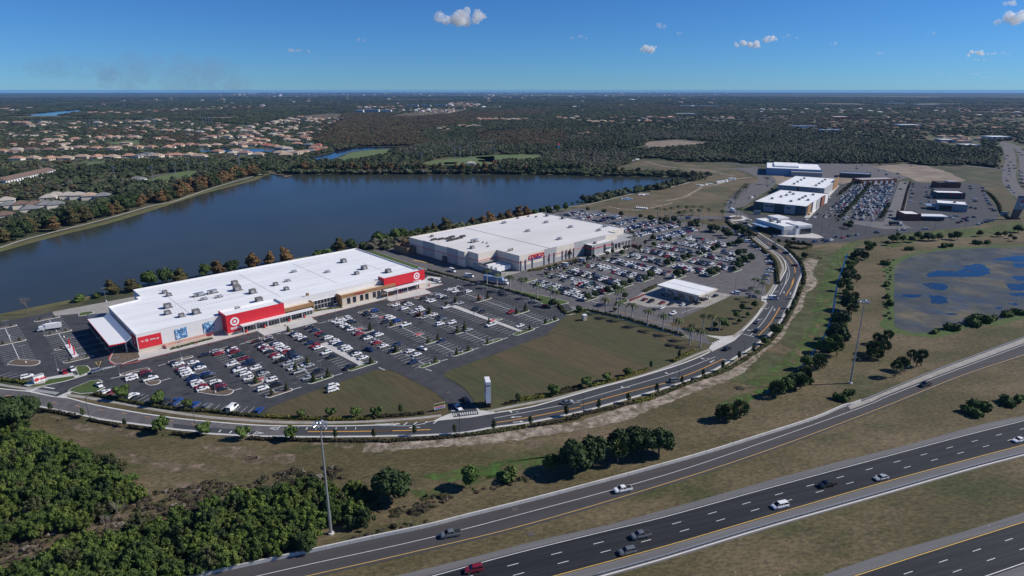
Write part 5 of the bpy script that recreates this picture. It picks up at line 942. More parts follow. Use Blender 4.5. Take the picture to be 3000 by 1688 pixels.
LOT = {
 'A': (z0, "1390,360,Wu 1535,320,Mu 1570,350,Ks 1395,385,Ws 1615,400,Wp"), 'B': (z0, "1850,235,Ks 1880,248,Ws 2040,232,Ws 2095,260,Nu 1930,290,Ms 1945,305,Wu 1985,322,Wu 2135,285,Ws 2045,385,Nu"),
 'B2': (z5, "205,525,Bs 215,550,Ku 70,590,Ns 110,610,Wu 120,635,Ws 140,655,Rs 165,675,Ws 290,610,Wu 310,625,Ks 310,660,Mu 350,680,Ks 15,492,Ws"),
 'C': (z5, "170,322,Ks 305,295,Su 335,312,Rs 435,250,Ks 445,278,Wu 478,297,Mu 530,340,Dp 595,370,Ms 485,420,Wu 655,395,Nu 665,418,Ks 520,450,Ks 577,470,Wp 728,458,Wu 620,512,Wu 780,500,Ks 795,515,Ss 670,565,Ws 890,585,Wu 950,630,Ku 810,668,Wu"),
 'D': (z5, "710,188,Ks 835,152,Su 850,175,Ks 900,195,Ns 735,215,Ks 810,232,Ws 825,252,Ms 940,210,Wu 970,230,Wu 1000,245,Ws 1025,258,Wu 850,272,Ws 865,292,Ks 1030,280,Rs 905,320,Rs 940,340,Ws 1070,300,Ku 1110,325,Ks 1150,305,Nu 1170,355,Ss 1000,372,Kp 1060,408,Su 1240,412,Wu 1125,455,Ws 1310,445,Ss 1185,495,Sp 1430,495,Ku 1290,555,Ss"),
 'E': (z5, "1130,95,Ns 1150,125,Ws 1195,138,Wu 1230,170,Ks 1280,195,Ns 1335,228,Ru 1405,252,Ws 1515,300,Wu 1530,325,Ks 1740,435,Kp 1300,40,Ks 1350,72,Ns 1395,92,Rs 1445,115,Ds 1500,135,Wu 1540,165,Ws 1580,192,Wu 1605,215,Ns 1655,235,Wu 1690,257,Ws 1780,300,Ks 1810,322,Ws 1885,357,Ws"),
 'F': (z7, "1135,830,Wu 1155,848,Wu 1010,865,Ws 1050,875,Wu 1220,885,Ku 1190,875,Ks 1100,912,Wu 1130,925,Ws 1160,940,Ks 1210,960,Ws 1225,985,Ss 1245,997,Rs 1340,1025,Ks 1435,995,Nu 1400,1050,Ws 1490,1028,Wu 1420,1080,Ss 1465,1090,Rs 1525,1125,Ws 1710,1120,Ns 1640,1172,Ks 1800,1180,Ws 1880,1215,Ws 1855,1288,Ns"),
 'G': (z7, "1310,785,Ks 1355,800,Ks 1420,757,Bu 1425,820,Ss 1570,820,Wu 1610,830,Ws 1550,890,Ks 1685,862,Bu 1805,910,Wp"), 'H': (z7, "1640,698,Ws 1740,675,Ku 1790,690,Ws 1745,745,Wu 1830,705,Ss 1920,740,Wu 1950,755,Ws 1865,778,Ss 1990,770,Ws 1905,805,Rs 1965,835,Ss 2080,810,Ws 2140,835,Ks"),
 'I': (z11, "320,998,Ks 375,1010,Ws 415,1028,Wu 455,957,Ss 525,978,Wu 565,990,Ks 560,1090,Wu 720,1050,Ss 515,1195,Gs 540,1255,Wu 645,1250,Wu 845,1318,Ss 520,1430,Ns"), 'J': (z11, "610,903,Ws 690,880,Ws 680,920,Wu 730,885,Ks 725,948,Ks 805,923,Wu 880,1110,Ku 955,1135,Ks 1075,1268,Wp 1365,1280,Ws"), 'K': (z11, "875,840,Ks 1060,945,Ks 1265,1135,Rs 1608,1063,Rs")}
SIDES = [(-9.6, 'short row beside the left entrance', 'left'), (-3.9, 'short row beside the left entrance', 'right'), (8.8, 'first long row', 'left'), (14.6, 'first long row', 'right'), (20.8, 'second long row', 'far left'), (26.6, 'second long row', 'left'), (32.4, 'second long row', 'right'), (44.5, 'third long row', 'left'), (50.3, 'third long row', 'right'), (62.8, 'first walkway', 'wl'), (72.4, 'first walkway', 'wr'), (86.4, 'fourth long row', 'left'), (92.2, 'fourth long row', 'right'),
         (104.4, 'fifth long row', 'left'), (110.3, 'fifth long row', 'right'), (123.6, 'sixth long row', 'left'), (129.5, 'sixth long row', 'right'), (142.3, 'second walkway', 'wl'), (152.1, 'second walkway', 'wr'), (163.5, 'seventh long row', 'left'), (169.4, 'seventh long row', 'right'), (184.0, 'row against the palm hedge', '')]
slots = {}
for k, (z_, s) in LOT.items():
    for t_ in s.split():
        x, y, c_ = t_.split(','); u, v = T.inv(z_(float(x), float(y), .7)); j = min(range(len(SIDES)), key=lambda q: abs(SIDES[q][0] - u)); kk = round((-v - 24.4) / 2.74)
        while (j, kk) in slots: kk += 1
        slots[(j, kk)] = c_
for j, (u, row, side) in enumerate(SIDES):
    for i, kk in enumerate(sorted(k for jj, k in slots if jj == j)):
        c_ = slots[(j, kk)]; cn, tn = PAINT[c_[0]][0], TYN[c_[1]]
        if side in ('wl', 'wr'): lab = f'{cn} {tn}, {nth(i + 1)} from the store on the {"left" if side == "wl" else "right"} of the {row}'
        elif side == '': lab = f'{cn} {tn}, {nth(i + 1)} from the store in the {row}'
        else: lab = f'{cn} {tn}, {nth(i + 1)} from the store, {side} side of the {row}'
        car(T(u + random.uniform(-.25, .25), -24.4 - kk * 2.74 + random.uniform(-.12, .12)), ANG + (math.pi if random.random() < .5 else 0) + random.uniform(-.02, .02), c_[0], c_[1], lab, 'car', 'cars parked in the department store lot')
for i, (f, x, y, a, c_, lb) in enumerate([(z0, 1115, 535, 62, 'Ws', 'white sedan at the left end of the bottom row by the hedge'), (z0, 1190, 540, 62, 'Ms', 'maroon sedan beside the white one in the bottom row'), (z0, 1410, 575, 62, 'Wu', 'white suv with roof rack in the bottom row between two trees'), (z0, 1450, 592, 62, 'Ks', 'black sedan next to the white suv in the bottom row'), (z0, 1695, 618, 76, 'Ks', 'black sedan half hidden by a tree in the bottom row'), (z0, 1755, 630, 76, 'Ks', 'black sedan left of the blue pickup in the bottom row'), (z0, 1870, 640, 78, 'Bp', 'bright blue pickup facing the hedge in the bottom row'), (z0, 2068, 664, 80, 'Bs', 'blue sedan between two small trees in the bottom row'),
        (z5, 200, 868, 82, 'Gu', 'grey suv in the bottom row beside the hedge'), (z5, 475, 892, 82, 'Wx', 'tall white van standing alone in the bottom row'), (z5, 755, 915, 84, 'Bu', 'dark blue suv at the right end of the bottom row'), (z0, 285, 372, 47, 'Wu', 'white suv alone in the small row by the monument sign'), (z0, 685, 322, -48, 'Rs', 'red sedan parked by the green lawn island'), (z0, 768, 290, -48, 'Ws', 'white sedan between the red sedan and the lawn'), (z0, 1030, 312, 50, 'Gu', 'grey suv driving past the lawn island'), (z0, 1050, 460, -40, 'Ws', 'white car behind the shrubs at the left entrance'),
        (z5, 1925, 268, -30, 'Nu', 'dark blue suv driving down the aisle by the walkway'), (z7, 1950, 1160, -38, 'Ws', 'white sedan driving in the aisle among empty bays'), (z5, 1545, 650, 38, 'Wu', 'farther white suv parked on the edge of the grass field'), (z5, 1540, 695, 38, 'Wu', 'nearer white suv parked on the edge of the grass field'), (z11, 410, 790, 130, 'Ks', 'black sedan nearest the store corner, right of the red wall'), (z11, 450, 798, 130, 'Wu', 'white suv second from the red wall corner'), (z11, 482, 808, 130, 'Ws', 'white sedan third from the red wall corner'),
        (z11, 638, 700, -50, 'Wx', 'white van parked beside the warehouse loading yard'), (z11, 815, 757, -20, 'Wx', 'white van driving past the loading yard'), (z9, 715, 310, 218, 'Wp', 'white pickup in the left lot behind the box truck'), (z1, 878, 878, -62, 'Ws', 'white sedan waiting at the crosswalk stop line'), (z1, 960, 800, -58, 'Ks', 'black car turning into the store entrance road')]): car(f(x, y, .7), R(a), c_[0], c_[1], lb, 'car', None if i > 22 else 'cars parked in the department store lot')
for f, x, y, a, c_, lb in [(F, 1134, 1343, 196, 'Gp', 'dark pickup carrying ladders on the ramp'), (F, 1567, 1231, 197, 'Wp', 'white pickup on the ramp by the barrier'), (F, 2328, 967, 205, 'Kp', 'black pickup at the far end of the ramp'), (F, 1962, 1271, 197, 'Wv', 'white minivan in the inner lane of the highway'), (F, 2081, 1218, 197, 'Kp', 'black pickup in the middle lane of the highway'), (F, 2217, 1201, 197, 'Ss', 'silver sedan in the inner lane of the highway'), (F, 1612, 1346, 196, 'Gp', 'big grey pickup in the middle lane of the highway'), (F, 1578, 1386, 196, 'Gu', 'dark grey suv in the inner lane of the highway'), (F, 1192, 1431, 195, 'Mu', 'dark red suv at the bottom edge of the highway'), (F, 2563, 1106, 198, 'Ws', 'white sedan at the right edge of the highway'),
        (zm, 1540, 640, 40, 'Ku', 'dark suv on the boulevard by the palm entrance'), (zm, 1797, 415, 45, 'Gs', 'grey sedan in the turn lane of the boulevard'), (zm, 1793, 487, 48, 'Ku', 'black suv leaving the fuel station bend'), (zm, 1928, 215, -4, 'Wx', 'white van turning off the boulevard'), (zm, 1610, 168, 172, 'Wu', 'white suv leaving the warehouse lot'), (zm, 1754, 198, -12, 'Gv', 'grey minivan in the palm-lined exit'), (zm, 177, 1098, 12, 'Gs', 'grey sedan on the boulevard right of the entrance'), (zm, 1095, 910, 20, 'Gv', 'grey minivan in the middle of the boulevard curve'),
        (zg, 995, 1200, 118, 'Ms', 'maroon sedan on the upper boulevard curve'), (zg, 875, 1042, 125, 'Ku', 'black suv on the boulevard beside the hatched median'), (zg, 745, 988, 128, 'Ks', 'black sedan behind the black suv on the boulevard'), (zg, 440, 740, 128, 'Su', 'silver suv approaching the roundabout'), (zg, 385, 697, 128, 'Ss', 'silver sedan close behind the dark suv near the roundabout'), (zg, 365, 667, 128, 'Ku', 'dark suv entering the roundabout'), (zg, 297, 705, -50, 'Ms', 'small maroon car leaving the roundabout'), (zg, 400, 624, 0, 'Ws', 'white car circling the roundabout'), (zg, 560, 605, 0, 'Ss', 'silver car arriving from the shops'), (zb, 345, 375, 20, 'Ws', 'white car on the lane below the royal palms'), (zb, 720, 358, 0, 'Bv', 'blue van on the lane below the royal palms'), (zb, 1450, 378, 0, 'Nx', 'dark van entering from the roundabout'),
        (zg, 435, 347, 215, 'Wx', 'white van on the road beside the panelled shops'), (zg, 475, 325, 35, 'Ks', 'dark car beside the white van'), (zg, 650, 188, 50, 'Ks', 'dark car on the upper retail road'), (zg, 720, 140, 50, 'Gs', 'grey car farther up the retail road'), (zg, 190, 385, 75, 'Ws', 'first white car of the queue beside the palms'), (zg, 180, 410, 75, 'Ks', 'black car second in the queue beside the palms'), (zg, 172, 435, 75, 'Ws', 'white car third in the queue beside the palms'), (zg, 172, 462, 75, 'Ss', 'silver car last before the white truck')]:
    hw_ = f is F or f is zm; car(f(x, y, .7), R(a), c_[0], c_[1], lb, 'car', None, detail=f is F)
for i, (x, y, c_) in enumerate([(995, 180, 'Gs'), (1035, 180, 'Ss'), (1110, 210, 'Ks'), (1275, 235, 'Ks'), (1350, 222, 'Ks'), (985, 250, 'Ms'), (1290, 252, 'Ks'), (1060, 258, 'Ks'), (1165, 265, 'Ws'), (910, 313, 'Ks'), (982, 292, 'Ws'), (1078, 342, 'Wu'), (840, 222, 'Ms'), (890, 238, 'Ku'), (1440, 190, 'Ks')]): car(zm(x, y, .7), ANG + (math.pi if i % 2 else 0), c_[0], c_[1], f'{PAINT[c_[0]][0]} {TYN[c_[1]]}, {nth(i + 1)} of the cars queuing at the fuel pumps', 'car', 'cars at the fuel station')
# warehouse lot
def pick():
    return random.choices('WKSGRMBND', [38, 25, 12, 12, 3.5, 3, 2, 5, 1])[0], random.choices('supvx', [42, 42, 8, 6, 2])[0]
cl = []; stuff = []
zone1 = np.array([T.inv(q) for q in lotC])
for ri, u in enumerate(CROW):
    ve = CEND[u]
    for s in (-2.9, 2.9):
        k = 0
        while True:
            v = -43.6 - k * 2.74 - (3.5 if ri == 0 else 0); k += 1
            if v < ve + 1.5: break
            if u > 295 and ve < -95 and -82 < v < -76.8: continue
            if random.random() < (.06 if v > -75 else .15): continue
            cl.append((ri, s, v, T(u + s + random.uniform(-.3, .3), v)))
prev = {}
for ri, s, v, p in cl:
    c_, t_ = pick(); rz = ANG + (math.pi if random.random() < .5 else 0)
    if ri < 3 or (ri == 3 and s < 0 and v < -60):
        prev[(ri, s)] = prev.get((ri, s), 0) + 1
        car(p, rz, c_, t_, f'{PAINT[c_][0]} {TYN[t_]}, {nth(prev[(ri, s)])} from the warehouse, {"left" if s < 0 else "right"} side of its {nth(ri + 1)} row', 'car', 'cars parked in the warehouse lot', parts=True)
    else: stuff.append((p, rz, c_, t_))
for v0 in ZROW:
    for s in (-2.9, 2.9):
        u = ZR[v0][0] + 1.4
        while u < ZR[v0][1] - 1:
            if random.random() > (.08 if v0 < 20 else .45): stuff.append((T(u, v0 + s), ANG + R(90) * random.choice((1, -1)), *pick()))
            u += 2.74
for k in range(17): stuff.append((CO(17 + k * 3, -11), R(90) + ANG + .5, *pick())) if random.random() < .85 else None
for f, s in ((zg, '640,1085 650,1130 660,1165 680,1195 690,1260 670,1290 640,1340 610,1385 450,960 500,985 540,1010 470,970 360,870 400,915 330,840 210,775 245,790 85,730 125,745'),):
    for q in PL(f, s): stuff.append((q, R(0) + random.choice((0, math.pi)), *pick()))
for k in range(9): stuff.append((G(2141 + k * 8, 689 + k * .3), R(80), *pick()))
# far retail lots
RF = Fr(zg(1300, 610), math.atan2(zg(1640, 195)[1] - zg(1180, 600)[1], zg(1640, 195)[0] - zg(1180, 600)[0])); rlot = PL(zg, '1330,600 1660,200') + PL(zh, '-40,600 540,588 395,1065 0,1078'); rlot_c = np.array([RF.inv(q) for q in rlot]); ln2 = MB(); RT = []
v0_, v1_ = rlot_c[:, 1].min(), rlot_c[:, 1].max(); vt_ = [v0_ + 3, (v0_ + v1_) / 2 + 6, v1_ - 3]
for u in np.arange(6, rlot_c[:, 0].max(), 17.6):
    for s_ in (-2.8, 2.8):
        for v in np.arange(v0_ + 4, v1_ - 4, 2.74):
            q = RF(u + s_, v)
            if not inpoly([q], rlot)[0] or min(abs(v - t_) for t_ in vt_) < 2.2: continue
            dn = .28 + .6 * min(1, max(0, (u - 30) / 50)); ln2.ribbon([RF(u, v + 1.37), RF(u + s_ * 2, v + 1.37)], .16, .056)
            if random.random() < dn: stuff.append((q, RF.a + math.pi * random.choice((0, 1)), *pick()))
for t_ in vt_:
    for u in np.arange(0, rlot_c[:, 0].max(), 9.5):
        if inpoly([RF(u, t_)], rlot)[0]: RT.append(RF(u, t_ + random.uniform(-1, 1)))
struct('retail_bay_markings', ln2, M['lot_line'])
for s in ('760,640 745,690 750,730 735,775 730,830 760,610 860,855 905,870 940,650 985,660 1010,680 930,710 990,780 940,745 1000,740 970,830 1480,640 1490,670 1540,800 1550,830 1550,920 1490,910 1640,660 1650,690 1660,720 1670,750 1690,790 1700,820 1720,850 1740,875 1750,925 1790,950 1240,1030 1270,1050 1310,1020 1330,1100 1370,1085 1410,1055 1440,1075 1450,1035 1530,1030 1590,1125 1640,1105 1680,1095 1750,1080 920,1185 580,1200 640,1190 300,1225 50,1260 660,600 600,675 480,960 475,1005 465,1035 250,1070 100,1060',
          '1960,250 1940,290 2000,330 1970,370 2040,370 2050,410 1980,410 1930,430 1980,445 1990,490 1945,540 1955,570 1970,630 1985,655 2010,685 2045,720 2110,440 2140,460 2115,500 2145,510 2110,540 2140,550 2120,590 2150,600 2150,640 2112,210 2140,240 2150,170 1960,650 340,360 735,370 1850,410 1890,385 110,370 320,440 420,490 560,478 580,525 400,436 40,385 45,415'): stuff += [(q, R(random.choice((70, 60, 90, 0))), *pick()) for q in PL(zh, s)]
for s in ('1040,905 1110,915 1250,910 1360,890 1400,905 1450,890 1520,845 1600,860 1680,840 1780,825 2040,795 1140,630 1240,600 1295,558 1420,355 790,790 730,845',): stuff += [(q, R(random.choice((30, 60))), *pick()) for q in PL(zg, s)]
merged_cars(stuff, 'parked_cars', 'dense rows of parked cars filling the far warehouse and shop lots')
# trucks
def truck(p, rz, label, L=13.0, h=3.9, colr='white_paint', cab=True, name='semi_trailer', cat='truck', cabc='white_paint'):
    t = thing(name, (p[0], p[1], .05), rz, label, cat); I = Fr((0, 0), 0)
    child(t, 'box_body', MB().box(I, -L / 2, L / 2, -1.28, 1.28, 1.05, h), M[colr]); wm_ = MB().tube((0, -.2, 0), (0, .2, 0), .5, n=12).mesh('wheel', M['tyre'])
    xs = [-L / 2 + 1.4, -L / 2 + 2.6] if L > 9 else [-L / 2 + 1.5]
    if cab: child(t, 'cab', MB().prism([(L / 2 + .3, -1.2), (L / 2 + 2.6, -1.15), (L / 2 + 2.6, 1.15), (L / 2 + .3, 1.2)], .6, 2.9 if L > 9 else 2.5).box(I, L / 2 + 2.6, L / 2 + 3.4, -1.0, 1.0, .5, 1.5), M[cabc]); child(t, 'windscreen', MB().box(I, L / 2 + 2.6, L / 2 + 2.66, -1.05, 1.05, 1.6, 2.5), M['car_glass']); xs += [L / 2 + 1.8]
    for x in xs:
        for s in (-1, 1): inst('wheel', wm_, t, (x, s * 1.05, .5))
    child(t, 'chassis', MB().box(I, -L / 2, L / 2 + .3, -.6, .6, .7, 1.05), M['black']); return t
truck(z11(1075, 825), R(-30), 'semi truck with long blue-grey trailer behind the hedge palms', 14, 4, 'bluegrey')
for i, (v, lb) in enumerate(((4.2, 'white trailer nearest the screen wall in the loading dock'), (8.6, 'white trailer in the middle of the loading dock'), (13, 'white trailer farthest in at the loading dock'))): truck(CO(-8.4, 3 + v), ANG, lb, 12.5, 4, 'white_paint', cab=False, cat='trailer')
truck(z9(862, 355), R(208), 'white box truck parked in the left lot by a planted island', 6.5, 3.4, 'white_paint', name='box_truck'); truck(zg(195, 525), R(-82), 'white box truck heading the queue at the roundabout', 7, 3.6, 'white_paint', name='box_truck'); truck(zh(510, 1130), R(-20), 'dark green truck at the end of the concrete lane', 8, 3.6, 'wall_dark', name='box_truck')
truck(zC(1310, 650), R(30), 'grey container trailer at the edge of the dry field', 9, 3.2, 'wall_grey', cab=False, cat='trailer'); truck(zC(1350, 640), R(30), 'white container trailer beside the grey one', 9, 3.2, 'white_paint', cab=False, cat='trailer')
# ---------------------------------------------------------------- vegetation
def leafmat(name, c1, c2, rnd=.25, var=.3, sc=.35):
    m = mat(name, c1, .75, col2=c2, scale=sc, var=var, rnd=rnd, lo=.40, hi=.60, spec=.25); b = m.node_tree.nodes['Principled BSDF']; M[name] = m
leafmat('leaf_dark', (.028, .050, .015), (.048, .072, .022)); leafmat('leaf_mid', (.052, .088, .018), (.084, .122, .028)); leafmat('leaf_bright', (.078, .122, .020), (.120, .150, .032)); leafmat('leaf_olive', (.060, .072, .026), (.090, .090, .040))
leafmat('leaf_rust', (.125, .072, .028), (.165, .100, .040)); leafmat('leaf_rustgreen', (.100, .074, .028), (.066, .070, .026)); leafmat('leaf_far', (.036, .050, .022), (.062, .072, .034), .35, .35, .006); leafmat('leaf_far_light', (.062, .080, .034), (.085, .090, .045), .35, .35, .01); leafmat('leaf_farbrown', (.068, .053, .026), (.095, .072, .037), .25, .3, .01); leafmat('leaf_fargrey', (.105, .098, .072), (.070, .076, .046), .3, .3, .01)
leafmat('palm_leaf', (.060, .090, .025), (.095, .115, .040)); leafmat('hedge_leaf', (.050, .060, .020), (.080, .080, .025), 0, .3, .8); leafmat('hedge_yellow', (.150, .140, .022), (.08, .09, .02), 0, .3, .5); leafmat('hedge_dark', (.038, .034, .018), (.060, .050, .026), 0, .3, .8); leafmat('brush', (.105, .082, .060), (.075, .062, .040), .3, .3, .2); leafmat('twig', (.30, .26, .22), (.22, .19, .16))
MM('bark', (.13, .10, .08), .9, var=.2, scale=2); MM('bark_pale', (.42, .39, .35), .85, var=.15, scale=1)
_ico = {}
def ico(sub):
    if sub not in _ico:
        b = bmesh.new(); bmesh.ops.create_icosphere(b, subdivisions=sub, radius=1.0); _ico[sub] = (np.array([v.co[:] for v in b.verts]), [tuple(v.index for v in f.verts) for f in b.faces]); b.free()
    return _ico[sub]
def crown(name, lumps, nleaf, ls, m, core=.86, sub=2, seed=0, up=.25):
    """Leaf clumps over the surface and through the volume of overlapping lobes, round a lumpy heart."""
    r_ = np.random.default_rng(seed); V = []; Fc = []; off_ = 0; iv, if_ = ico(sub)
    for (c, r) in lumps:
        r = np.array(r if hasattr(r, '__len__') else (r, r, r), float); n_ = 1 + r_.uniform(-.16, .16, len(iv)); V.append(iv * n_[:, None] * r * core + np.array(c)); Fc += [tuple(i + off_ for i in f) for f in if_]; off_ += len(iv)
    wts = np.array([np.prod(r if hasattr(r, '__len__') else (r, r, r)) ** (2 / 3) for _, r in lumps]); wts /= wts.sum(); k = r_.choice(len(lumps), nleaf, p=wts)
    C_ = np.array([c for c, _ in lumps], float)[k]; R_ = np.array([r if hasattr(r, '__len__') else (r, r, r) for _, r in lumps], float)[k]
    d = r_.normal(size=(nleaf, 3)); d[:, 2] += up * np.abs(d[:, 2]); d /= np.linalg.norm(d, axis=1)[:, None]; P_ = C_ + d * R_ * r_.uniform(.78, 1.12, (nleaf, 1))
    nn = d + r_.normal(scale=.55, size=(nleaf, 3)); nn /= np.linalg.norm(nn, axis=1)[:, None]; a = np.cross(nn, r_.normal(size=(nleaf, 3))); a /= np.linalg.norm(a, axis=1)[:, None]; b = np.cross(nn, a); s = ls * r_.uniform(.55, 1.35, (nleaf, 1))
    q = np.stack([P_ - a * s - b * s * .6, P_ + a * s * .9 - b * s * .7, P_ + a * s * 1.1 + b * s * .6, P_ - a * s * .8 + b * s * .8], 1).reshape(-1, 3); V.append(q)
    Fc += [(off_ + 4 * i, off_ + 4 * i + 1, off_ + 4 * i + 2, off_ + 4 * i + 3) for i in range(nleaf)]
    me = bpy.data.meshes.new(name); me.from_pydata(np.concatenate(V).tolist(), [], Fc); me.materials.append(M[m]); return me
def oak_l(seed, w_, h, z0_=.28, n_=9):
    r_ = np.random.default_rng(seed); L_ = [((0, 0, h * .62), (w_ * .34, w_ * .34, h * .33))]
    for i in range(n_): a = 6.283 * i / n_ + r_.uniform(-.3, .3); q = r_.uniform(.22, .36) * w_; L_.append(((q * math.cos(a), q * math.sin(a), h * r_.uniform(z0_ + .14, .78)), w_ * r_.uniform(.15, .23)))
    return L_
def cyp_l(seed, w_, h):
    r_ = np.random.default_rng(seed); L_ = []
    for i in range(9): t_ = i / 8; q = w_ * .46 * (1 - .5 * t_ ** 2.2) * (.8 + .35 * math.sin(3.0 * min(1, t_ * 1.6))); L_.append(((r_.uniform(-.2, .2) * w_, r_.uniform(-.2, .2) * w_, h * (.20 + .68 * t_)), (q * r_.uniform(.8, 1.15), q * r_.uniform(.8, 1.15), h * .12)))
    return L_
CR = {}
for i in range(3):
    CR['oak', i] = crown('crown', oak_l(10 + i, 10, 9.5), 1700, .42, 'leaf_dark', seed=i); CR['mid', i] = crown('crown', oak_l(20 + i, 5, 4.8), 480, .30, 'leaf_dark', seed=i + 5); CR['cyp', i] = crown('crown', cyp_l(30 + i, 8, 10.5), 1000, .40, 'leaf_rust', seed=i + 9)
    CR['cyg', i] = crown('crown', cyp_l(40 + i, 8, 10), 1000, .40, 'leaf_rustgreen', seed=i + 12); CR['grn', i] = crown('crown', oak_l(50 + i, 7, 8), 800, .36, 'leaf_mid', seed=i + 15); CR['sap', i] = crown('crown', [((0, 0, 2.6), (.75, .75, 1.5)), ((.2, .1, 3.3), (.5, .5, .9))], 150, .22, 'leaf_dark', core=.6, sub=1, seed=i + 18)
    CR['pine', i] = crown('crown', [((0, 0, .9), (1.15, 1.15, .7)), ((0, 0, 1.8), (.95, .95, .8)), ((0, 0, 2.8), (.6, .6, .8)), ((0, 0, 3.6), (.3, .3, .6))], 260, .2, 'leaf_olive', core=.7, sub=1, seed=i + 21); CR['bush', i] = crown('crown', [((r * .9, math.sin(r * 3), .8), (1.2, 1.1, 1.0)) for r in (-1.2, 0, 1.1)], 260, .28, 'leaf_mid', sub=1, seed=i + 24)
    CR['bol', i] = crown('crown', oak_l(60 + i, 4.2, 4.0), 340, .27, 'leaf_mid', seed=i + 27)
def trunk_mesh(h, r, m='bark', lean=0):
    b = MB(); b.tube((0, 0, 0), (lean, 0, h), r, r * .55, 7); b.tube((lean * .6, 0, h * .6), (lean + h * .16, h * .1, h * 1.15), r * .45, r * .2, 5); b.tube((lean * .6, 0, h * .65), (lean - h * .16, -h * .1, h * 1.2), r * .4, r * .2, 5); return b.mesh('trunk', M[m])
TR = dict(oak=trunk_mesh(5.0, .38), mid=trunk_mesh(2.6, .14), cyp=trunk_mesh(7, .26), cyg=trunk_mesh(7, .26), grn=trunk_mesh(4.2, .2), sap=trunk_mesh(2.6, .07), pine=trunk_mesh(2.5, .08), bush=trunk_mesh(.9, .08), bol=trunk_mesh(2.1, .1))
TN = dict(oak=('oak_tree', 'tree'), mid=('parking_lot_tree', 'tree'), cyp=('cypress_tree', 'tree'), cyg=('cypress_tree', 'tree'), grn=('broadleaf_tree', 'tree'), sap=('young_tree', 'young tree'), pine=('small_conifer', 'small tree'), bush=('shrub', 'shrub'), bol=('street_tree', 'tree'))
_tc = [0]
def tree(kind, p, label, group=None, sc=1.0, z=0.0, sz=None):
    _tc[0] += 1; t = thing(TN[kind][0], (p[0], p[1], z), random.uniform(0, 6.28), label, TN[kind][1], group); s = sc * random.uniform(.92, 1.1); t.scale = (s, s, (sz or sc) * random.uniform(.92, 1.1))
    inst('trunk', TR[kind], t); inst('crown', CR[kind, _tc[0] % 3], t); return t
# palms
def frond_mb(b, az, L, droop, wd, seg=6, rise=.5):
    d = Vector((math.cos(az), math.sin(az), 0)); sd = Vector((-d.y, d.x, 0)); pts = []
    for i in range(seg + 1): t_ = i / seg; pts.append(d * (L * t_ * (1 - .12 * t_)) + Vector((0, 0, rise * L * .5 * math.sin(min(1, t_ * 1.6) * 1.57) * (1 - t_) - droop * t_ ** 2.2)))
    for s in (-1, 1):
        for i in range(seg):
            w0 = wd * (.35 + .65 * math.sin(3.14 * min(1, (i + .3) / seg))) ; w1 = wd * (.35 + .65 * math.sin(3.14 * min(1, (i + 1.0) / seg))) * (.25 if i == seg - 1 else 1)
            a, c = pts[i], pts[i] * .22 + pts[i + 1] * .78; b.add([a, c, c + sd * s * w1 + Vector((0, 0, -.35 * w1)) + d * .25, a + sd * s * w0 + Vector((0, 0, -.35 * w0)) + d * .25], [(0, 1, 2, 3) if s > 0 else (3, 2, 1, 0)])
PC = []; SP = []; PH = []
for i in range(3):
    b = MB(); r_ = random.Random(i)
    for k in range(15): frond_mb(b, k * 2.4 + r_.uniform(-.2, .2), r_.uniform(2.5, 3.1), r_.uniform(.3, 2.3), .42, rise=r_.uniform(.2, 1.0))
    PC.append(b.mesh('fronds', M['palm_leaf']))
    b = MB()
    for k in range(46):
        az, el = k * 2.4, r_.uniform(-.75, 1.35); d = Vector((math.cos(az) * math.cos(el), math.sin(az) * math.cos(el), math.sin(el))); a = d.orthogonal().normalized(); c = d.cross(a); L_ = r_.uniform(1.3, 1.9); rt = r_.uniform(0, 6)
        n1 = a * math.cos(rt) + c * math.sin(rt); n2 = d.cross(n1); p0 = d * .3; p1 = d * L_ * .6
        for q in range(5):
            th = (q - 2) * .42; e = d * math.cos(th) + n1 * math.sin(th); e2 = d * math.cos(th + .26) + n1 * math.sin(th + .26); b.add([p0 + d * .3, p0 + e * L_, p0 + e2 * L_ * .86 + Vector((0, 0, -.15))], [(0, 1, 2)])
    SP.append(b.mesh('fan_leaves', M['palm_leaf']))
ps = MB(); ps.tube((0, 0, 0), (0, 0, .8), .42, .30, 9).tube((0, 0, .8), (0, 0, 6.4), .27, .25, 9); PTR = ps.mesh('trunk', M['bark_pale']); ps = MB(); ps.tube((0, 0, 6.4), (0, 0, 7.7), .24, .14, 8); PSH = ps.mesh('crownshaft', M['palm_leaf']); STR = MB().tube((0, 0, 0), (0, 0, 4.0), .24, .2, 7).mesh('trunk', M['bark'])
def royal(p, label, group=None, h=7.7):
    _tc[0] += 1; t = thing('royal_palm', (p[0], p[1], 0), random.uniform(0, 6), label, 'palm tree', group); s = h / 7.7 * random.uniform(.95, 1.06); t.scale = (s, s, s); inst('trunk', PTR, t); inst('crownshaft', PSH, t); inst('fronds', PC[_tc[0] % 3], t, (0, 0, 7.6)); return t
def sabal(p, label, group=None, h=5.0, k=1.0):
    _tc[0] += 1; t = thing('sabal_palm', (p[0], p[1], 0), random.uniform(0, 6), label, 'palm tree', group); inst('trunk', STR, t, sc=(1, 1, (h - 1) / 4)); inst('fan_leaves', SP[_tc[0] % 3], t, (0, 0, h - 1), 0, k); return t
# sample along lines
def base_px(px, v):
    lo, hi = -200.0, 600.0
    def X(u):
        p = T(u, v); zc = p[1] * _cp + HCAM * _sp; return 1500 + FPX * p[0] / zc
    for _ in range(50):
        m_ = (lo + hi) / 2
        if X(m_) < px: lo = m_
        else: hi = m_
    return T(lo, v)
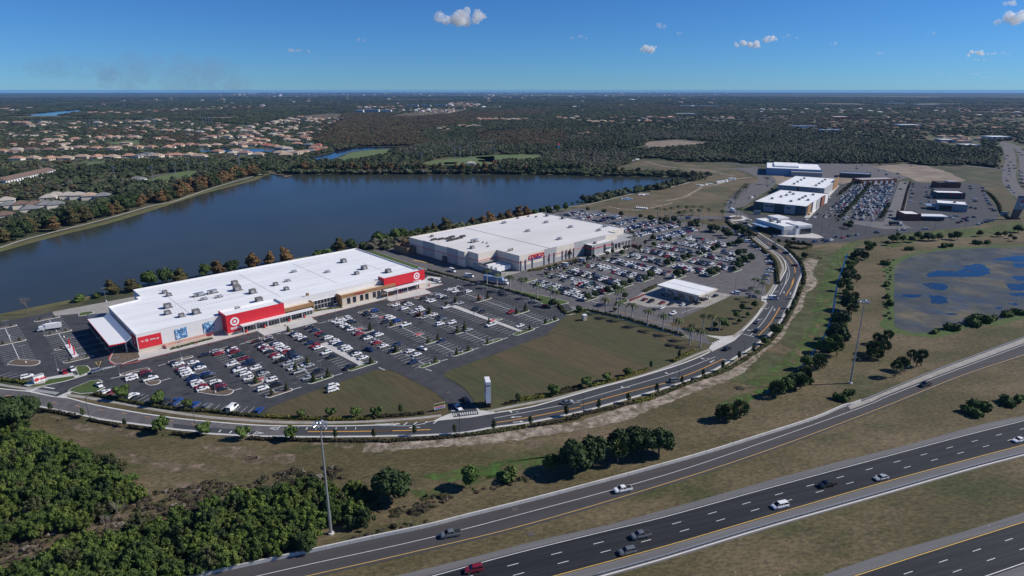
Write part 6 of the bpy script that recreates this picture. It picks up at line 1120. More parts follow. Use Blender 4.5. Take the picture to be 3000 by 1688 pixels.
# near shore
NS = [(236, 'bush', 1.6), (286, 'bush', 1.3), (330, 'cyg', .78), (388, 'cyg', .72), (402, 'bush', 1.6), (438, 'grn', 1.15), (490, 'oak', .95), (528, 'cyg', .95), (604, 'grn', 1.0), (636, 'cyp', .95), (678, 'oak', .85), (742, 'cyp', .95), (795, 'cyp', .8), (838, 'cyp', .95), (932, 'bush', 2.4), (955, 'bush', 2.0), (996, 'cyg', 1.05), (1030, 'oak', .8), (1066, 'bush', 2.2), (1108, 'grn', 1.15), (1128, 'grn', 1.05), (1162, 'grn', 1.2), (1180, 'grn', 1.2), (1207, 'grn', .9), (1228, 'grn', .9), (1252, 'cyg', .9), (1274, 'cyg', .85), (1306, 'cyg', 1.15), (1341, 'bush', 2), (1383, 'cyp', .85), (1415, 'cyp', .9), (1437, 'cyp', 1.0), (1469, 'cyg', .9), (1490, 'cyp', 1.0), (1516, 'cyp', 1.05), (1543, 'cyp', 1.05), (1566, 'grn', .9), (1589, 'grn', .95), (1607, 'oak', .8), (1632, 'grn', .95), (1656, 'grn', .8)]
for i, (px, k, s) in enumerate(NS):
    col_ = {'cyp': 'rust-brown cypress', 'cyg': 'green and rust cypress', 'grn': 'green lakeside tree', 'oak': 'dark rounded tree', 'bush': 'low green bush'}[k]
    tree(k, base_px(px, 108 + random.uniform(-1.5, 1.5)), f'{col_}, {nth(i + 1)} from the left along the near lake shore', 'trees on the near lake shore', s * 1.12)
for i, x in enumerate([745, 800, 850, 880, 915, 950, 990, 1040, 1060, 1100, 1140, 1170, 1205, 1240, 1300, 1340, 1370, 1400, 1450, 1510, 1560, 1620, 1680, 1710, 1750, 1830, 1880, 1930]):
    k = 'grn' if i % 4 else 'mid'; tree(k, zC(x, 1035 - (x - 700) * .195 + (8 if i % 2 else 0)), f'small shoreline tree, {nth(i + 1)} from the left along the path past the dry field', 'small trees along the field shore', (.42 if k == 'grn' else .8) * random.uniform(.8, 1.2))
# far west shore: two ranks
pw = resample(path, 11.5); ranks = [(7.0, 'cyp cyp cyg oak cyp cyg'.split(), 'front rank'), (17.0, 'oak cyp grn cyg oak'.split(), 'second rank')]
for off_, ks, nm in ranks:
    o_ = offset(pw, off_); i = 0
    for q in o_:
        if q[0] < G(-60, 740)[0] - 40 or q[0] > zB(200, 745)[0]: continue
        if random.random() < .1: continue
        k = random.choice(ks); i += 1; s = random.uniform(1.1, 1.55); d_ = {'cyp': 'rust-brown cypress', 'cyg': 'green and rust cypress', 'grn': 'green tree', 'oak': 'dark rounded oak'}[k]
        tree(k, (q[0] + random.uniform(-2.5, 2.5), q[1] + random.uniform(-2.5, 2.5)), f'{d_}, {nth(i)} from the left in the {nm} on the west shore', 'trees along the west lake path', s)
FS = [(x, 700, zB) for x in (490, 560, 630, 720, 780, 830, 900, 960, 1000, 1090, 1150, 1200, 1240, 1290, 1350, 1400, 1440, 1500, 1540, 1590, 1660, 1710, 1800, 1850, 1900, 1950, 2090)] + [(x, 700, zC) for x in (0, 60, 130, 250, 300, 340, 400, 440, 560, 620, 680, 740, 810, 860)]
for i, (x, y, f) in enumerate(FS):
    k = random.choice('cyp cyp cyg cyg oak'.split()) if not (f is zC and x > 500) else 'oak'; q = f(x, 743 if f is zB else (748 if x < 500 else 735)); d_ = {'cyp': 'rust-brown cypress', 'cyg': 'green and rust cypress', 'oak': 'dark rounded oak'}[k]
    tree(k, q, f'{d_}, {nth(i + 1)} from the left on the far lake shore', 'trees on the far lake shore', random.uniform(1.25, 1.6) if k != 'oak' else 1.25)
for i, x in enumerate((1168, 1222, 1360)): tree('cyg', zC(x, 762), f'lone cypress at the lake edge of the dry field, {nth(i + 1)} from the left', 'lone cypresses at the lake edge', 1.15)
# palms by the lots
R1 = [(z11, x, y) for x, y in ((1002, 850), (1110, 885), (1245, 920), (1370, 950), (1535, 995))]
for i, (f, x, y) in enumerate(R1): royal(f(x, y), f'tall royal palm, {nth(i + 1)} from the trailer in the hedge between the lots', 'royal palms in the lot hedge', 9.3)
R2 = [(z11, 1680, 1035), (z11, 1735, 1075), (zm, 503, 345), (zm, 600, 275), (zm, 632, 262), (zm, 615, 380), (zm, 727, 402), (zm, 860, 454), (zm, 990, 492), (zm, 1117, 527)]
for i, (f, x, y) in enumerate(R2): royal(f(x, y), f'tall royal palm, {nth(i + 1)} from the left along the fuel station hedge', 'royal palms along the fuel station hedge', 9.0)
R3 = [(1217, 610), (1237, 572), (1308, 627), (1333, 472), (1405, 482), (1470, 492)]
for i, (x, y) in enumerate(R3): royal(zm(x, y), f'royal palm, {nth(i + 1)} from the left at the boulevard entrance', 'royal palms at the boulevard entrance', 8.4 if i < 3 else 7.6)
R4 = [(1735, 220), (1788, 245), (1800, 150), (1832, 175), (1765, 140), (1850, 120)]
for i, (x, y) in enumerate(R4): royal(zm(x, y), f'royal palm, {nth(i + 1)} from the left by the upper zebra crossing', 'royal palms by the upper crossing', 6.8)
R5 = [(160, 360), (290, 362), (410, 347), (543, 322), (548, 420), (580, 427), (650, 405), (690, 330), (770, 387), (810, 318), (915, 387), (960, 322), (1098, 380), (1345, 412)]
for i, (x, y) in enumerate(R5): royal(zb(x, y), f'royal palm, {nth(i + 1)} from the left along the lane behind the lot', 'royal palms along the back lane', 9.2)
for i, (x, y) in enumerate(((1605, 358), (1665, 378), (1685, 352))): royal(zb(x, y), f'royal palm on the roundabout island, {nth(i + 1)} from the left', 'royal palms on the roundabout', 9.0)
for i, (x, y) in enumerate(((240, 420), (262, 380), (285, 345), (310, 320), (335, 295), (360, 270), (372, 300), (385, 260), (622, 175), (640, 180), (70, 620), (228, 440))): royal(zg(x, y), f'royal palm, {nth(i + 1)} along the road up past the panelled shops', 'royal palms on the retail road', 9.0)
R6 = [(525, 1285), (760, 1215), (860, 1180), (1110, 1115), (1205, 1080), (1425, 1015), (1495, 1000), (1710, 990), (1800, 915), (55, 1395), (170, 1350), (1745, 690), (20, 1180), (310, 1120), (425, 1110), (205, 1120), (510, 1050)]
for i, (x, y) in enumerate(R6): sabal(za(x, y), f'slim palm, {nth(i + 1)} of those lining the warehouse front aisle', 'slim palms before the warehouse', 5.6, .8)
# boulevard trees
for i, (f, x, y, s) in enumerate([(z5, 1207, 990, .8), (z5, 1527, 990, .95), (z5, 1783, 990, 1.0), (z5, 2012, 985, 1.0), (z1, 1895, 748, 1.05), (zm, 65, 1035, 1.05), (zm, 340, 972, 1.05), (zm, 515, 922, 1.0), (zm, 692, 878, .95), (z0, 1300, 610, 1.25), (z0, 1680, 668, 1.2), (z0, 1990, 712, .95)]): tree('bol', f(x, y), f'round leafy street tree, {nth(i + 1)} on the store side of the boulevard', 'street trees on the store side', s)
for i, (f, x, y, s) in enumerate([(z0, 545, 752, .9), (z0, 885, 815, 1.0), (z0, 1330, 905, .7), (z1, 268, 960, 1.1), (z1, 1510, 830, 1.0), (z1, 415, 1185, .95), (z1, 840, 1168, 1.0), (z1, 1255, 1135, 1.05), (z1, 1645, 1078, 1.0), (z1, 2025, 985, 1.05), (z5, 1570, 1228, .9), (z5, 1980, 1218, .9), (zm, 170, 1218, 1.1), (zm, 445, 1168, 1.1), (zm, 697, 1103, 1.1), (zm, 937, 1033, 1.1), (zm, 1150, 958, 1.0), (zm, 1330, 893, 1.0), (zm, 1495, 833, 1.1), (zm, 1635, 745, 1.1), (zm, 1755, 683, 1.1), (zm, 890, 818, 1.0), (zm, 1128, 738, 1.1), (zm, 2040, 380, 1.2), (zm, 2090, 300, 1.2), (zm, 2130, 220, 1.2)]): tree('sap', f(x, y), f'thin young tree, {nth(i + 1)} along the boulevard verge', 'young trees along the boulevard', s)
for i, (f, x, y, s) in enumerate([(z0, 1725, 965, 1.35), (z5, 175, 1178, 1.15), (z5, 600, 1215, 1.2), (z5, 1105, 1225, 1.25)]): tree('bol', f(x, y), f'round street tree, {nth(i + 1)} from the left on the grass side of the boulevard', 'street trees on the grass side', s)
for i, (x, y, s) in enumerate(((1850, 605, .8), (1935, 540, 1.3), (1982, 490, .7), (1665, 320, .9), (1615, 388, .9), (1710, 375, .6), (1640, 430, .6), (1510, 475, 1.3), (1768, 300, .9), (1430, 470, .7))): tree('grn', zm(x, y), f'clipped green tree, {nth(i + 1)} around the brown lawn by the fuel station', 'trees around the fuel station lawn', s * .62)
# lot trees
i = 0
for a in ISL:
    if a[2] > -23.6 and a[0] > 0: continue
    c_ = (a[0] + a[1]) / 2; w_ = a[1] - a[0]
    for s in ((-1, 1) if w_ > 8 else (0,)):
        if random.random() < .12: continue
        i += 1; tree('pine', T(c_ + s * w_ * .28, (a[2] + a[3]) / 2), f'small conifer, {nth(i)} from the left among the planted parking islands', 'small conifers on parking islands', (random.uniform(.75, 1.15) if a[2] > -95 else .7) * (.45 if a[0] < 0 else 1), .15)
i = 0
for u in CROW:
    ve = CEND[u]; vs_ = [ve - 1.2] + ([-79.3] if (ve < -95 and u > 295) else []) + [-40.3]
    for v in vs_:
        for s in (-1, 1):
            if v == -40.3 and s > 0: continue
            i += 1; tree('mid', T(u + s * 3.6, v), f'dark parking tree, {nth(i)} counted across the warehouse lot islands', 'trees on the warehouse lot islands', random.uniform(.75, 1.25) * (.7 if v == -40.3 else 1.0), .15)
for v in ZROW:
    for u in (ZR[v][0] - 2, ZR[v][1] + 2): i += 1; tree('mid', T(u, v), f'dark parking tree, {nth(i)} counted across the warehouse lot islands', 'trees on the warehouse lot islands', random.uniform(.8, 1.1), .15)
for j, (x, y) in enumerate(((1640, 870), (1850, 1160), (1240, 630), (1130, 620), (1180, 600), (1380, 690), (1450, 730), (860, 510), (780, 540), (460, 450), (310, 470), (40, 440), (1640, 600), (1600, 590), (1830, 720), (1740, 660))): tree('mid', zb(x, y), f'rounded dark tree, {nth(j + 1)} of those edging the warehouse lot', 'trees edging the warehouse lot', 1.35)
for j, (x, y, s) in enumerate(((120, 940, 1.1), (600, 1030, .8), (1250, 1010, .5), (1430, 780, .8))): tree('mid', ze(x, y), f'bushy dark tree, {nth(j + 1)} from the left near the palm hedge corner', 'bushy trees near the palm hedge corner', s)
for j, (x, y, s) in enumerate(((1305, 250, .6), (1680, 740, 1.3), (1700, 700, 1.3), (1620, 720, 1), (970, 900, .9), (1100, 940, .8), (700, 260, 1), (480, 850, .9), (790, 920, .9), (500, 690, .9), (1540, 650, .6), (720, 1000, 1.1), (1170, 570, .5), (1360, 590, .6), (1440, 590, .6), (1500, 590, .6), (1110, 1120, 1.2))): tree('mid', zg(x, y), f'leafy tree, {nth(j + 1)} listed around the roundabout and bank', 'trees around the roundabout and bank', s * .8)
# trees of the verge, ditch and pond
BG = [('oak', zv, 1860, 812, 1.08, 'big dark oak standing right of the thicket'), ('grn', zw, 520, 700, .92, 'lone leafy tree by the green ditch'), ('bush', zw, 850, 618, 1.6, 'light green bush in the ditch'), ('grn', zw, 1195, 560, .75, 'dark low tree left of the large oak in the ditch'), ('oak', zw, 1400, 570, 1.12, 'large round oak leaning over the ditch'), ('oak', zw, 1530, 500, .95, 'oak just right of the large ditch oak'), ('oak', zw, 1790, 420, 1.0, 'first oak of the right group by the ramp'), ('oak', zw, 1905, 415, 1.0, 'second oak of the right group by the ramp'), ('oak', zw, 2010, 405, 1.0, 'third oak of the right group by the ramp'), ('oak', zw, 2115, 415, .95, 'fourth oak of the right group by the ramp'), ('oak', zr, 850, 870, 1.1, 'big oak beside the stream, widest of its line'), ('oak', zr, 930, 630, .95, 'dark oak upstream of the widest one'), ('grn', zr, 780, 930, .9, 'narrow green tree below the widest stream oak'), ('grn', zr, 500, 1200, .8, 'leafy tree near the foot of the stream'), ('grn', zr, 870, 490, .7, 'round green tree midway up the stream'), ('grn', zr, 960, 330, .8, 'green tree near the head of the stream'), ('bush', zr, 850, 700, 2.0, 'wide bush on the stream bank'), ('oak', zy, 60, 220, 1.35, 'grey-green oak at the left edge above the thicket'), ('oak', zy, 230, 160, 1.1, 'second grey-green oak above the thicket at left')]
for k, f, x, y, s, lb in BG: tree(k, f(x, y), lb, None, s)
SB = [(zw, 1765, 492, 6.5, 1.8), (zw, 1210, 555, 4.6, 1.4), (zr, 35, 1405, 4.2, 1.6), (zr, 88, 1400, 4.4, 1.7), (zr, 160, 1372, 4.4, 1.7), (zr, 420, 1235, 4.6, 1.7), (zr, 590, 1185, 5.5, 1.5), (zr, 615, 1150, 6.5, 1.5), (zr, 720, 1035, 4.5, 1.8), (zr, 848, 950, 5.6, 1.5), (zr, 900, 860, 4.4, 1.5), (zr, 950, 665, 5.2, 1.6), (zr, 940, 412, 4.6, 1.5), (zr, 988, 432, 4.8, 1.2), (zr, 975, 560, 4.2, 1.3), (zr, 1020, 262, 4.5, 1.6), (zr, 1070, 222, 5.5, 1.6), (zr, 1045, 270, 4.4, 1.5), (zr, 985, 250, 4.2, 1.5), (zr, 1128, 865, 4.6, 1.2), (zr, 1165, 870, 4.0, 1.2), (zr, 1205, 850, 5.0, 1.3), (zr, 1085, 930, 4.6, 1.3), (zr, 1128, 945, 5.0, 1.5), (zr, 1085, 975, 4.4, 1.3), (zr, 1185, 925, 4.6, 1.4), (zr, 1140, 975, 3.6, 1.3), (zr, 1258, 1100, 6.6, 1.3), (zr, 1300, 1050, 5.4, 1.2), (zr, 1325, 1060, 5.0, 1.1), (zr, 1370, 985, 4.6, 1.1), (zr, 1412, 1028, 4.8, 1.1), (zr, 1443, 1020, 6.4, 1.3)]
for i, (f, x, y, h, k) in enumerate(SB): sabal(f(x, y), f'cabbage palm with a round head, {nth(i + 1)} from the left between boulevard and ramp', 'cabbage palms of the verge', h, k)
for i, (x, y, s) in enumerate(((500, 1345, 1), (620, 1345, .8), (560, 1300, .7), (740, 1345, .8), (815, 1310, .95), (870, 1325, .6), (950, 1325, 1.1), (1005, 1330, .8), (1080, 1325, .9), (1240, 1312, .8), (1320, 1315, 1.0), (1600, 1272, .8), (1830, 1275, .7), (1920, 1275, .7), (1990, 1295, .6), (2090, 1220, 1.0), (180, 1430, .95), (260, 1415, .6), (430, 1385, .6), (2040, 1330, .6))): tree('oak' if i % 3 == 0 else 'grn', zh(x, y), f'dark tree, {nth(i + 1)} from the left in the line behind the algae pond', 'trees behind the pond', s * (.72 if i % 3 == 0 else .9))
for i, (f, x, y, s) in enumerate([(z24, 180, 1370, 1.3), (z24, 250, 1320, 1.1), (zr, 1800, 1360, 1.6), (zr, 1850, 1320, 1.8), (zr, 2050, 1290, 1.6), (zr, 2130, 1270, 1.4), (z24, 1120, 770, 1.7), (z24, 1300, 730, 2.0), (z24, 1370, 700, 2.2), (z24, 1480, 690, 1.4), (z24, 1600, 660, 1.7), (z24, 1700, 640, 1.6), (z24, 980, 800, 1.2), (z24, 570, 400, 1.3), (z24, 560, 220, 1.5), (z24, 580, 500, 1.2), (z24, 600, 560, 1.3), (z24, 1060, 70, 1.6), (z24, 1100, 65, 1.3), (z24, 760, 95, 1.6), (z24, 1340, 45, 1.7), (z24, 1430, 40, 1.5)]): tree('bush', f(x, y), f'scrubby bush, {nth(i + 1)} of those round the pond and ramp verge', 'scrub round the pond', s)
for i, q in enumerate(RT): tree('mid', q, f'small tree, {nth(i + 1)} counted across the crowded shop car park', 'trees of the shop car park', .85, .06)
_d = resample(ditch, 5.5); _o = offset(_d, 4.5); i = 0
for j, q in enumerate(_o):
    if random.random() < .42: continue
    i += 1; k = random.choice(('grn', 'grn', 'bush', 'oak')); tree(k, (q[0] + random.uniform(-2, 3), q[1] + random.uniform(-2, 2)), f'stream-side tree, {nth(i)} going down the right bank of the ditch', 'trees down the right bank of the ditch', {'grn': random.uniform(.5, .9), 'bush': random.uniform(1.2, 2.0), 'oak': random.uniform(.45, .75)}[k])
# bare trees
def bare(p, label, h=5.5, seed=1):
    b = MB(); r_ = random.Random(seed)
    def br(a, d, L_, r, n_):
        e = a + d * L_; b.tube(a, e, r, r * .6, 4, cap=False)
        if n_:
            for _ in range(4): q = (d + Vector((r_.uniform(-.8, .8), r_.uniform(-.8, .8), r_.uniform(-.1, .6)))).normalized(); br(a + d * L_ * r_.uniform(.5, 1), q, L_ * .68, r * .55, n_ - 1)
    br(Vector((0, 0, 0)), Vector((0, 0, 1)), h * .35, .16, 4); t = thing('bare_tree', at0(p), 0, label, 'bare tree'); child(t, 'branches', b, M['twig'])
bare(zy(910, 1090), 'leafless grey tree between the two halves of the thicket', 8, 1); bare(zy(1010, 960), 'smaller leafless tree just behind the grey one', 7, 2); bare(F(72, 790), 'bare white-twigged tree at the lake edge far left', 13, 3); bare(zr(1300, 1080), 'bare shrub among the cabbage palms', 4, 4)
# hedges
def hedge(pts, wd, h, m, label, dens=5, ls=.28, name='hedge', cat='hedge', step=1.0):
    p = resample(pts, step); r_ = np.random.default_rng(len(USED)); P_ = np.array(p); Lt = plen(p); n_ = int(Lt * dens * (wd + h)); t_ = r_.uniform(0, len(p) - 1.001, n_); i0 = t_.astype(int); fr_ = (t_ - i0)[:, None]; c = P_[i0] * (1 - fr_) + P_[i0 + 1] * fr_
    d = P_[i0 + 1] - P_[i0]; d /= np.linalg.norm(d, axis=1)[:, None] + 1e-9; nrm = np.c_[-d[:, 1], d[:, 0]]; a = r_.uniform(0, math.pi, n_); rr_ = r_.uniform(.85, 1.1, n_); hh = h * (1 + .22 * np.sin(t_ * .9) + .15 * np.sin(t_ * 2.3))
    pos = np.c_[c + nrm * (np.cos(a) * wd / 2 * rr_)[:, None], .12 + hh * np.sin(a) ** .6 * rr_ * .92]; n3 = np.c_[nrm * np.cos(a)[:, None], np.sin(a)] + r_.normal(scale=.5, size=(n_, 3)); n3 /= np.linalg.norm(n3, axis=1)[:, None]
    u = np.cross(n3, r_.normal(size=(n_, 3))); u /= np.linalg.norm(u, axis=1)[:, None]; w_ = np.cross(n3, u); s = ls * r_.uniform(.6, 1.3, (n_, 1)); q = np.stack([pos - u * s - w_ * s, pos + u * s - w_ * s, pos + u * s + w_ * s, pos - u * s + w_ * s], 1).reshape(-1, 3)
    core = MB().ribbon(p, wd * .8, 0, z1=h * .8); V = core.v + q.tolist(); o_ = len(core.v); me = bpy.data.meshes.new(name); me.from_pydata(V, [], core.f + [(o_ + 4 * i, o_ + 4 * i + 1, o_ + 4 * i + 2, o_ + 4 * i + 3) for i in range(n_)]); me.materials.append(M[m])
    o = bpy.data.objects.new(name, me); COL.objects.link(o); return tag(o, label, cat)
sl_ = lambda f, s: smooth_line(PL(f, s), 4)
hedge(sl_(z0, '0,412 150,428 270,448'), 1.6, .9, 'hedge_yellow', 'yellowish clipped hedge left of the monument sign'); hedge(sl_(z0, '1000,565 1300,635 1700,705 2100,745') + sl_(z5, '200,925 500,960 800,985'), 1.5, 1.0, 'hedge_leaf', 'long dark hedge below the bottom parking row')
hedge(sl_(z5, '820,985 1100,1000 1400,1012 1700,1015 1960,1008'), 1.5, .9, 'hedge_yellow', 'yellow-green hedge along the left grass field'); hedge(sl_(z1, '50,985 250,975 520,950'), 1.6, .9, 'hedge_dark', 'dark hedge by the small yellow banner'); hedge(sl_(z1, '1370,852 1490,832'), 1.4, .9, 'hedge_dark', 'short dark hedge right of the tall pylon sign'); hedge(sl_(z1, '1520,812 1690,790 1870,755'), 1.7, 1.2, 'hedge_yellow', 'bright yellow hedge right of the tall pylon sign'); hedge(sl_(z1, '1900,745 2030,720 2170,695') + sl_(zm, '120,1000 300,960'), 1.3, .8, 'hedge_dark', 'dark hedge along the large grass field'); hedge(sl_(zm, '380,965 500,935 700,880 850,825'), 1.5, 1.0, 'hedge_yellow', 'yellow hedge along the large grass field'); hedge(sl_(zm, '1080,755 1150,715 1260,665'), 1.5, 1.0, 'hedge_yellow', 'short yellow hedge near the palm corner')
hedge(sl_(z0, '410,735 560,752 860,812'), 1.3, .8, 'hedge_dark', 'low brown hedge at the left end of the grass verge'); hedge(sl_(z0, '950,838 1260,898'), 1.3, .8, 'hedge_dark', 'low brown hedge right of the first roadside lamp'); hedge(sl_(z0, '1370,915 1660,958'), 1.3, .9, 'hedge_dark', 'low brown hedge left of the round verge tree'); hedge(sl_(z0, '1830,988 2110,1012'), 1.3, .8, 'hedge_dark', 'low brown hedge behind the second roadside lamp')
hedge(sl_(z5, '650,1218 1000,1230 1500,1242 2174,1246') + sl_(z1, '200,1238 600,1220 900,1190'), 1.5, .8, 'hedge_dark', 'very long dark hedge along the verge below the crossing'); hedge(sl_(z1, '920,1190 1250,1150 1600,1095'), 1.6, .9, 'hedge_leaf', 'mixed green hedge right of the crossing lamp'); hedge(sl_(z1, '1650,1090 1900,1048 2174,995') + sl_(zm, '220,1225 500,1165 730,1110'), 1.5, .9, 'hedge_dark', 'dark hedge beside the sandy track'); hedge(sl_(zm, '740,1105 870,1075 920,1060'), 1.8, 1.1, 'hedge_yellow', 'yellow hedge beside the sandy track'); hedge(sl_(zm, '930,1055 1200,945 1330,900'), 1.6, 1.1, 'hedge_leaf', 'green hedge under the boulevard minivan'); hedge(sl_(zm, '1340,895 1520,835 1700,730 1860,620 1960,520 2050,390 2110,280 2174,120'), 1.8, 1.2, 'hedge_leaf', 'long green hedge round the outside of the boulevard curve')
hedge(sl_(zg, '1110,1449 1110,1300 1050,1150 950,1040 870,970'), 1.8, 1.2, 'hedge_leaf', 'green hedge inside the upper boulevard curve'); hedge([T(189, -81), T(194, -82)] + [T(183.5, -99), T(197, -103.5), T(201.5, -125), T(202.5, -160)], 1.8, 1.1, 'hedge_leaf', 'long green hedge under the fuel station palms'); hedge([T(180, 24), T(184.5, -20), T(189, -43), T(190, -74)], 1.6, 1.0, 'hedge_leaf', 'green hedge under the palms between the two lots'); hedge(sl_(zg, '780,1449 760,1260 720,1140 640,1060 520,960 420,880 320,800 200,715 120,640'), 2.0, 1.5, 'hedge_leaf', 'leafy hedge on the inner rim of the warehouse lot'); hedge(sl_(zh, '1640,700 1740,740 1850,870 1880,960 1980,1050'), 2.2, 1.5, 'hedge_leaf', 'green hedge climbing beside the restaurant lot'); hedge(sl_(zg, '880,900 960,925 1120,940 1200,960 1110,1000 960,985 900,940'), 2.4, 1.6, 'hedge_leaf', 'clipped hedge ring around the small enclosure'); hedge(sl_(zh, '725,580 690,680 640,880 610,1000'), 2.0, 1.0, 'hedge_dark', 'rusty hedge beside the concrete retail lane')
hedge([CO(5, -4), CO(14, -7), CO(30, -7.5), CO(54, -7)], 2.2, .9, 'hedge_leaf', 'green planting along the warehouse front wall'); hedge([T(86, -1.5), T(92, -3), T(100, -6)], 2.0, .5, 'hedge_yellow', 'low yellow planting under the dark window wall', name='planting'); hedge([T(12, -6), T(31, -5)], 1.6, .5, 'hedge_leaf', 'low planting before the red railing', name='planting'); hedge(sl_(zd, '860,925 950,880 1010,860'), 3.0, .9, 'hedge_leaf', 'broad green hedge beside the fuel canopy')
hedge([T(165, 92), T(168, 60), T(172, 30), T(177, 5)], 1.2, .7, 'hedge_dark', 'low hedge on the grass strip beside the department store')

# ---------------------------------------------------------------- vegetation masses (instanced, nobody could count them)
PROTO = bpy.data.collections.new('plant_sources')
def scatter(name, label, protos, pts, idx, rot, scl, cat='vegetation'):
    col = bpy.data.collections.new(name + '_sources')
    for i, me in enumerate(protos): o = bpy.data.objects.new(f'{name}_{chr(97 + i)}', me); col.objects.link(o)
    me = bpy.data.meshes.new(name); me.from_pydata(np.asarray(pts).tolist(), [], []); n_ = len(pts)
    for nm, ty, dat in (('pick', 'INT', np.asarray(idx, np.int32)), ('turn', 'FLOAT_VECTOR', np.c_[np.zeros(n_), np.zeros(n_), rot].astype(np.float32).ravel()), ('size', 'FLOAT_VECTOR', np.asarray(scl, np.float32).ravel())):
        a = me.attributes.new(nm, ty, 'POINT'); a.data.foreach_set('value' if ty == 'INT' else 'vector', dat)
    o = bpy.data.objects.new(name, me); COL.objects.link(o); tag(o, label, cat, None, 'stuff')
    g = bpy.data.node_groups.new(name, 'GeometryNodeTree'); g.interface.new_socket('Geometry', in_out='INPUT', socket_type='NodeSocketGeometry'); g.interface.new_socket('Geometry', in_out='OUTPUT', socket_type='NodeSocketGeometry')
    N = g.nodes; L = g.links.new; gi = N.new('NodeGroupInput'); go = N.new('NodeGroupOutput'); ip = N.new('GeometryNodeInstanceOnPoints'); ci = N.new('GeometryNodeCollectionInfo'); ci.inputs['Collection'].default_value = col; ci.inputs['Separate Children'].default_value = True; ci.inputs['Reset Children'].default_value = True
    def na(nm, ty): q = N.new('GeometryNodeInputNamedAttribute'); q.data_type = ty; q.inputs['Name'].default_value = nm; return q.outputs['Attribute']
    L(gi.outputs[0], ip.inputs['Points']); L(ci.outputs[0], ip.inputs['Instance']); ip.inputs['Pick Instance'].default_value = True; L(na('pick', 'INT'), ip.inputs['Instance Index']); L(na('turn', 'FLOAT_VECTOR'), ip.inputs['Rotation']); L(na('size', 'FLOAT_VECTOR'), ip.inputs['Scale']); L(ip.outputs[0], go.inputs[0])
    md = o.modifiers.new('scatter', 'NODES'); md.node_group = g; return o
def fill(poly, n_):
    q = np.array([a[:2] for a in poly]); lo, hi = q.min(0), q.max(0); P_ = rng.uniform(lo, hi, (n_ * 4, 2)); return P_[inpoly(P_, poly)][:n_]
def area(poly): q = np.array([a[:2] for a in poly]); x, y = q[:, 0], q[:, 1]; return abs(float((x * np.roll(y, -1) - y * np.roll(x, -1)).sum()) / 2)
# near thicket
th = [[G(-80, 1260)] + [G(x, y) for x, y in ((60, 1260), (150, 1290), (240, 1330), (320, 1362), (345, 1385), (330, 1410), (395, 1425), (425, 1455), (380, 1480), (330, 1515), (250, 1555), (150, 1575), (60, 1592), (-80, 1605))], [G(x, y) for x, y in ((-90, 1690), (60, 1690), (130, 1660), (180, 1600), (240, 1592), (330, 1610), (400, 1560), (480, 1545), (560, 1520), (640, 1490), (700, 1470), (800, 1450), (900, 1440), (1000, 1440), (1050, 1452), (1085, 1480), (1110, 1520), (1080, 1548), (1020, 1562), (930, 1605), (800, 1635), (700, 1655), (600, 1680), (520, 1720), (520, 1800), (-200, 1800))]]
def tangle(seed, w_, h):
    r_ = np.random.default_rng(seed); L_ = [((0, 0, h * .42), (w_ * .30, w_ * .30, h * .34))]
    for i in range(17): a = r_.uniform(0, 6.28); q = w_ * .5 * math.sqrt(r_.uniform(.05, 1)); z_ = h * (.25 + .62 * (1 - (q / w_ / .55) ** 2)) * r_.uniform(.75, 1.15); L_.append(((q * math.cos(a), q * math.sin(a), z_), np.array([1, 1, r_.uniform(.8, 1.4)]) * w_ * r_.uniform(.07, .15)))
    return L_
pr = [crown('bush_clump', tangle(70 + i, 5.0, 4.2), 1700, .15, m_, core=.62, seed=80 + i) for i, m_ in enumerate(('leaf_mid', 'leaf_bright', 'leaf_mid', 'leaf_dark', 'leaf_olive', 'leaf_bright'))]
pts = []; 
for q in th: pts.append(fill(q, int(area(q) / 5.0)))
pts = np.concatenate(pts); pts = pts[np.linalg.norm(pts - np.array(G(970, 1566)), axis=1) > 4.5]; n_ = len(pts); s = rng.uniform(.5, 1.3, n_)
scatter('thicket_foliage', 'dense bright green thicket in the lower left corner', pr, np.c_[pts, np.zeros(n_)], rng.choice(6, n_, p=[.28, .2, .2, .14, .08, .1]), rng.uniform(0, 6.28, n_), np.c_[s, s, s * rng.uniform(.8, 1.25, n_)])
# dry brush
bp = [[G(x, y) for x, y in ((0, 1578), (200, 1560), (330, 1510), (440, 1445), (560, 1425), (600, 1410), (700, 1420), (850, 1375), (1000, 1365), (1010, 1400), (900, 1420), (700, 1445), (560, 1500), (400, 1545), (250, 1585), (130, 1640), (0, 1660))], PL(zv, '1300,1250 1500,1150 1700,1080 2174,960 2174,1030 1700,1130 1380,1200'), PL(zw, '0,850 150,780 420,740 300,820 150,900 0,1030'), PL(zw, '500,720 750,670 1000,610 1100,595 1050,625 800,690 560,745'), PL(zv, '1750,900 2000,860 2174,800 2174,900 1900,960'), PL(z24, '560,180 640,150 620,300 590,420 600,560 620,700 560,700 540,560 560,400 540,280')]
pts = np.concatenate([fill(q, int(area(q) / 2.2)) for q in bp]); n_ = len(pts); s = rng.uniform(.4, 1.2, n_)
pr = [crown('brush_clump', [((0, 0, .3), (.9, .9, .5)), ((.5, .3, .4), .5)], 130, .16, m_, core=.5, sub=1, seed=95 + i) for i, m_ in enumerate(('brush', 'brush', 'leaf_olive', 'twig'))]
scatter('dry_brush', 'grey-brown dead brush along the ditch and thicket edge', pr, np.c_[pts, np.zeros(n_)], rng.choice(4, n_, p=[.42, .25, .25, .08]), rng.uniform(0, 6.28, n_), np.c_[s, s, s * rng.uniform(.5, 1.0, n_)])
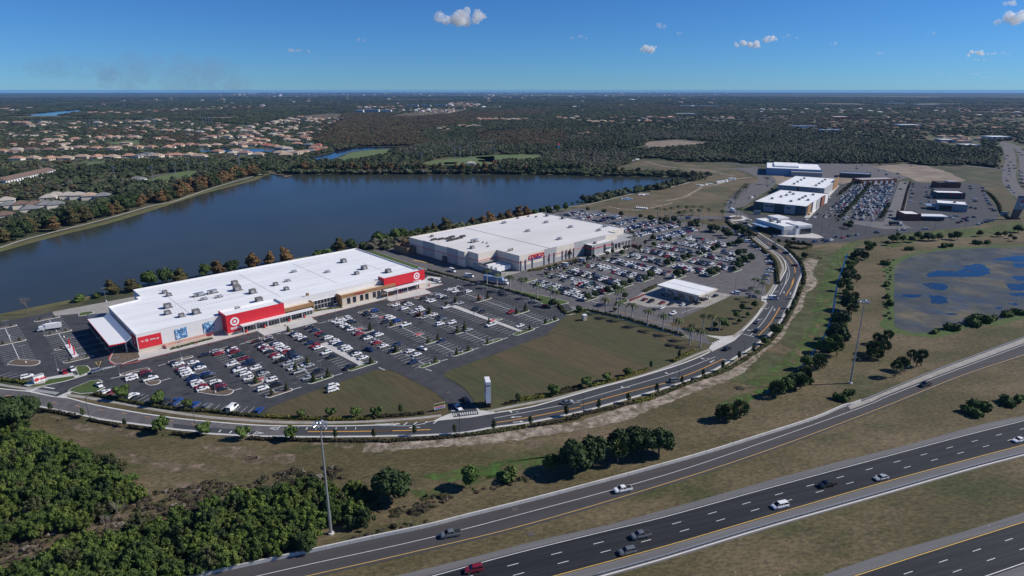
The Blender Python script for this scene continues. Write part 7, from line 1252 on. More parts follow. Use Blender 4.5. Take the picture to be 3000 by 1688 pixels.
# distant forest
excl = [lake_s, POND] + [PL(f, s) for f, s in [(zB, '500,640 640,596 820,560 1000,520 1500,515 1500,530 1290,560 1260,600 1100,625 940,650 820,650'), (zA, '170,272 300,238 420,225 700,205 720,215 600,240 440,270 280,280'), (zB, '2060,385 2330,366 2350,395 2120,400'), (zA, '1650,545 2400,535 2400,575 1700,575'), (zA, '560,945 1100,920 1110,960 780,975'), (zB, '1540,665 1760,615 2174,595 2174,700 1600,705'), (zC, '0,600 560,580 560,615 480,645 100,645 0,645'), (zA, '1060,845 1300,780 1420,745 1710,720 1650,800 1260,840'), (zA, '540,675 760,645 970,645 910,695 640,695'), (zA, '890,485 1200,468 1190,515 960,510'),
        (zC, '640,1090 900,1020 1300,925 1600,880 1830,815 1980,775 1700,760 1100,748 1090,735 1190,700 1380,625 1560,620 1700,650 2174,650 2700,740 3300,700 3300,1500 640,1500'), (zC, '1400,515 1440,475 1700,455 2100,490 1650,545 1180,560 1170,540'), (zB, '520,262 760,232 900,240 860,275 600,275'), (zB, '1230,268 1700,195 2000,205 1800,245 1500,268'), (zB, '980,240 1000,205 1310,200 1320,232'), (zh, '-1800,345 160,345 700,340 960,370 1400,372 1430,355 1820,400 1860,200 1840,90 2000,60 2400,200 2600,1449 -1800,1449'), (zh, '900,0 1640,10 1640,140 1300,150 1080,120 900,60')]]
excl += [offset(path, 22) + offset(path, -34)[::-1]]; excl += [[G(-300, 520), G(-300, 1700), G(3300, 1700), G(3300, 560), T(440, 140), T(300, 100), T(-200, 50)]]
brown = [PL(f, s) for f, s in [(zB, '640,480 700,300 900,240 1240,240 1560,270 2174,225 2174,300 1900,330 1650,370 1500,440 1650,500 1450,520 800,520'), (zC, '0,390 350,385 740,400 760,480 600,520 0,510'), (zA, '740,390 950,365 1240,370 1280,420 960,430 760,430'), (zA, '1190,480 1400,405 1690,400 1700,480 1300,495'), (zA, '0,480 350,470 600,510 400,540 0,560'), (zC, '0,230 600,200 600,240 0,280')]]
grey = [PL(f, s) for f, s in [(zC, '540,590 900,555 1350,600 1100,700 700,680'), (zB, '1320,520 2174,480 2174,590 1700,600 1400,600'), (zC, '1200,430 1500,400 2174,400 2174,450 1500,470')]]
sub = [PL(f, s) for f, s in [(zA, '0,300 800,290 1600,290 2174,340 2174,640 1700,640 0,680'), (zB, '0,340 640,240 900,280 640,470 760,560 500,620 0,640')]]
N0 = 225000; n_in = 64000; rin = np.sqrt(rng.uniform(480 ** 2, 1500 ** 2, n_in)); rout = 1500 * np.exp(rng.uniform(0, math.log(8.5), N0)); rr_ = np.r_[rin, rout]; th_ = rng.uniform(R(-54), R(52), len(rr_)); P_ = np.c_[rr_ * np.sin(th_), rr_ * np.cos(th_)]
keep = np.ones(len(P_), bool)
for e in excl + FIELDS: keep &= ~inpoly(P_, e)
keep &= ~(inpoly(P_, SCRUB) & (rng.uniform(size=len(P_)) < .80)); PARK = PL(zA, '-600,640 0,650 1000,640 1700,625 2200,640 2200,760 1700,880 1000,930 500,1000 -600,1150'); keep &= ~(inpoly(P_, PARK) & (rng.uniform(size=len(P_)) < .66))
PK2 = PL(zB, '400,600 800,600 1500,590 2174,600 2174,745 400,745'); keep &= ~(inpoly(P_, PK2) & (rng.uniform(size=len(P_)) < .5)); PK3 = PL(zC, '0,560 560,520 1100,500 1150,560 560,620 560,720 0,740'); keep &= ~(inpoly(P_, PK3) & (rng.uniform(size=len(P_)) < .5))
for e in sub: keep &= ~(inpoly(P_, e) & (rng.uniform(size=len(P_)) < .62))
nz = np.sin(P_[:, 0] / 260 + 2 * np.sin(P_[:, 1] / 700)) + np.sin(P_[:, 1] / 420 + P_[:, 0] / 900 + 1.5 * np.sin(P_[:, 0] / 350)); keep &= ~((rr_ > 1700) & (nz > .95) & (rng.uniform(size=len(P_)) < .85))
P_, rr_ = P_[keep], rr_[keep]; hs = np.array(HOUSES); k_ = np.ones(len(P_), bool)
for h in hs: d_ = P_ - h; k_ &= ~((np.abs(d_[:, 0]) < 12) & (d_[:, 1] > -34) & (d_[:, 1] < 8))
P_, rr_ = P_[k_], rr_[k_]; n_ = len(P_); g_ = np.clip(rr_ / 1500, .8, 9); br_ = np.zeros(n_, bool); gr_ = np.zeros(n_, bool)
for e in brown: br_ |= inpoly(P_, e)
for e in grey: gr_ |= inpoly(P_, e)
nz = np.sin(P_[:, 0] / 310 + 2 * np.sin(P_[:, 1] / 900)) * np.sin(P_[:, 1] / 620 + P_[:, 0] / 1400); idx = rng.choice([0, 1, 2], n_, p=[.38, .32, .3]); m1 = (rr_ > 1800) & (nz > .45) & (rng.uniform(size=n_) < .6); idx[m1] = 3; m2 = rng.uniform(size=n_) < .85; nq = np.sin(P_[:, 0] / 47 + 2 * np.sin(P_[:, 1] / 90)) + np.sin(P_[:, 1] / 71 - P_[:, 0] / 130); m3 = (rr_ < 1900) & (nq > .8) & (rng.uniform(size=n_) < .7); idx[m3] = rng.choice([3, 5, 5, 2], int(m3.sum())); m3 = (rr_ < 1900) & (nq < -1.0); idx[m3] = 0; idx[br_ & m2] = rng.choice([3, 4], int((br_ & m2).sum())); idx[gr_ & (rng.uniform(size=n_) < .7)] = 5
sx = np.clip(g_, .95, 9) * rng.uniform(.8, 1.4, n_); szz = np.clip(g_ ** .2, .8, 1.4) * rng.uniform(.45, .92, n_)
for e in sub: q = inpoly(P_, e); sx[q] *= .75; szz[q] *= .5
szz[rr_ > 2500] *= .75
def far_l(seed, w_, h): r_ = np.random.default_rng(seed); return [((r_.uniform(-.25, .25) * w_, r_.uniform(-.25, .25) * w_, h * r_.uniform(.5, .75)), (w_ * r_.uniform(.22, .34), w_ * r_.uniform(.22, .34), h * r_.uniform(.25, .36))) for _ in range(5)]
pr = [crown('forest_clump', far_l(120 + i, 9.5, 8.5), 70, .75, m_, core=.95, sub=1, seed=130 + i) for i, m_ in enumerate(('leaf_far', 'leaf_far', 'leaf_far_light', 'leaf_farbrown', 'leaf_farbrown', 'leaf_fargrey'))]
scatter('distant_forest', 'endless dark forest canopy reaching to the horizon', pr, np.c_[P_, np.zeros(n_)], idx, rng.uniform(0, 6.28, n_), np.c_[sx, sx, szz], 'forest')
# faint far settlement
hp = []
for f, s, k in [(zA, '400,180 2174,60 2174,180 1300,240', 120), (zB, '0,60 2174,60 2174,150 900,190 0,200', 150), (zC, '0,60 2174,60 2174,300 0,250', 330), (zA, '0,190 260,200 200,240 0,240', 14), (zh, '-1400,-350 2169,-350 2169,-60 -1400,-60', 120), (zh, '-700,-260 2169,-260 2169,40 200,60', 70), (zA, '0,310 1600,310 2174,345 2174,600 1700,560 0,560', 110), (zB, '0,345 640,270 900,285 640,440 0,560', 70), (zC, '0,270 2174,270 2174,310 0,310', 60), (zh, '900,0 1640,10 1640,110 1000,90', 14), (zB, '1760,150 2080,170 2080,205 1780,205', 60), (zB, '1000,180 1400,180 1400,200 1000,200', 30), (zB, '1240,205 1820,205 1820,240 1240,240', 50)]: hp.append(fill(PL(f, s), k))
hp = np.concatenate(hp); n_ = len(hp); d_ = np.linalg.norm(hp, axis=1); I = Fr((0, 0), 0)
def hproto(m1, m2): b = MB().box(I, -9, 9, -6, 6, 0, 8, 0); b.add([(-10, -7, 8), (10, -7, 8), (10, 7, 8), (-10, 7, 8), (-3, 0, 11), (3, 0, 11)], [(0, 1, 5, 4), (1, 2, 5), (2, 3, 4, 5), (3, 0, 4)], 1); return b.mesh('far_house', [M[m1], M[m2]])
s = np.clip(d_ / 3500, .95, 2.6) * rng.uniform(.7, 1.3, n_)
nr_ = d_ < 3600; s[nr_] *= .95; zs_ = np.clip(s * .55, .8, 1.6); zs_[nr_] = .5; ix_ = rng.choice(4, n_, p=[.3, .25, .25, .2]); ix_[nr_] = rng.choice([0, 0, 1, 2], int(nr_.sum()))
scatter('far_houses', 'pale specks of countless houses in the far forest', [hproto('beige', 'tile_terra'), hproto('beige', 'tile_tan'), hproto('cream', 'tile_brown'), hproto('wall_white', 'roof_white')], np.c_[hp, np.zeros(n_)], ix_, rng.uniform(0, 6.28, n_), np.c_[s, s, zs_], 'houses')
# ---------------------------------------------------------------- barriers and rails
br = thing('concrete_barrier', (0, 0, 0), label='long pale concrete barrier wall along the far side of the ramp', cat='barrier'); RBn = [q for q in RB if q[0] < G(2525, 1178)[0]]
child(br, 'wall', MB().ribbon(RBn, .45, 0, z1=1.05), M['concrete']); jp = resample(RBn, 6.1)
child(br, 'wall_joints', MB().add(*(lambda L_: (sum(L_, []), [tuple(range(4 * i, 4 * i + 4)) for i in range(len(L_))]))([[(p[0] - .03, p[1] - .26, .02), (p[0] + .03, p[1] - .26, .02), (p[0] + .03, p[1] - .26, 1.0), (p[0] - .03, p[1] - .26, 1.0)] for p in jp])), M['metal_dark'])
RG = [q for q in RB if q[0] > G(2515, 1180)[0]]
def guard(name, label, line, ph=.8, gap=1.9, cap=100, strip=None):
    t = thing(name, (0, 0, 0), label=label, cat='guardrail'); b = MB(); b.ribbon(line, .18, ph - .32, z1=ph); child(t, 'rail', b, M['steel']); pm = MB().box(Fr((0, 0), .2), -.1, .1, -.1, .1, 0, ph).mesh('post', M['metal'])
    q = resample(line, gap); q = q[:cap]
    for p in q: inst('post', pm, t, (p[0], p[1] + .16, 0))
    return t
guard('guardrail', 'thin steel guardrail beside the right part of the ramp', RG, .8, 3.8); HGv = [q for q in HG if G(1700, 1700)[0] - 6 < q[0] < G(3060, 1310)[0] + 20]
g_ = guard('guardrail', 'bright steel guardrail along the near shoulder of the highway', HGv, .85, max(1.9, plen(HGv) / 99)); child(g_, 'concrete_footing', MB().ribbon(offset(HGv, -.5), .35, .045, z1=.12), M['kerb'])
# ---------------------------------------------------------------- high masts and lamps
def mast(p, h, label):
    t = thing('high_mast_light', at0(p), 0, label, 'light mast'); child(t, 'mast_pole', MB().tube((0, 0, .4), (0, 0, h), .42, .16, 12), M['steel']); child(t, 'base', MB().tube((0, 0, 0), (0, 0, .4), .9, .8, 12), M['concrete']); rg = MB()
    for k in range(16): a, b = 2 * math.pi * k / 16, 2 * math.pi * (k + 1) / 16; rg.tube((1.1 * math.cos(a), 1.1 * math.sin(a), h - .3), (1.1 * math.cos(b), 1.1 * math.sin(b), h - .3), .07, n=5)
    for k in range(4): a = math.pi * k / 2; rg.tube((0, 0, h - .3), (1.1 * math.cos(a), 1.1 * math.sin(a), h - .3), .06, n=5)
    child(t, 'light_ring', rg, M['steel'])
    for k in range(8): a = 2 * math.pi * k / 8; child(t, 'floodlight', MB().tube((1.0 * math.cos(a), 1.0 * math.sin(a), h - .25), (1.9 * math.cos(a), 1.9 * math.sin(a), h - .5), .12, .42, 9), M['steel'])
    child(t, 'mast_cap', MB().tube((0, 0, h), (0, 0, h + .5), .5, .15, 10), M['steel'])
mast(G(970, 1563), 34.0, 'tall steel high-mast light rising out of the thicket'); mast(G(2491, 1123), 36.1, 'tall steel high-mast light on the verge beside the pond')
def lamp(p, h, label, group, m='metal', heads=2, az=0.0, base=True):
    t = thing('street_lamp' if heads == 1 else 'car_park_lamp', at0(p), az, label, 'lamp post', group); child(t, 'pole', MB().tube((0, 0, 0), (0, 0, h), .10, .07, 6), M[m])
    if base: child(t, 'base', MB().tube((0, 0, 0), (0, 0, .9), .34, .34, 8), M['kerb'])
    for s in ((1, -1) if heads == 2 else (1,)): child(t, 'lamp_head', MB().box(Fr((0, 0), 0), min(0, s * 1.3), max(0, s * 1.3), -.18, .18, h - .05, h + .12), M[m])
LP = [(12, -21.5), (47.5, -21), (89, -20.5), (127, -19.8), (11.6, -66.1), (29.5, -68.3), (48.9, -83.2), (52, -43), (94.2, -54.5), (90.8, -102), (128.5, -101.3), (109.6, -101.6), (127, -62), (147, -101), (170.5, -100.8), (188.6, -43.7), (187, -72), (107.5, -49.8), (166.5, -49.8), (-41.5, 66), (-22, 46), (-40, 21.5), (-31, 2), (-12.5, -22), (6, 95)]
for i, (u, v) in enumerate(LP): lamp(T(u, v), 8.4, f'grey car park lamp, {nth(i + 1)} counted across the department store lot', 'lamps of the department store lot', 'metal', 2, ANG)
for i, (f, x, y) in enumerate([(zb, 915, 1100), (zb, 1245, 945), (zb, 1160, 765), (zb, 970, 625), (zb, 730, 700), (zb, 1490, 1030), (zb, 1312, 1390), (zb, 1265, 505), (zb, 985, 500), (ze, 535, 690), (ze, 1272, 470), (ze, 1435, 790), (za, 940, 1160), (za, 740, 300), (za, 1275, 290), (za, 1375, 360), (zb, 198, 480), (z11, 675, 735), (z11, 1185, 910), (zm, 1072, 505), (zm, 1185, 360), (zm, 668, 390), (zm, 1597, 200), (zg, 1425, 745), (zg, 1318, 830), (zg, 1575, 840), (zg, 1940, 730), (zh, 210, 1140), (zh, 145, 1270), (zh, 550, 1210), (zh, 1030, 1190), (zh, 1420, 1170), (zg, 660, 800), (zg, 995, 870)]): lamp(f(x, y), 10.5, f'dark brown lamp post, {nth(i + 1)} counted across the warehouse and shop lots', 'lamps of the warehouse and shop lots', 'pole_dark', 2, ANG, False)
for i, (f, x, y) in enumerate([(z0, 955, 832), (z0, 2088, 992), (z5, 1450, 1232), (z1, 897, 1202), (zm, 315, 1217), (zm, 1122, 982), (zm, 1676, 737), (zm, 1980, 478), (zg, 1130, 1200), (zr, 1500, 690)][:9]): lamp(f(x, y), 8.6, f'dark roadside lamp, {nth(i + 1)} from the left along the boulevard', 'roadside lamps of the boulevard', 'pole_dark', 1, R(100) + i * .12, False)
def flood(p, h, label):
    t = thing('sports_light', at0(p), 0, label, 'light pole', 'floodlights of the sports park'); child(t, 'pole', MB().tube((0, 0, 0), (0, 0, h), .35, .2, 6), M['metal']); child(t, 'lamp_bank', MB().box(Fr((0, 0), 0), -2.2, 2.2, -.3, .3, h - 1.2, h + .6), M['metal'])
for i, (f, x, y) in enumerate([(zA, 985, 830), (zA, 1305, 825), (zA, 1497, 790), (zA, 1607, 760), (zA, 1760, 745), (zA, 2035, 710), (zB, 1555, 680), (zB, 1835, 628), (zB, 1880, 625), (zB, 1970, 610), (zC, 143, 640), (zB, 8, 700)]): flood(f(x, y), 20, f'tall sports light, {nth(i + 1)} from the left in the park beyond the lake')
for i, (x, y) in enumerate([(265, 358), (342, 358), (752, 360), (823, 360), (1245, 340), (1305, 340), (1740, 333), (1790, 333)]):
    t = thing('power_pylon', at0(zA(x, y)), 0, f'grey power pylon, {nth(i + 1)} from the left beyond the houses', 'power pylon', 'power pylons beyond the houses')
    for s in (-5, 5): child(t, 'pylon_leg', MB().tube((s, 0, 0), (s, 0, 27), .7, .5, 5), M['metal'])
    child(t, 'crossarm', MB().box(Fr((0, 0), 0), -10, 10, -.5, .5, 21, 22.2), M['metal'])
# ---------------------------------------------------------------- signs
a, b = z0(372, 462), z0(482, 425); t = thing('monument_sign', (0, 0, 0), label='long white monument sign with red emblem by the left entrance', cat='sign'); f = Fr(a, math.atan2(b[1] - a[1], b[0] - a[0])); L = math.dist(a, b)
child(t, 'sign_body', MB().box(f, 0, L, 0, 1.6, .5, 3.3), M['white_paint']); child(t, 'sign_plinth', MB().box(f, .3, L - .3, .2, 1.4, 0, .5), M['black']); child(t, 'sign_cap', MB().box(f, -.1, L + .1, -.1, 1.7, 3.3, 3.5), M['wall_grey'])
disc(f, L * .24, -.06, 1.9, .75, .45, M['red_text'], t, 'bullseye_emblem', n_=20); disc(f, L * .24, -.06, 1.9, .22, .001, M['red_text'], t, 'emblem_dot', n_=12); text('sign_lettering', 'target', (*f(L * .6, -.1), 1.9), R(90), f.a, 1.7, M['red_text'], t, off=.03)
c0 = z1(1210, 878); f = Fr(c0, R(150)); t = thing('pylon_sign', (0, 0, 0), label='tall slim white pylon sign beside the store entrance road', cat='sign')
c0 = z1(1198, 876); f = Fr(c0, R(100)); child(t, 'sign_body', MB().box(f, -1.0, 4.0, -.9, .9, 2.0, 9.0), M['white_paint']); child(t, 'sign_base', MB().box(f, -.9, 3.9, -.8, .8, 0, 2.0), M['black']); child(t, 'sign_cap', MB().box(f, -1.05, 4.05, -.95, .95, 9.5, 10.8), M['canopy_white']); child(t, 'sign_band', MB().box(f, -.95, 3.95, -.85, .85, 9.0, 9.5), M['black'])
text('sign_lettering', 'target', (*f(1.5, .95), 6.6), R(90), f.a + math.pi, 1.5, M['red_text'], t); disc(f, 1.5, .98, 8.0, .6, .36, M['red_text'], t, 'bullseye_emblem', n_=16); child(t, 'sign_panel', MB().box(f, -.7, 3.7, .9, .96, 2.4, 5.6), M['canopy_white'])
a = zh(2000, 1052); f = Fr(a, R(4)); t = thing('pylon_sign', (0, 0, 0), label='huge slanted grey shopping-centre sign tower near the right edge', cat='sign')
def slantbox(x0, x1, z0_, z1_, sl, y0=-1.5, y1=1.5): 
    vs_ = [P3(f, x0 + sl * z0_, y0, z0_), P3(f, x1 + sl * z0_, y0, z0_), P3(f, x1 + sl * z0_, y1, z0_), P3(f, x0 + sl * z0_, y1, z0_), P3(f, x0 + sl * z1_, y0, z1_), P3(f, x1 + sl * z1_ + (z1_ - z0_) * .14, y0, z1_), P3(f, x1 + sl * z1_ + (z1_ - z0_) * .14, y1, z1_), P3(f, x0 + sl * z1_, y1, z1_)]
    return MB().add(vs_, [(3, 2, 1, 0), (4, 5, 6, 7), (0, 1, 5, 4), (1, 2, 6, 5), (2, 3, 7, 6), (3, 0, 4, 7)])
child(t, 'sign_base', slantbox(0, 5.4, 0, 9.4, .18), M['tile_brown']); child(t, 'sign_panel', slantbox(.1, 7.2, 9.4, 20.5, .18), M['wall_grey']); child(t, 'sign_cap', slantbox(-.6, 9.4, 20.5, 22, .18), M['wall_dark']); child(t, 'sign_plinth', MB().box(f, -1.5, 8, -2, 2, 0, 1.2), M['black'])
for k, z_ in enumerate((16.6, 13.2)): child(t, 'tenant_panel', MB().box(f, 4.2 + .0 * k, 7.6, -1.62, -1.5, z_, z_ + 1.1), M['red_text'] if k == 0 else M['white_text'])
a = z1(625, 932); f = Fr(a, R(28)); t = thing('leasing_banner', (0, 0, 0), label='small yellow and white banner sign on the grass by the crossing', cat='sign'); child(t, 'banner_board', MB().box(f, 0, 4.4, 0, .12, .8, 3.2), M['white_paint']); child(t, 'yellow_stripe', MB().box(f, 0, 4.4, -.02, 0, 2.1, 3.15), M['hedge_yellow']); child(t, 'blue_stripe', MB().box(f, .2, 4.2, -.03, -.02, 1.0, 1.35), M['blue_text']); child(t, 'red_stripe', MB().box(f, .3, 4.1, -.03, -.02, 1.5, 1.9), M['red_text'])
for s in (.3, 4.1): child(t, 'post', MB().box(f, s - .06, s + .06, .12, .24, 0, 3.2), M['wood'])
for s, lb, f_ in (('465,560', 'grey information sign beside the panelled shop block', zg), ('1870,1010', 'small grey sign board in the restaurant lot', zh)):
    a = PL(f_, s)[0]; f = Fr(a, R(-10)); t = thing('sign_board', (0, 0, 0), label=lb, cat='sign'); child(t, 'board', MB().box(f, 0, 6.5, 0, .8, .8, 4.2), M['wall_grey']); child(t, 'plinth', MB().box(f, .2, 6.3, .1, .7, 0, .8), M['concrete'])
SS = [(z2, 1915, 1070), (z2, 1500, 1180), (z2, 1062, 1295), (z7, 1265, 765), (z7, 937, 850), (z7, 105, 1065), (z0, 1300, 335), (z7, 1572, 680), (z11, 800, 820), (z11, 550, 890), (z5, 1038, 65)]
def oct_(r, y): return [(r * math.cos(R(22.5 + 45 * k)), y, r * math.sin(R(22.5 + 45 * k))) for k in range(8)]
for i, (f_, x, y) in enumerate(SS):
    p = f_(x, y); t = thing('stop_sign', at0(p), ANG + R(-60), f'red octagonal stop sign, {nth(i + 1)} listed along the store drive', 'stop sign', 'stop signs along the store drive'); child(t, 'post', MB().tube((0, .05, 0), (0, .05, 2.9), .05, n=5), M['metal']); o_ = MB(); q = oct_(.5, 0); q2 = oct_(.5, .05); o_.add([(a_, b_, c_ + 2.6) for a_, b_, c_ in q + q2], [tuple(range(8)), tuple(range(8, 16))[::-1]] + [(k, (k + 1) % 8, 8 + (k + 1) % 8, 8 + k) for k in range(8)]); child(t, 'sign_plate', o_, M['red']); text('sign_lettering', 'STOP', (0, -.02, 2.6), R(90), 0, .34, M['white_text'], t, ext=.005)
bm_ = bmesh.new(); bmesh.ops.create_uvsphere(bm_, u_segments=14, v_segments=10, radius=.62); bme = bpy.data.meshes.new('bollard_ball'); bm_.to_mesh(bme); bm_.free(); bme.materials.append(M['red'])
for i, (f_, x, y) in enumerate([(z2, 1892, 995), (z7, 82, 995), (z7, 275, 945), (z7, 378, 905), (z7, 537, 878), (z7, 698, 838), (z7, 1592, 612), (z7, 1712, 580), (z7, 1905, 532), (z7, 2018, 502)]):
    o = inst('ball_bollard', bme, None, at0(f_(x, y), .72)); tag(o, f'red ball bollard, {nth(i + 1)} from the left before the store entrances', 'bollard', 'red ball bollards')
# pick-up bay poles, cart shelters, booths, small things
t = thing('pickup_gantry', (0, 0, 0), label='white covered strip with two red banners in the pick-up bays', cat='shelter'); child(t, 'roof_strip', MB().box(T, -23.6, -21.4, 14, 33, .16, .55), M['canopy_white'])
for v in (16, 27): child(t, 'red_banner', MB().box(T, -22.6, -22.1, v, v + .6, .5, 4.6), M['red'])
for i, (u, v) in enumerate([(47.4, -38), (50.3, -48), (107.4, -36.5), (107.4, -70), (29.5, -67), (147.2, -80), (166.5, -46), (89.3, -44)]):
    t = thing('cart_corral', P3(T, u, v, .05), ANG, f'white cart corral with red sign, {nth(i + 1)} counted across the store lot', 'cart corral', 'cart corrals in the store lot'); I = Fr((0, 0), 0); b = MB()
    for s in (-1.1, 1.1):
        for z_ in (.35, .95): b.tube((-2.4, s, z_), (2.4, s, z_), .045, n=5)
        for x in (-2.4, 0, 2.4): b.tube((x, s, 0), (x, s, 1.0), .045, n=5)
    child(t, 'rails', b, M['canopy_white']); child(t, 'sign_flag', MB().box(I, -2.5, -2.4, -.3, .3, 1.2, 2.2), M['red']); child(t, 'sign_post', MB().tube((-2.45, 0, 0), (-2.45, 0, 1.2), .04, n=5), M['metal']); child(t, 'nested_carts', MB().box(I, -1.6, 1.2, -.3, .3, .35, .9), M['red'])
t = thing('utility_booth', at0(zm(325, 400)), R(20), 'small white-topped booth at the corner of the large field', 'booth'); I = Fr((0, 0), 0); child(t, 'booth_body', MB().box(I, -1, 1, -1, 1, 0, 2.4), M['beige']); child(t, 'booth_roof', MB().box(I, -1.1, 1.1, -1.1, 1.1, 2.4, 3.1), M['white_paint'])
for i in range(9): o = MB().box(Fr((0, 0), 0), -.35, .35, -.18, .18, 0, 1.1).build('traffic_barrier', M['red_text']); o.location = at0(ze(1530 + i * 30, 830 - i * 13), .05); tag(o, f'red plastic barrier, {nth(i + 1)} from the left at the fuel station kerb', 'barrier', 'red barriers by the fuel station')
for nm, lb, f_, l_, m_, sz_ in [('pipe_section', 'white concrete pipe lying in the dry field', zC, [(1345 + k * 17, 1045 + k * 1.5) for k in range(6)], 'white_paint', (1.6, 1.2)), ('storage_container', 'white storage container on the dirt track', zC, [(2075, 825), (2108, 820), (2145, 805), (2165, 803), (2040, 830)], 'white_paint', (3.2, 2.6)), ('pallet_stack', 'white wrapped material stack in the dry field', zC, [(1380, 930), (1405, 932), (1430, 928), (1870, 848), (1900, 852), (1940, 845), (1975, 840), (1660, 738)], 'white_paint', (3.4, .9)), ('tarp_pile', 'pale green covered pile in the dry field', zC, [(1235, 965), (1262, 962), (1275, 975), (1290, 966)], 'mural', (3.2, .8))]:
    for i, (x, y) in enumerate(l_):
        o = (MB().tube((-1.2, 0, .85), (1.2, 0, .85), .85, n=12) if nm == 'pipe_section' else MB().box(Fr((0, 0), 0), -sz_[0], sz_[0], -1.3, 1.3, 0, sz_[1])).build(nm, M[m_]); o.location = at0(f_(x, y)); o.rotation_euler = (0, 0, R([25, 60, 10, -30][i % 4]) if nm != 'pipe_section' else R(60)); tag(o, f'{lb}, {nth(i + 1)} from the left', nm.split('_')[-1], lb.split(' in ')[0] + 's')
pier = thing('fishing_pier', (0, 0, 0), label='grey wooden fishing pier at the far left corner of the lake', cat='pier'); child(pier, 'deck', MB().ribbon(PL(zB, '265,750 330,762 430,778'), 3, .7, z1=1.0).ribbon(PL(zB, '380,785 440,772'), 4, .7, z1=1.02), M['wood'])
for x, y in ((290, 756), (330, 764), (370, 770), (420, 778)): child(pier, 'pile', MB().tube((*zB(x, y), 0), (*zB(x, y), .7), .3, n=6), M['wood'])
dg = MB()
for f_, s in ((z1, '775,725'), (zw, '895,882'), (zw, '1030,1092'), (z5, '650,287'), (z5, '1140,628'), (z7, '1860,1125'), (z7, '1305,865')):
    for q in PL(f_, s): I = Fr(q, ANG if f_ is not zw else R(15)); dg.prism([I(-.9, -.7), I(.9, -.7), I(.9, .7), I(-.9, .7)], .05, .07)
struct('drain_grates', dg, M['metal_dark'])
# ---------------------------------------------------------------- people
def person(p, rz, shirt, trousers, label, step=.22):
    t = thing('person', at0(p, .14), rz, label, 'person'); v = [(0, 0, .95), (0, 0, 1.15), (0, 0, 1.42), (0, 0, 1.52), (0, 0, 1.64), (.10, 0, .88), (.11, step, .48), (.11, step * .9, .06), (.11, step + .14, .03), (-.10, 0, .88), (-.11, -step * .4, .48), (-.11, -step * 1.3, .08), (-.11, -step * 1.3 + .14, .03), (.2, 0, 1.40), (.25, -.08, 1.12), (.24, .05, .88), (-.2, 0, 1.40), (-.25, .08, 1.12), (-.24, .18, .9)]
    e = [(0, 1), (1, 2), (2, 3), (3, 4), (0, 5), (5, 6), (6, 7), (7, 8), (0, 9), (9, 10), (10, 11), (11, 12), (2, 13), (13, 14), (14, 15), (2, 16), (16, 17), (17, 18)]; rad = [.15, .14, .16, .06, .115, .10, .07, .05, .04, .10, .07, .05, .04, .07, .05, .035, .07, .05, .035]
    me = bpy.data.meshes.new('person_body'); me.from_pydata(v, e, []); o = bpy.data.objects.new('body', me); COL.objects.link(o); o.parent = t; sk = o.modifiers.new('skin', 'SKIN'); sd_ = o.modifiers.new('smooth', 'SUBSURF'); sd_.levels = 1; sd_.render_levels = 1
    for i, r in enumerate(rad): me.skin_vertices[0].data[i].radius = (r, r * .8)
    me.skin_vertices[0].data[0].use_root = True; me.materials.append(M[shirt]); b = MB().tube((0, -.02, 1.68), (0, -.02, 1.80), .115, .07, 8); child(t, 'hair', b, M['black']); child(t, 'trousers', MB().tube((0, 0, .80), (0, 0, 1.0), .175, .165, 8), M[trousers])
person(z2(1370, 1122), R(40), 'red', 'black', 'person in red walking on the pavement by the planted wall'); person(z11(862, 1165), R(-120), 'paint_N', 'black', 'person in dark blue walking beside the second walkway'); person(z2(1885, 1085), R(10), 'red', 'wall_dark', 'person in a red shirt near the first stop sign'); person(z7(1375, 655), R(90), 'black', 'black', 'person in black by the pharmacy windows')
# ---------------------------------------------------------------- clouds
cm = bpy.data.materials.new('cloud'); cm.use_nodes = True; t_ = cm.node_tree; t_.nodes.clear(); vo = t_.nodes.new('ShaderNodeVolumePrincipled'); vo.inputs['Color'].default_value = (1, 1, 1, 1); vo.inputs['Density'].default_value = .009; vo.inputs['Anisotropy'].default_value = .2; ou = t_.nodes.new('ShaderNodeOutputMaterial'); t_.links.new(vo.outputs[0], ou.inputs['Volume'])
cm2 = cm.copy(); cm2.name = 'thin_cloud'; cm2.node_tree.nodes['Principled Volume'].inputs['Density'].default_value = .0035
def cloud(x, y, w_, h_, n_, label, m=cm, seed=0, alt=1400.0):
    r_ = np.random.default_rng(seed + 500); el = math.atan2(844 - y, FPX) - PITCH; d = min(alt / max(math.tan(el), .02), 30000); u = (x - 1500); dirx = u / (FPX * _cp + (844 - y) * _sp); Y = d; X = dirx * d; Zc = HCAM + d * math.tan(el) * math.sqrt(1 + dirx * dirx) * .985; Zc = HCAM + Y * (-FPX * _sp + (844 - y) * _cp) / (FPX * _cp + (844 - y) * _sp); k = Y / (FPX * _cp); iv, if_ = ico(3); V = []; Fc = []
    for i in range(n_):
        s = r_.uniform(-.5, .5); c = np.array([s * w_ * k, r_.uniform(-.3, .3) * w_ * k * .5, (r_.uniform(-.3, .25) + (.5 - abs(s)) * .3) * h_ * k]); rr_ = np.array([1, .9, .8]) * h_ * k * r_.uniform(.22, .5) * (1.25 - abs(s)); nz_ = 1 + .25 * np.sin(iv @ r_.normal(scale=3.2, size=3)) + .14 * np.sin(iv @ r_.normal(scale=7, size=3)) + .10 * np.sin(iv @ r_.normal(scale=14, size=3)) + .06 * np.sin(iv @ r_.normal(scale=26, size=3))
        Fc += [tuple(j + i * len(iv) for j in f) for f in if_]; V.append(iv * nz_[:, None] * rr_ + c)
    me = bpy.data.meshes.new('cloud'); me.from_pydata(np.concatenate(V).tolist(), [], Fc); me.materials.append(m); o = bpy.data.objects.new('cloud', me); COL.objects.link(o); o.location = (X, Y, Zc); tag(o, label, 'cloud', 'small clouds in the blue sky')
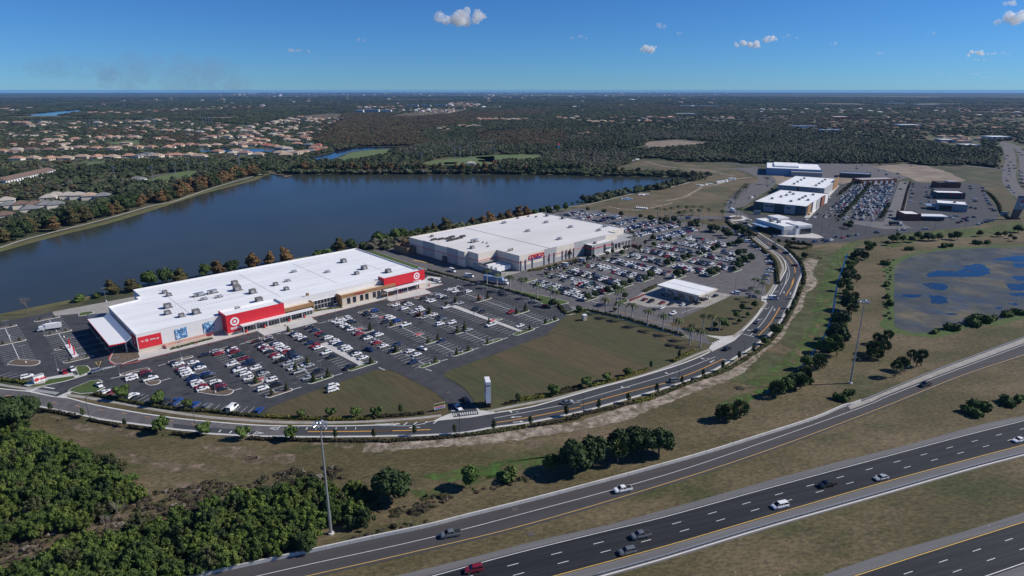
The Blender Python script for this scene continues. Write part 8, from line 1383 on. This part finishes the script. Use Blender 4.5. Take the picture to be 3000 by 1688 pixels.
for i, (x, y, w_, h_, n_, m_, lb) in enumerate([(1345, 55, 110, 34, 14, cm, 'brightest cloud, high and just left of the middle'), (1385, 44, 45, 40, 6, cm, 'round top hump of the brightest cloud'), (1057, 121, 20, 12, 4, cm2, 'tiny puff left of the brightest cloud'), (865, 151, 75, 12, 8, cm2, 'flat grey streak left of the middle'), (1697, 111, 50, 10, 6, cm2, 'faint small cloud right of the middle'), (1932, 76, 40, 14, 5, cm2, 'small cloud above the twin puffs'), (1994, 101, 26, 12, 4, cm2, 'smaller puff right of the small cloud'), (1900, 142, 40, 22, 6, cm, 'compact cloud left of the long broken one'), (1925, 153, 60, 8, 5, cm2, 'thin tail under the compact cloud'),
    (2192, 130, 72, 20, 8, cm, 'left part of the long broken cloud'), (2255, 116, 46, 18, 6, cm, 'middle part of the long broken cloud'), (2305, 109, 60, 10, 6, cm2, 'right tail of the long broken cloud'), (2441, 127, 14, 12, 3, cm2, 'speck of cloud right of the long one'), (2587, 156, 40, 9, 5, cm2, 'low flat puff above the right woods'), (2733, 97, 28, 8, 4, cm2, 'small puff below the big right cloud'), (2970, 57, 90, 30, 9, cm, 'big white cloud cut by the right edge'), (2985, 8, 70, 16, 7, cm, 'cloud in the top right corner'), (2865, 158, 46, 16, 6, cm, 'white cloud low at the right side'), (2905, 158, 22, 10, 4, cm2, 'puff beside the low right cloud'), (2945, 158, 38, 8, 4, cm2, 'thin streak right of the low cloud'), (2873, 175, 66, 6, 6, cm2, 'thin line under the low right cloud'), (2792, 178, 14, 5, 3, cm2, 'speck left of the thin line'),
    (2740, 217, 40, 5, 4, cm2, 'horizon streak farthest left of four'), (2792, 219, 36, 5, 4, cm2, 'second horizon streak at right'), (2860, 219, 40, 6, 4, cm2, 'third horizon streak at right'), (2925, 218, 34, 5, 4, cm2, 'fourth horizon streak at right'), (2720, 230, 120, 5, 8, cm2, 'long faint cloud line just above the right horizon'), (2890, 228, 100, 5, 8, cm2, 'rightmost faint cloud line above the horizon'), (2230, 227, 22, 4, 3, cm2, 'tiny low streak above the right trees')]): cloud(x, y, w_, h_, n_, lb, m_, i)
cm3 = cm.copy(); cm3.name = 'smoke_bank'; cm3.node_tree.nodes['Principled Volume'].inputs['Density'].default_value = .00018; cm3.node_tree.nodes['Principled Volume'].inputs['Color'].default_value = (.50, .56, .72, 1)
for i, (x, y, w_, h_, lb) in enumerate([(200, 205, 260, 60, 'faint grey smoke bank low at the far left'), (520, 225, 330, 90, 'wider faint smoke bank above the suburb')]): cloud(x, y, w_, h_, 26, lb, cm3, 60 + i, 1000)
# ---------------------------------------------------------------- air
hz = MB(); I = Fr((0, 0), 0); hz.box(I, -36000, 36000, -36000, 36000, -1.2, 118.5); hm = bpy.data.materials.new('haze'); hm.use_nodes = True; t_ = hm.node_tree; t_.nodes.clear(); vo = t_.nodes.new('ShaderNodeVolumePrincipled'); vo.inputs['Color'].default_value = (.20, .50, 1.0, 1); vo.inputs['Density'].default_value = HAZE = 2.3e-5; vo.inputs['Anisotropy'].default_value = .0
ou = t_.nodes.new('ShaderNodeOutputMaterial'); t_.links.new(vo.outputs[0], ou.inputs['Volume']); o = hz.build('haze', hm); o['kind'] = 'stuff'; o['label'] = 'pale blue haze over the distant land'; o['category'] = 'haze'
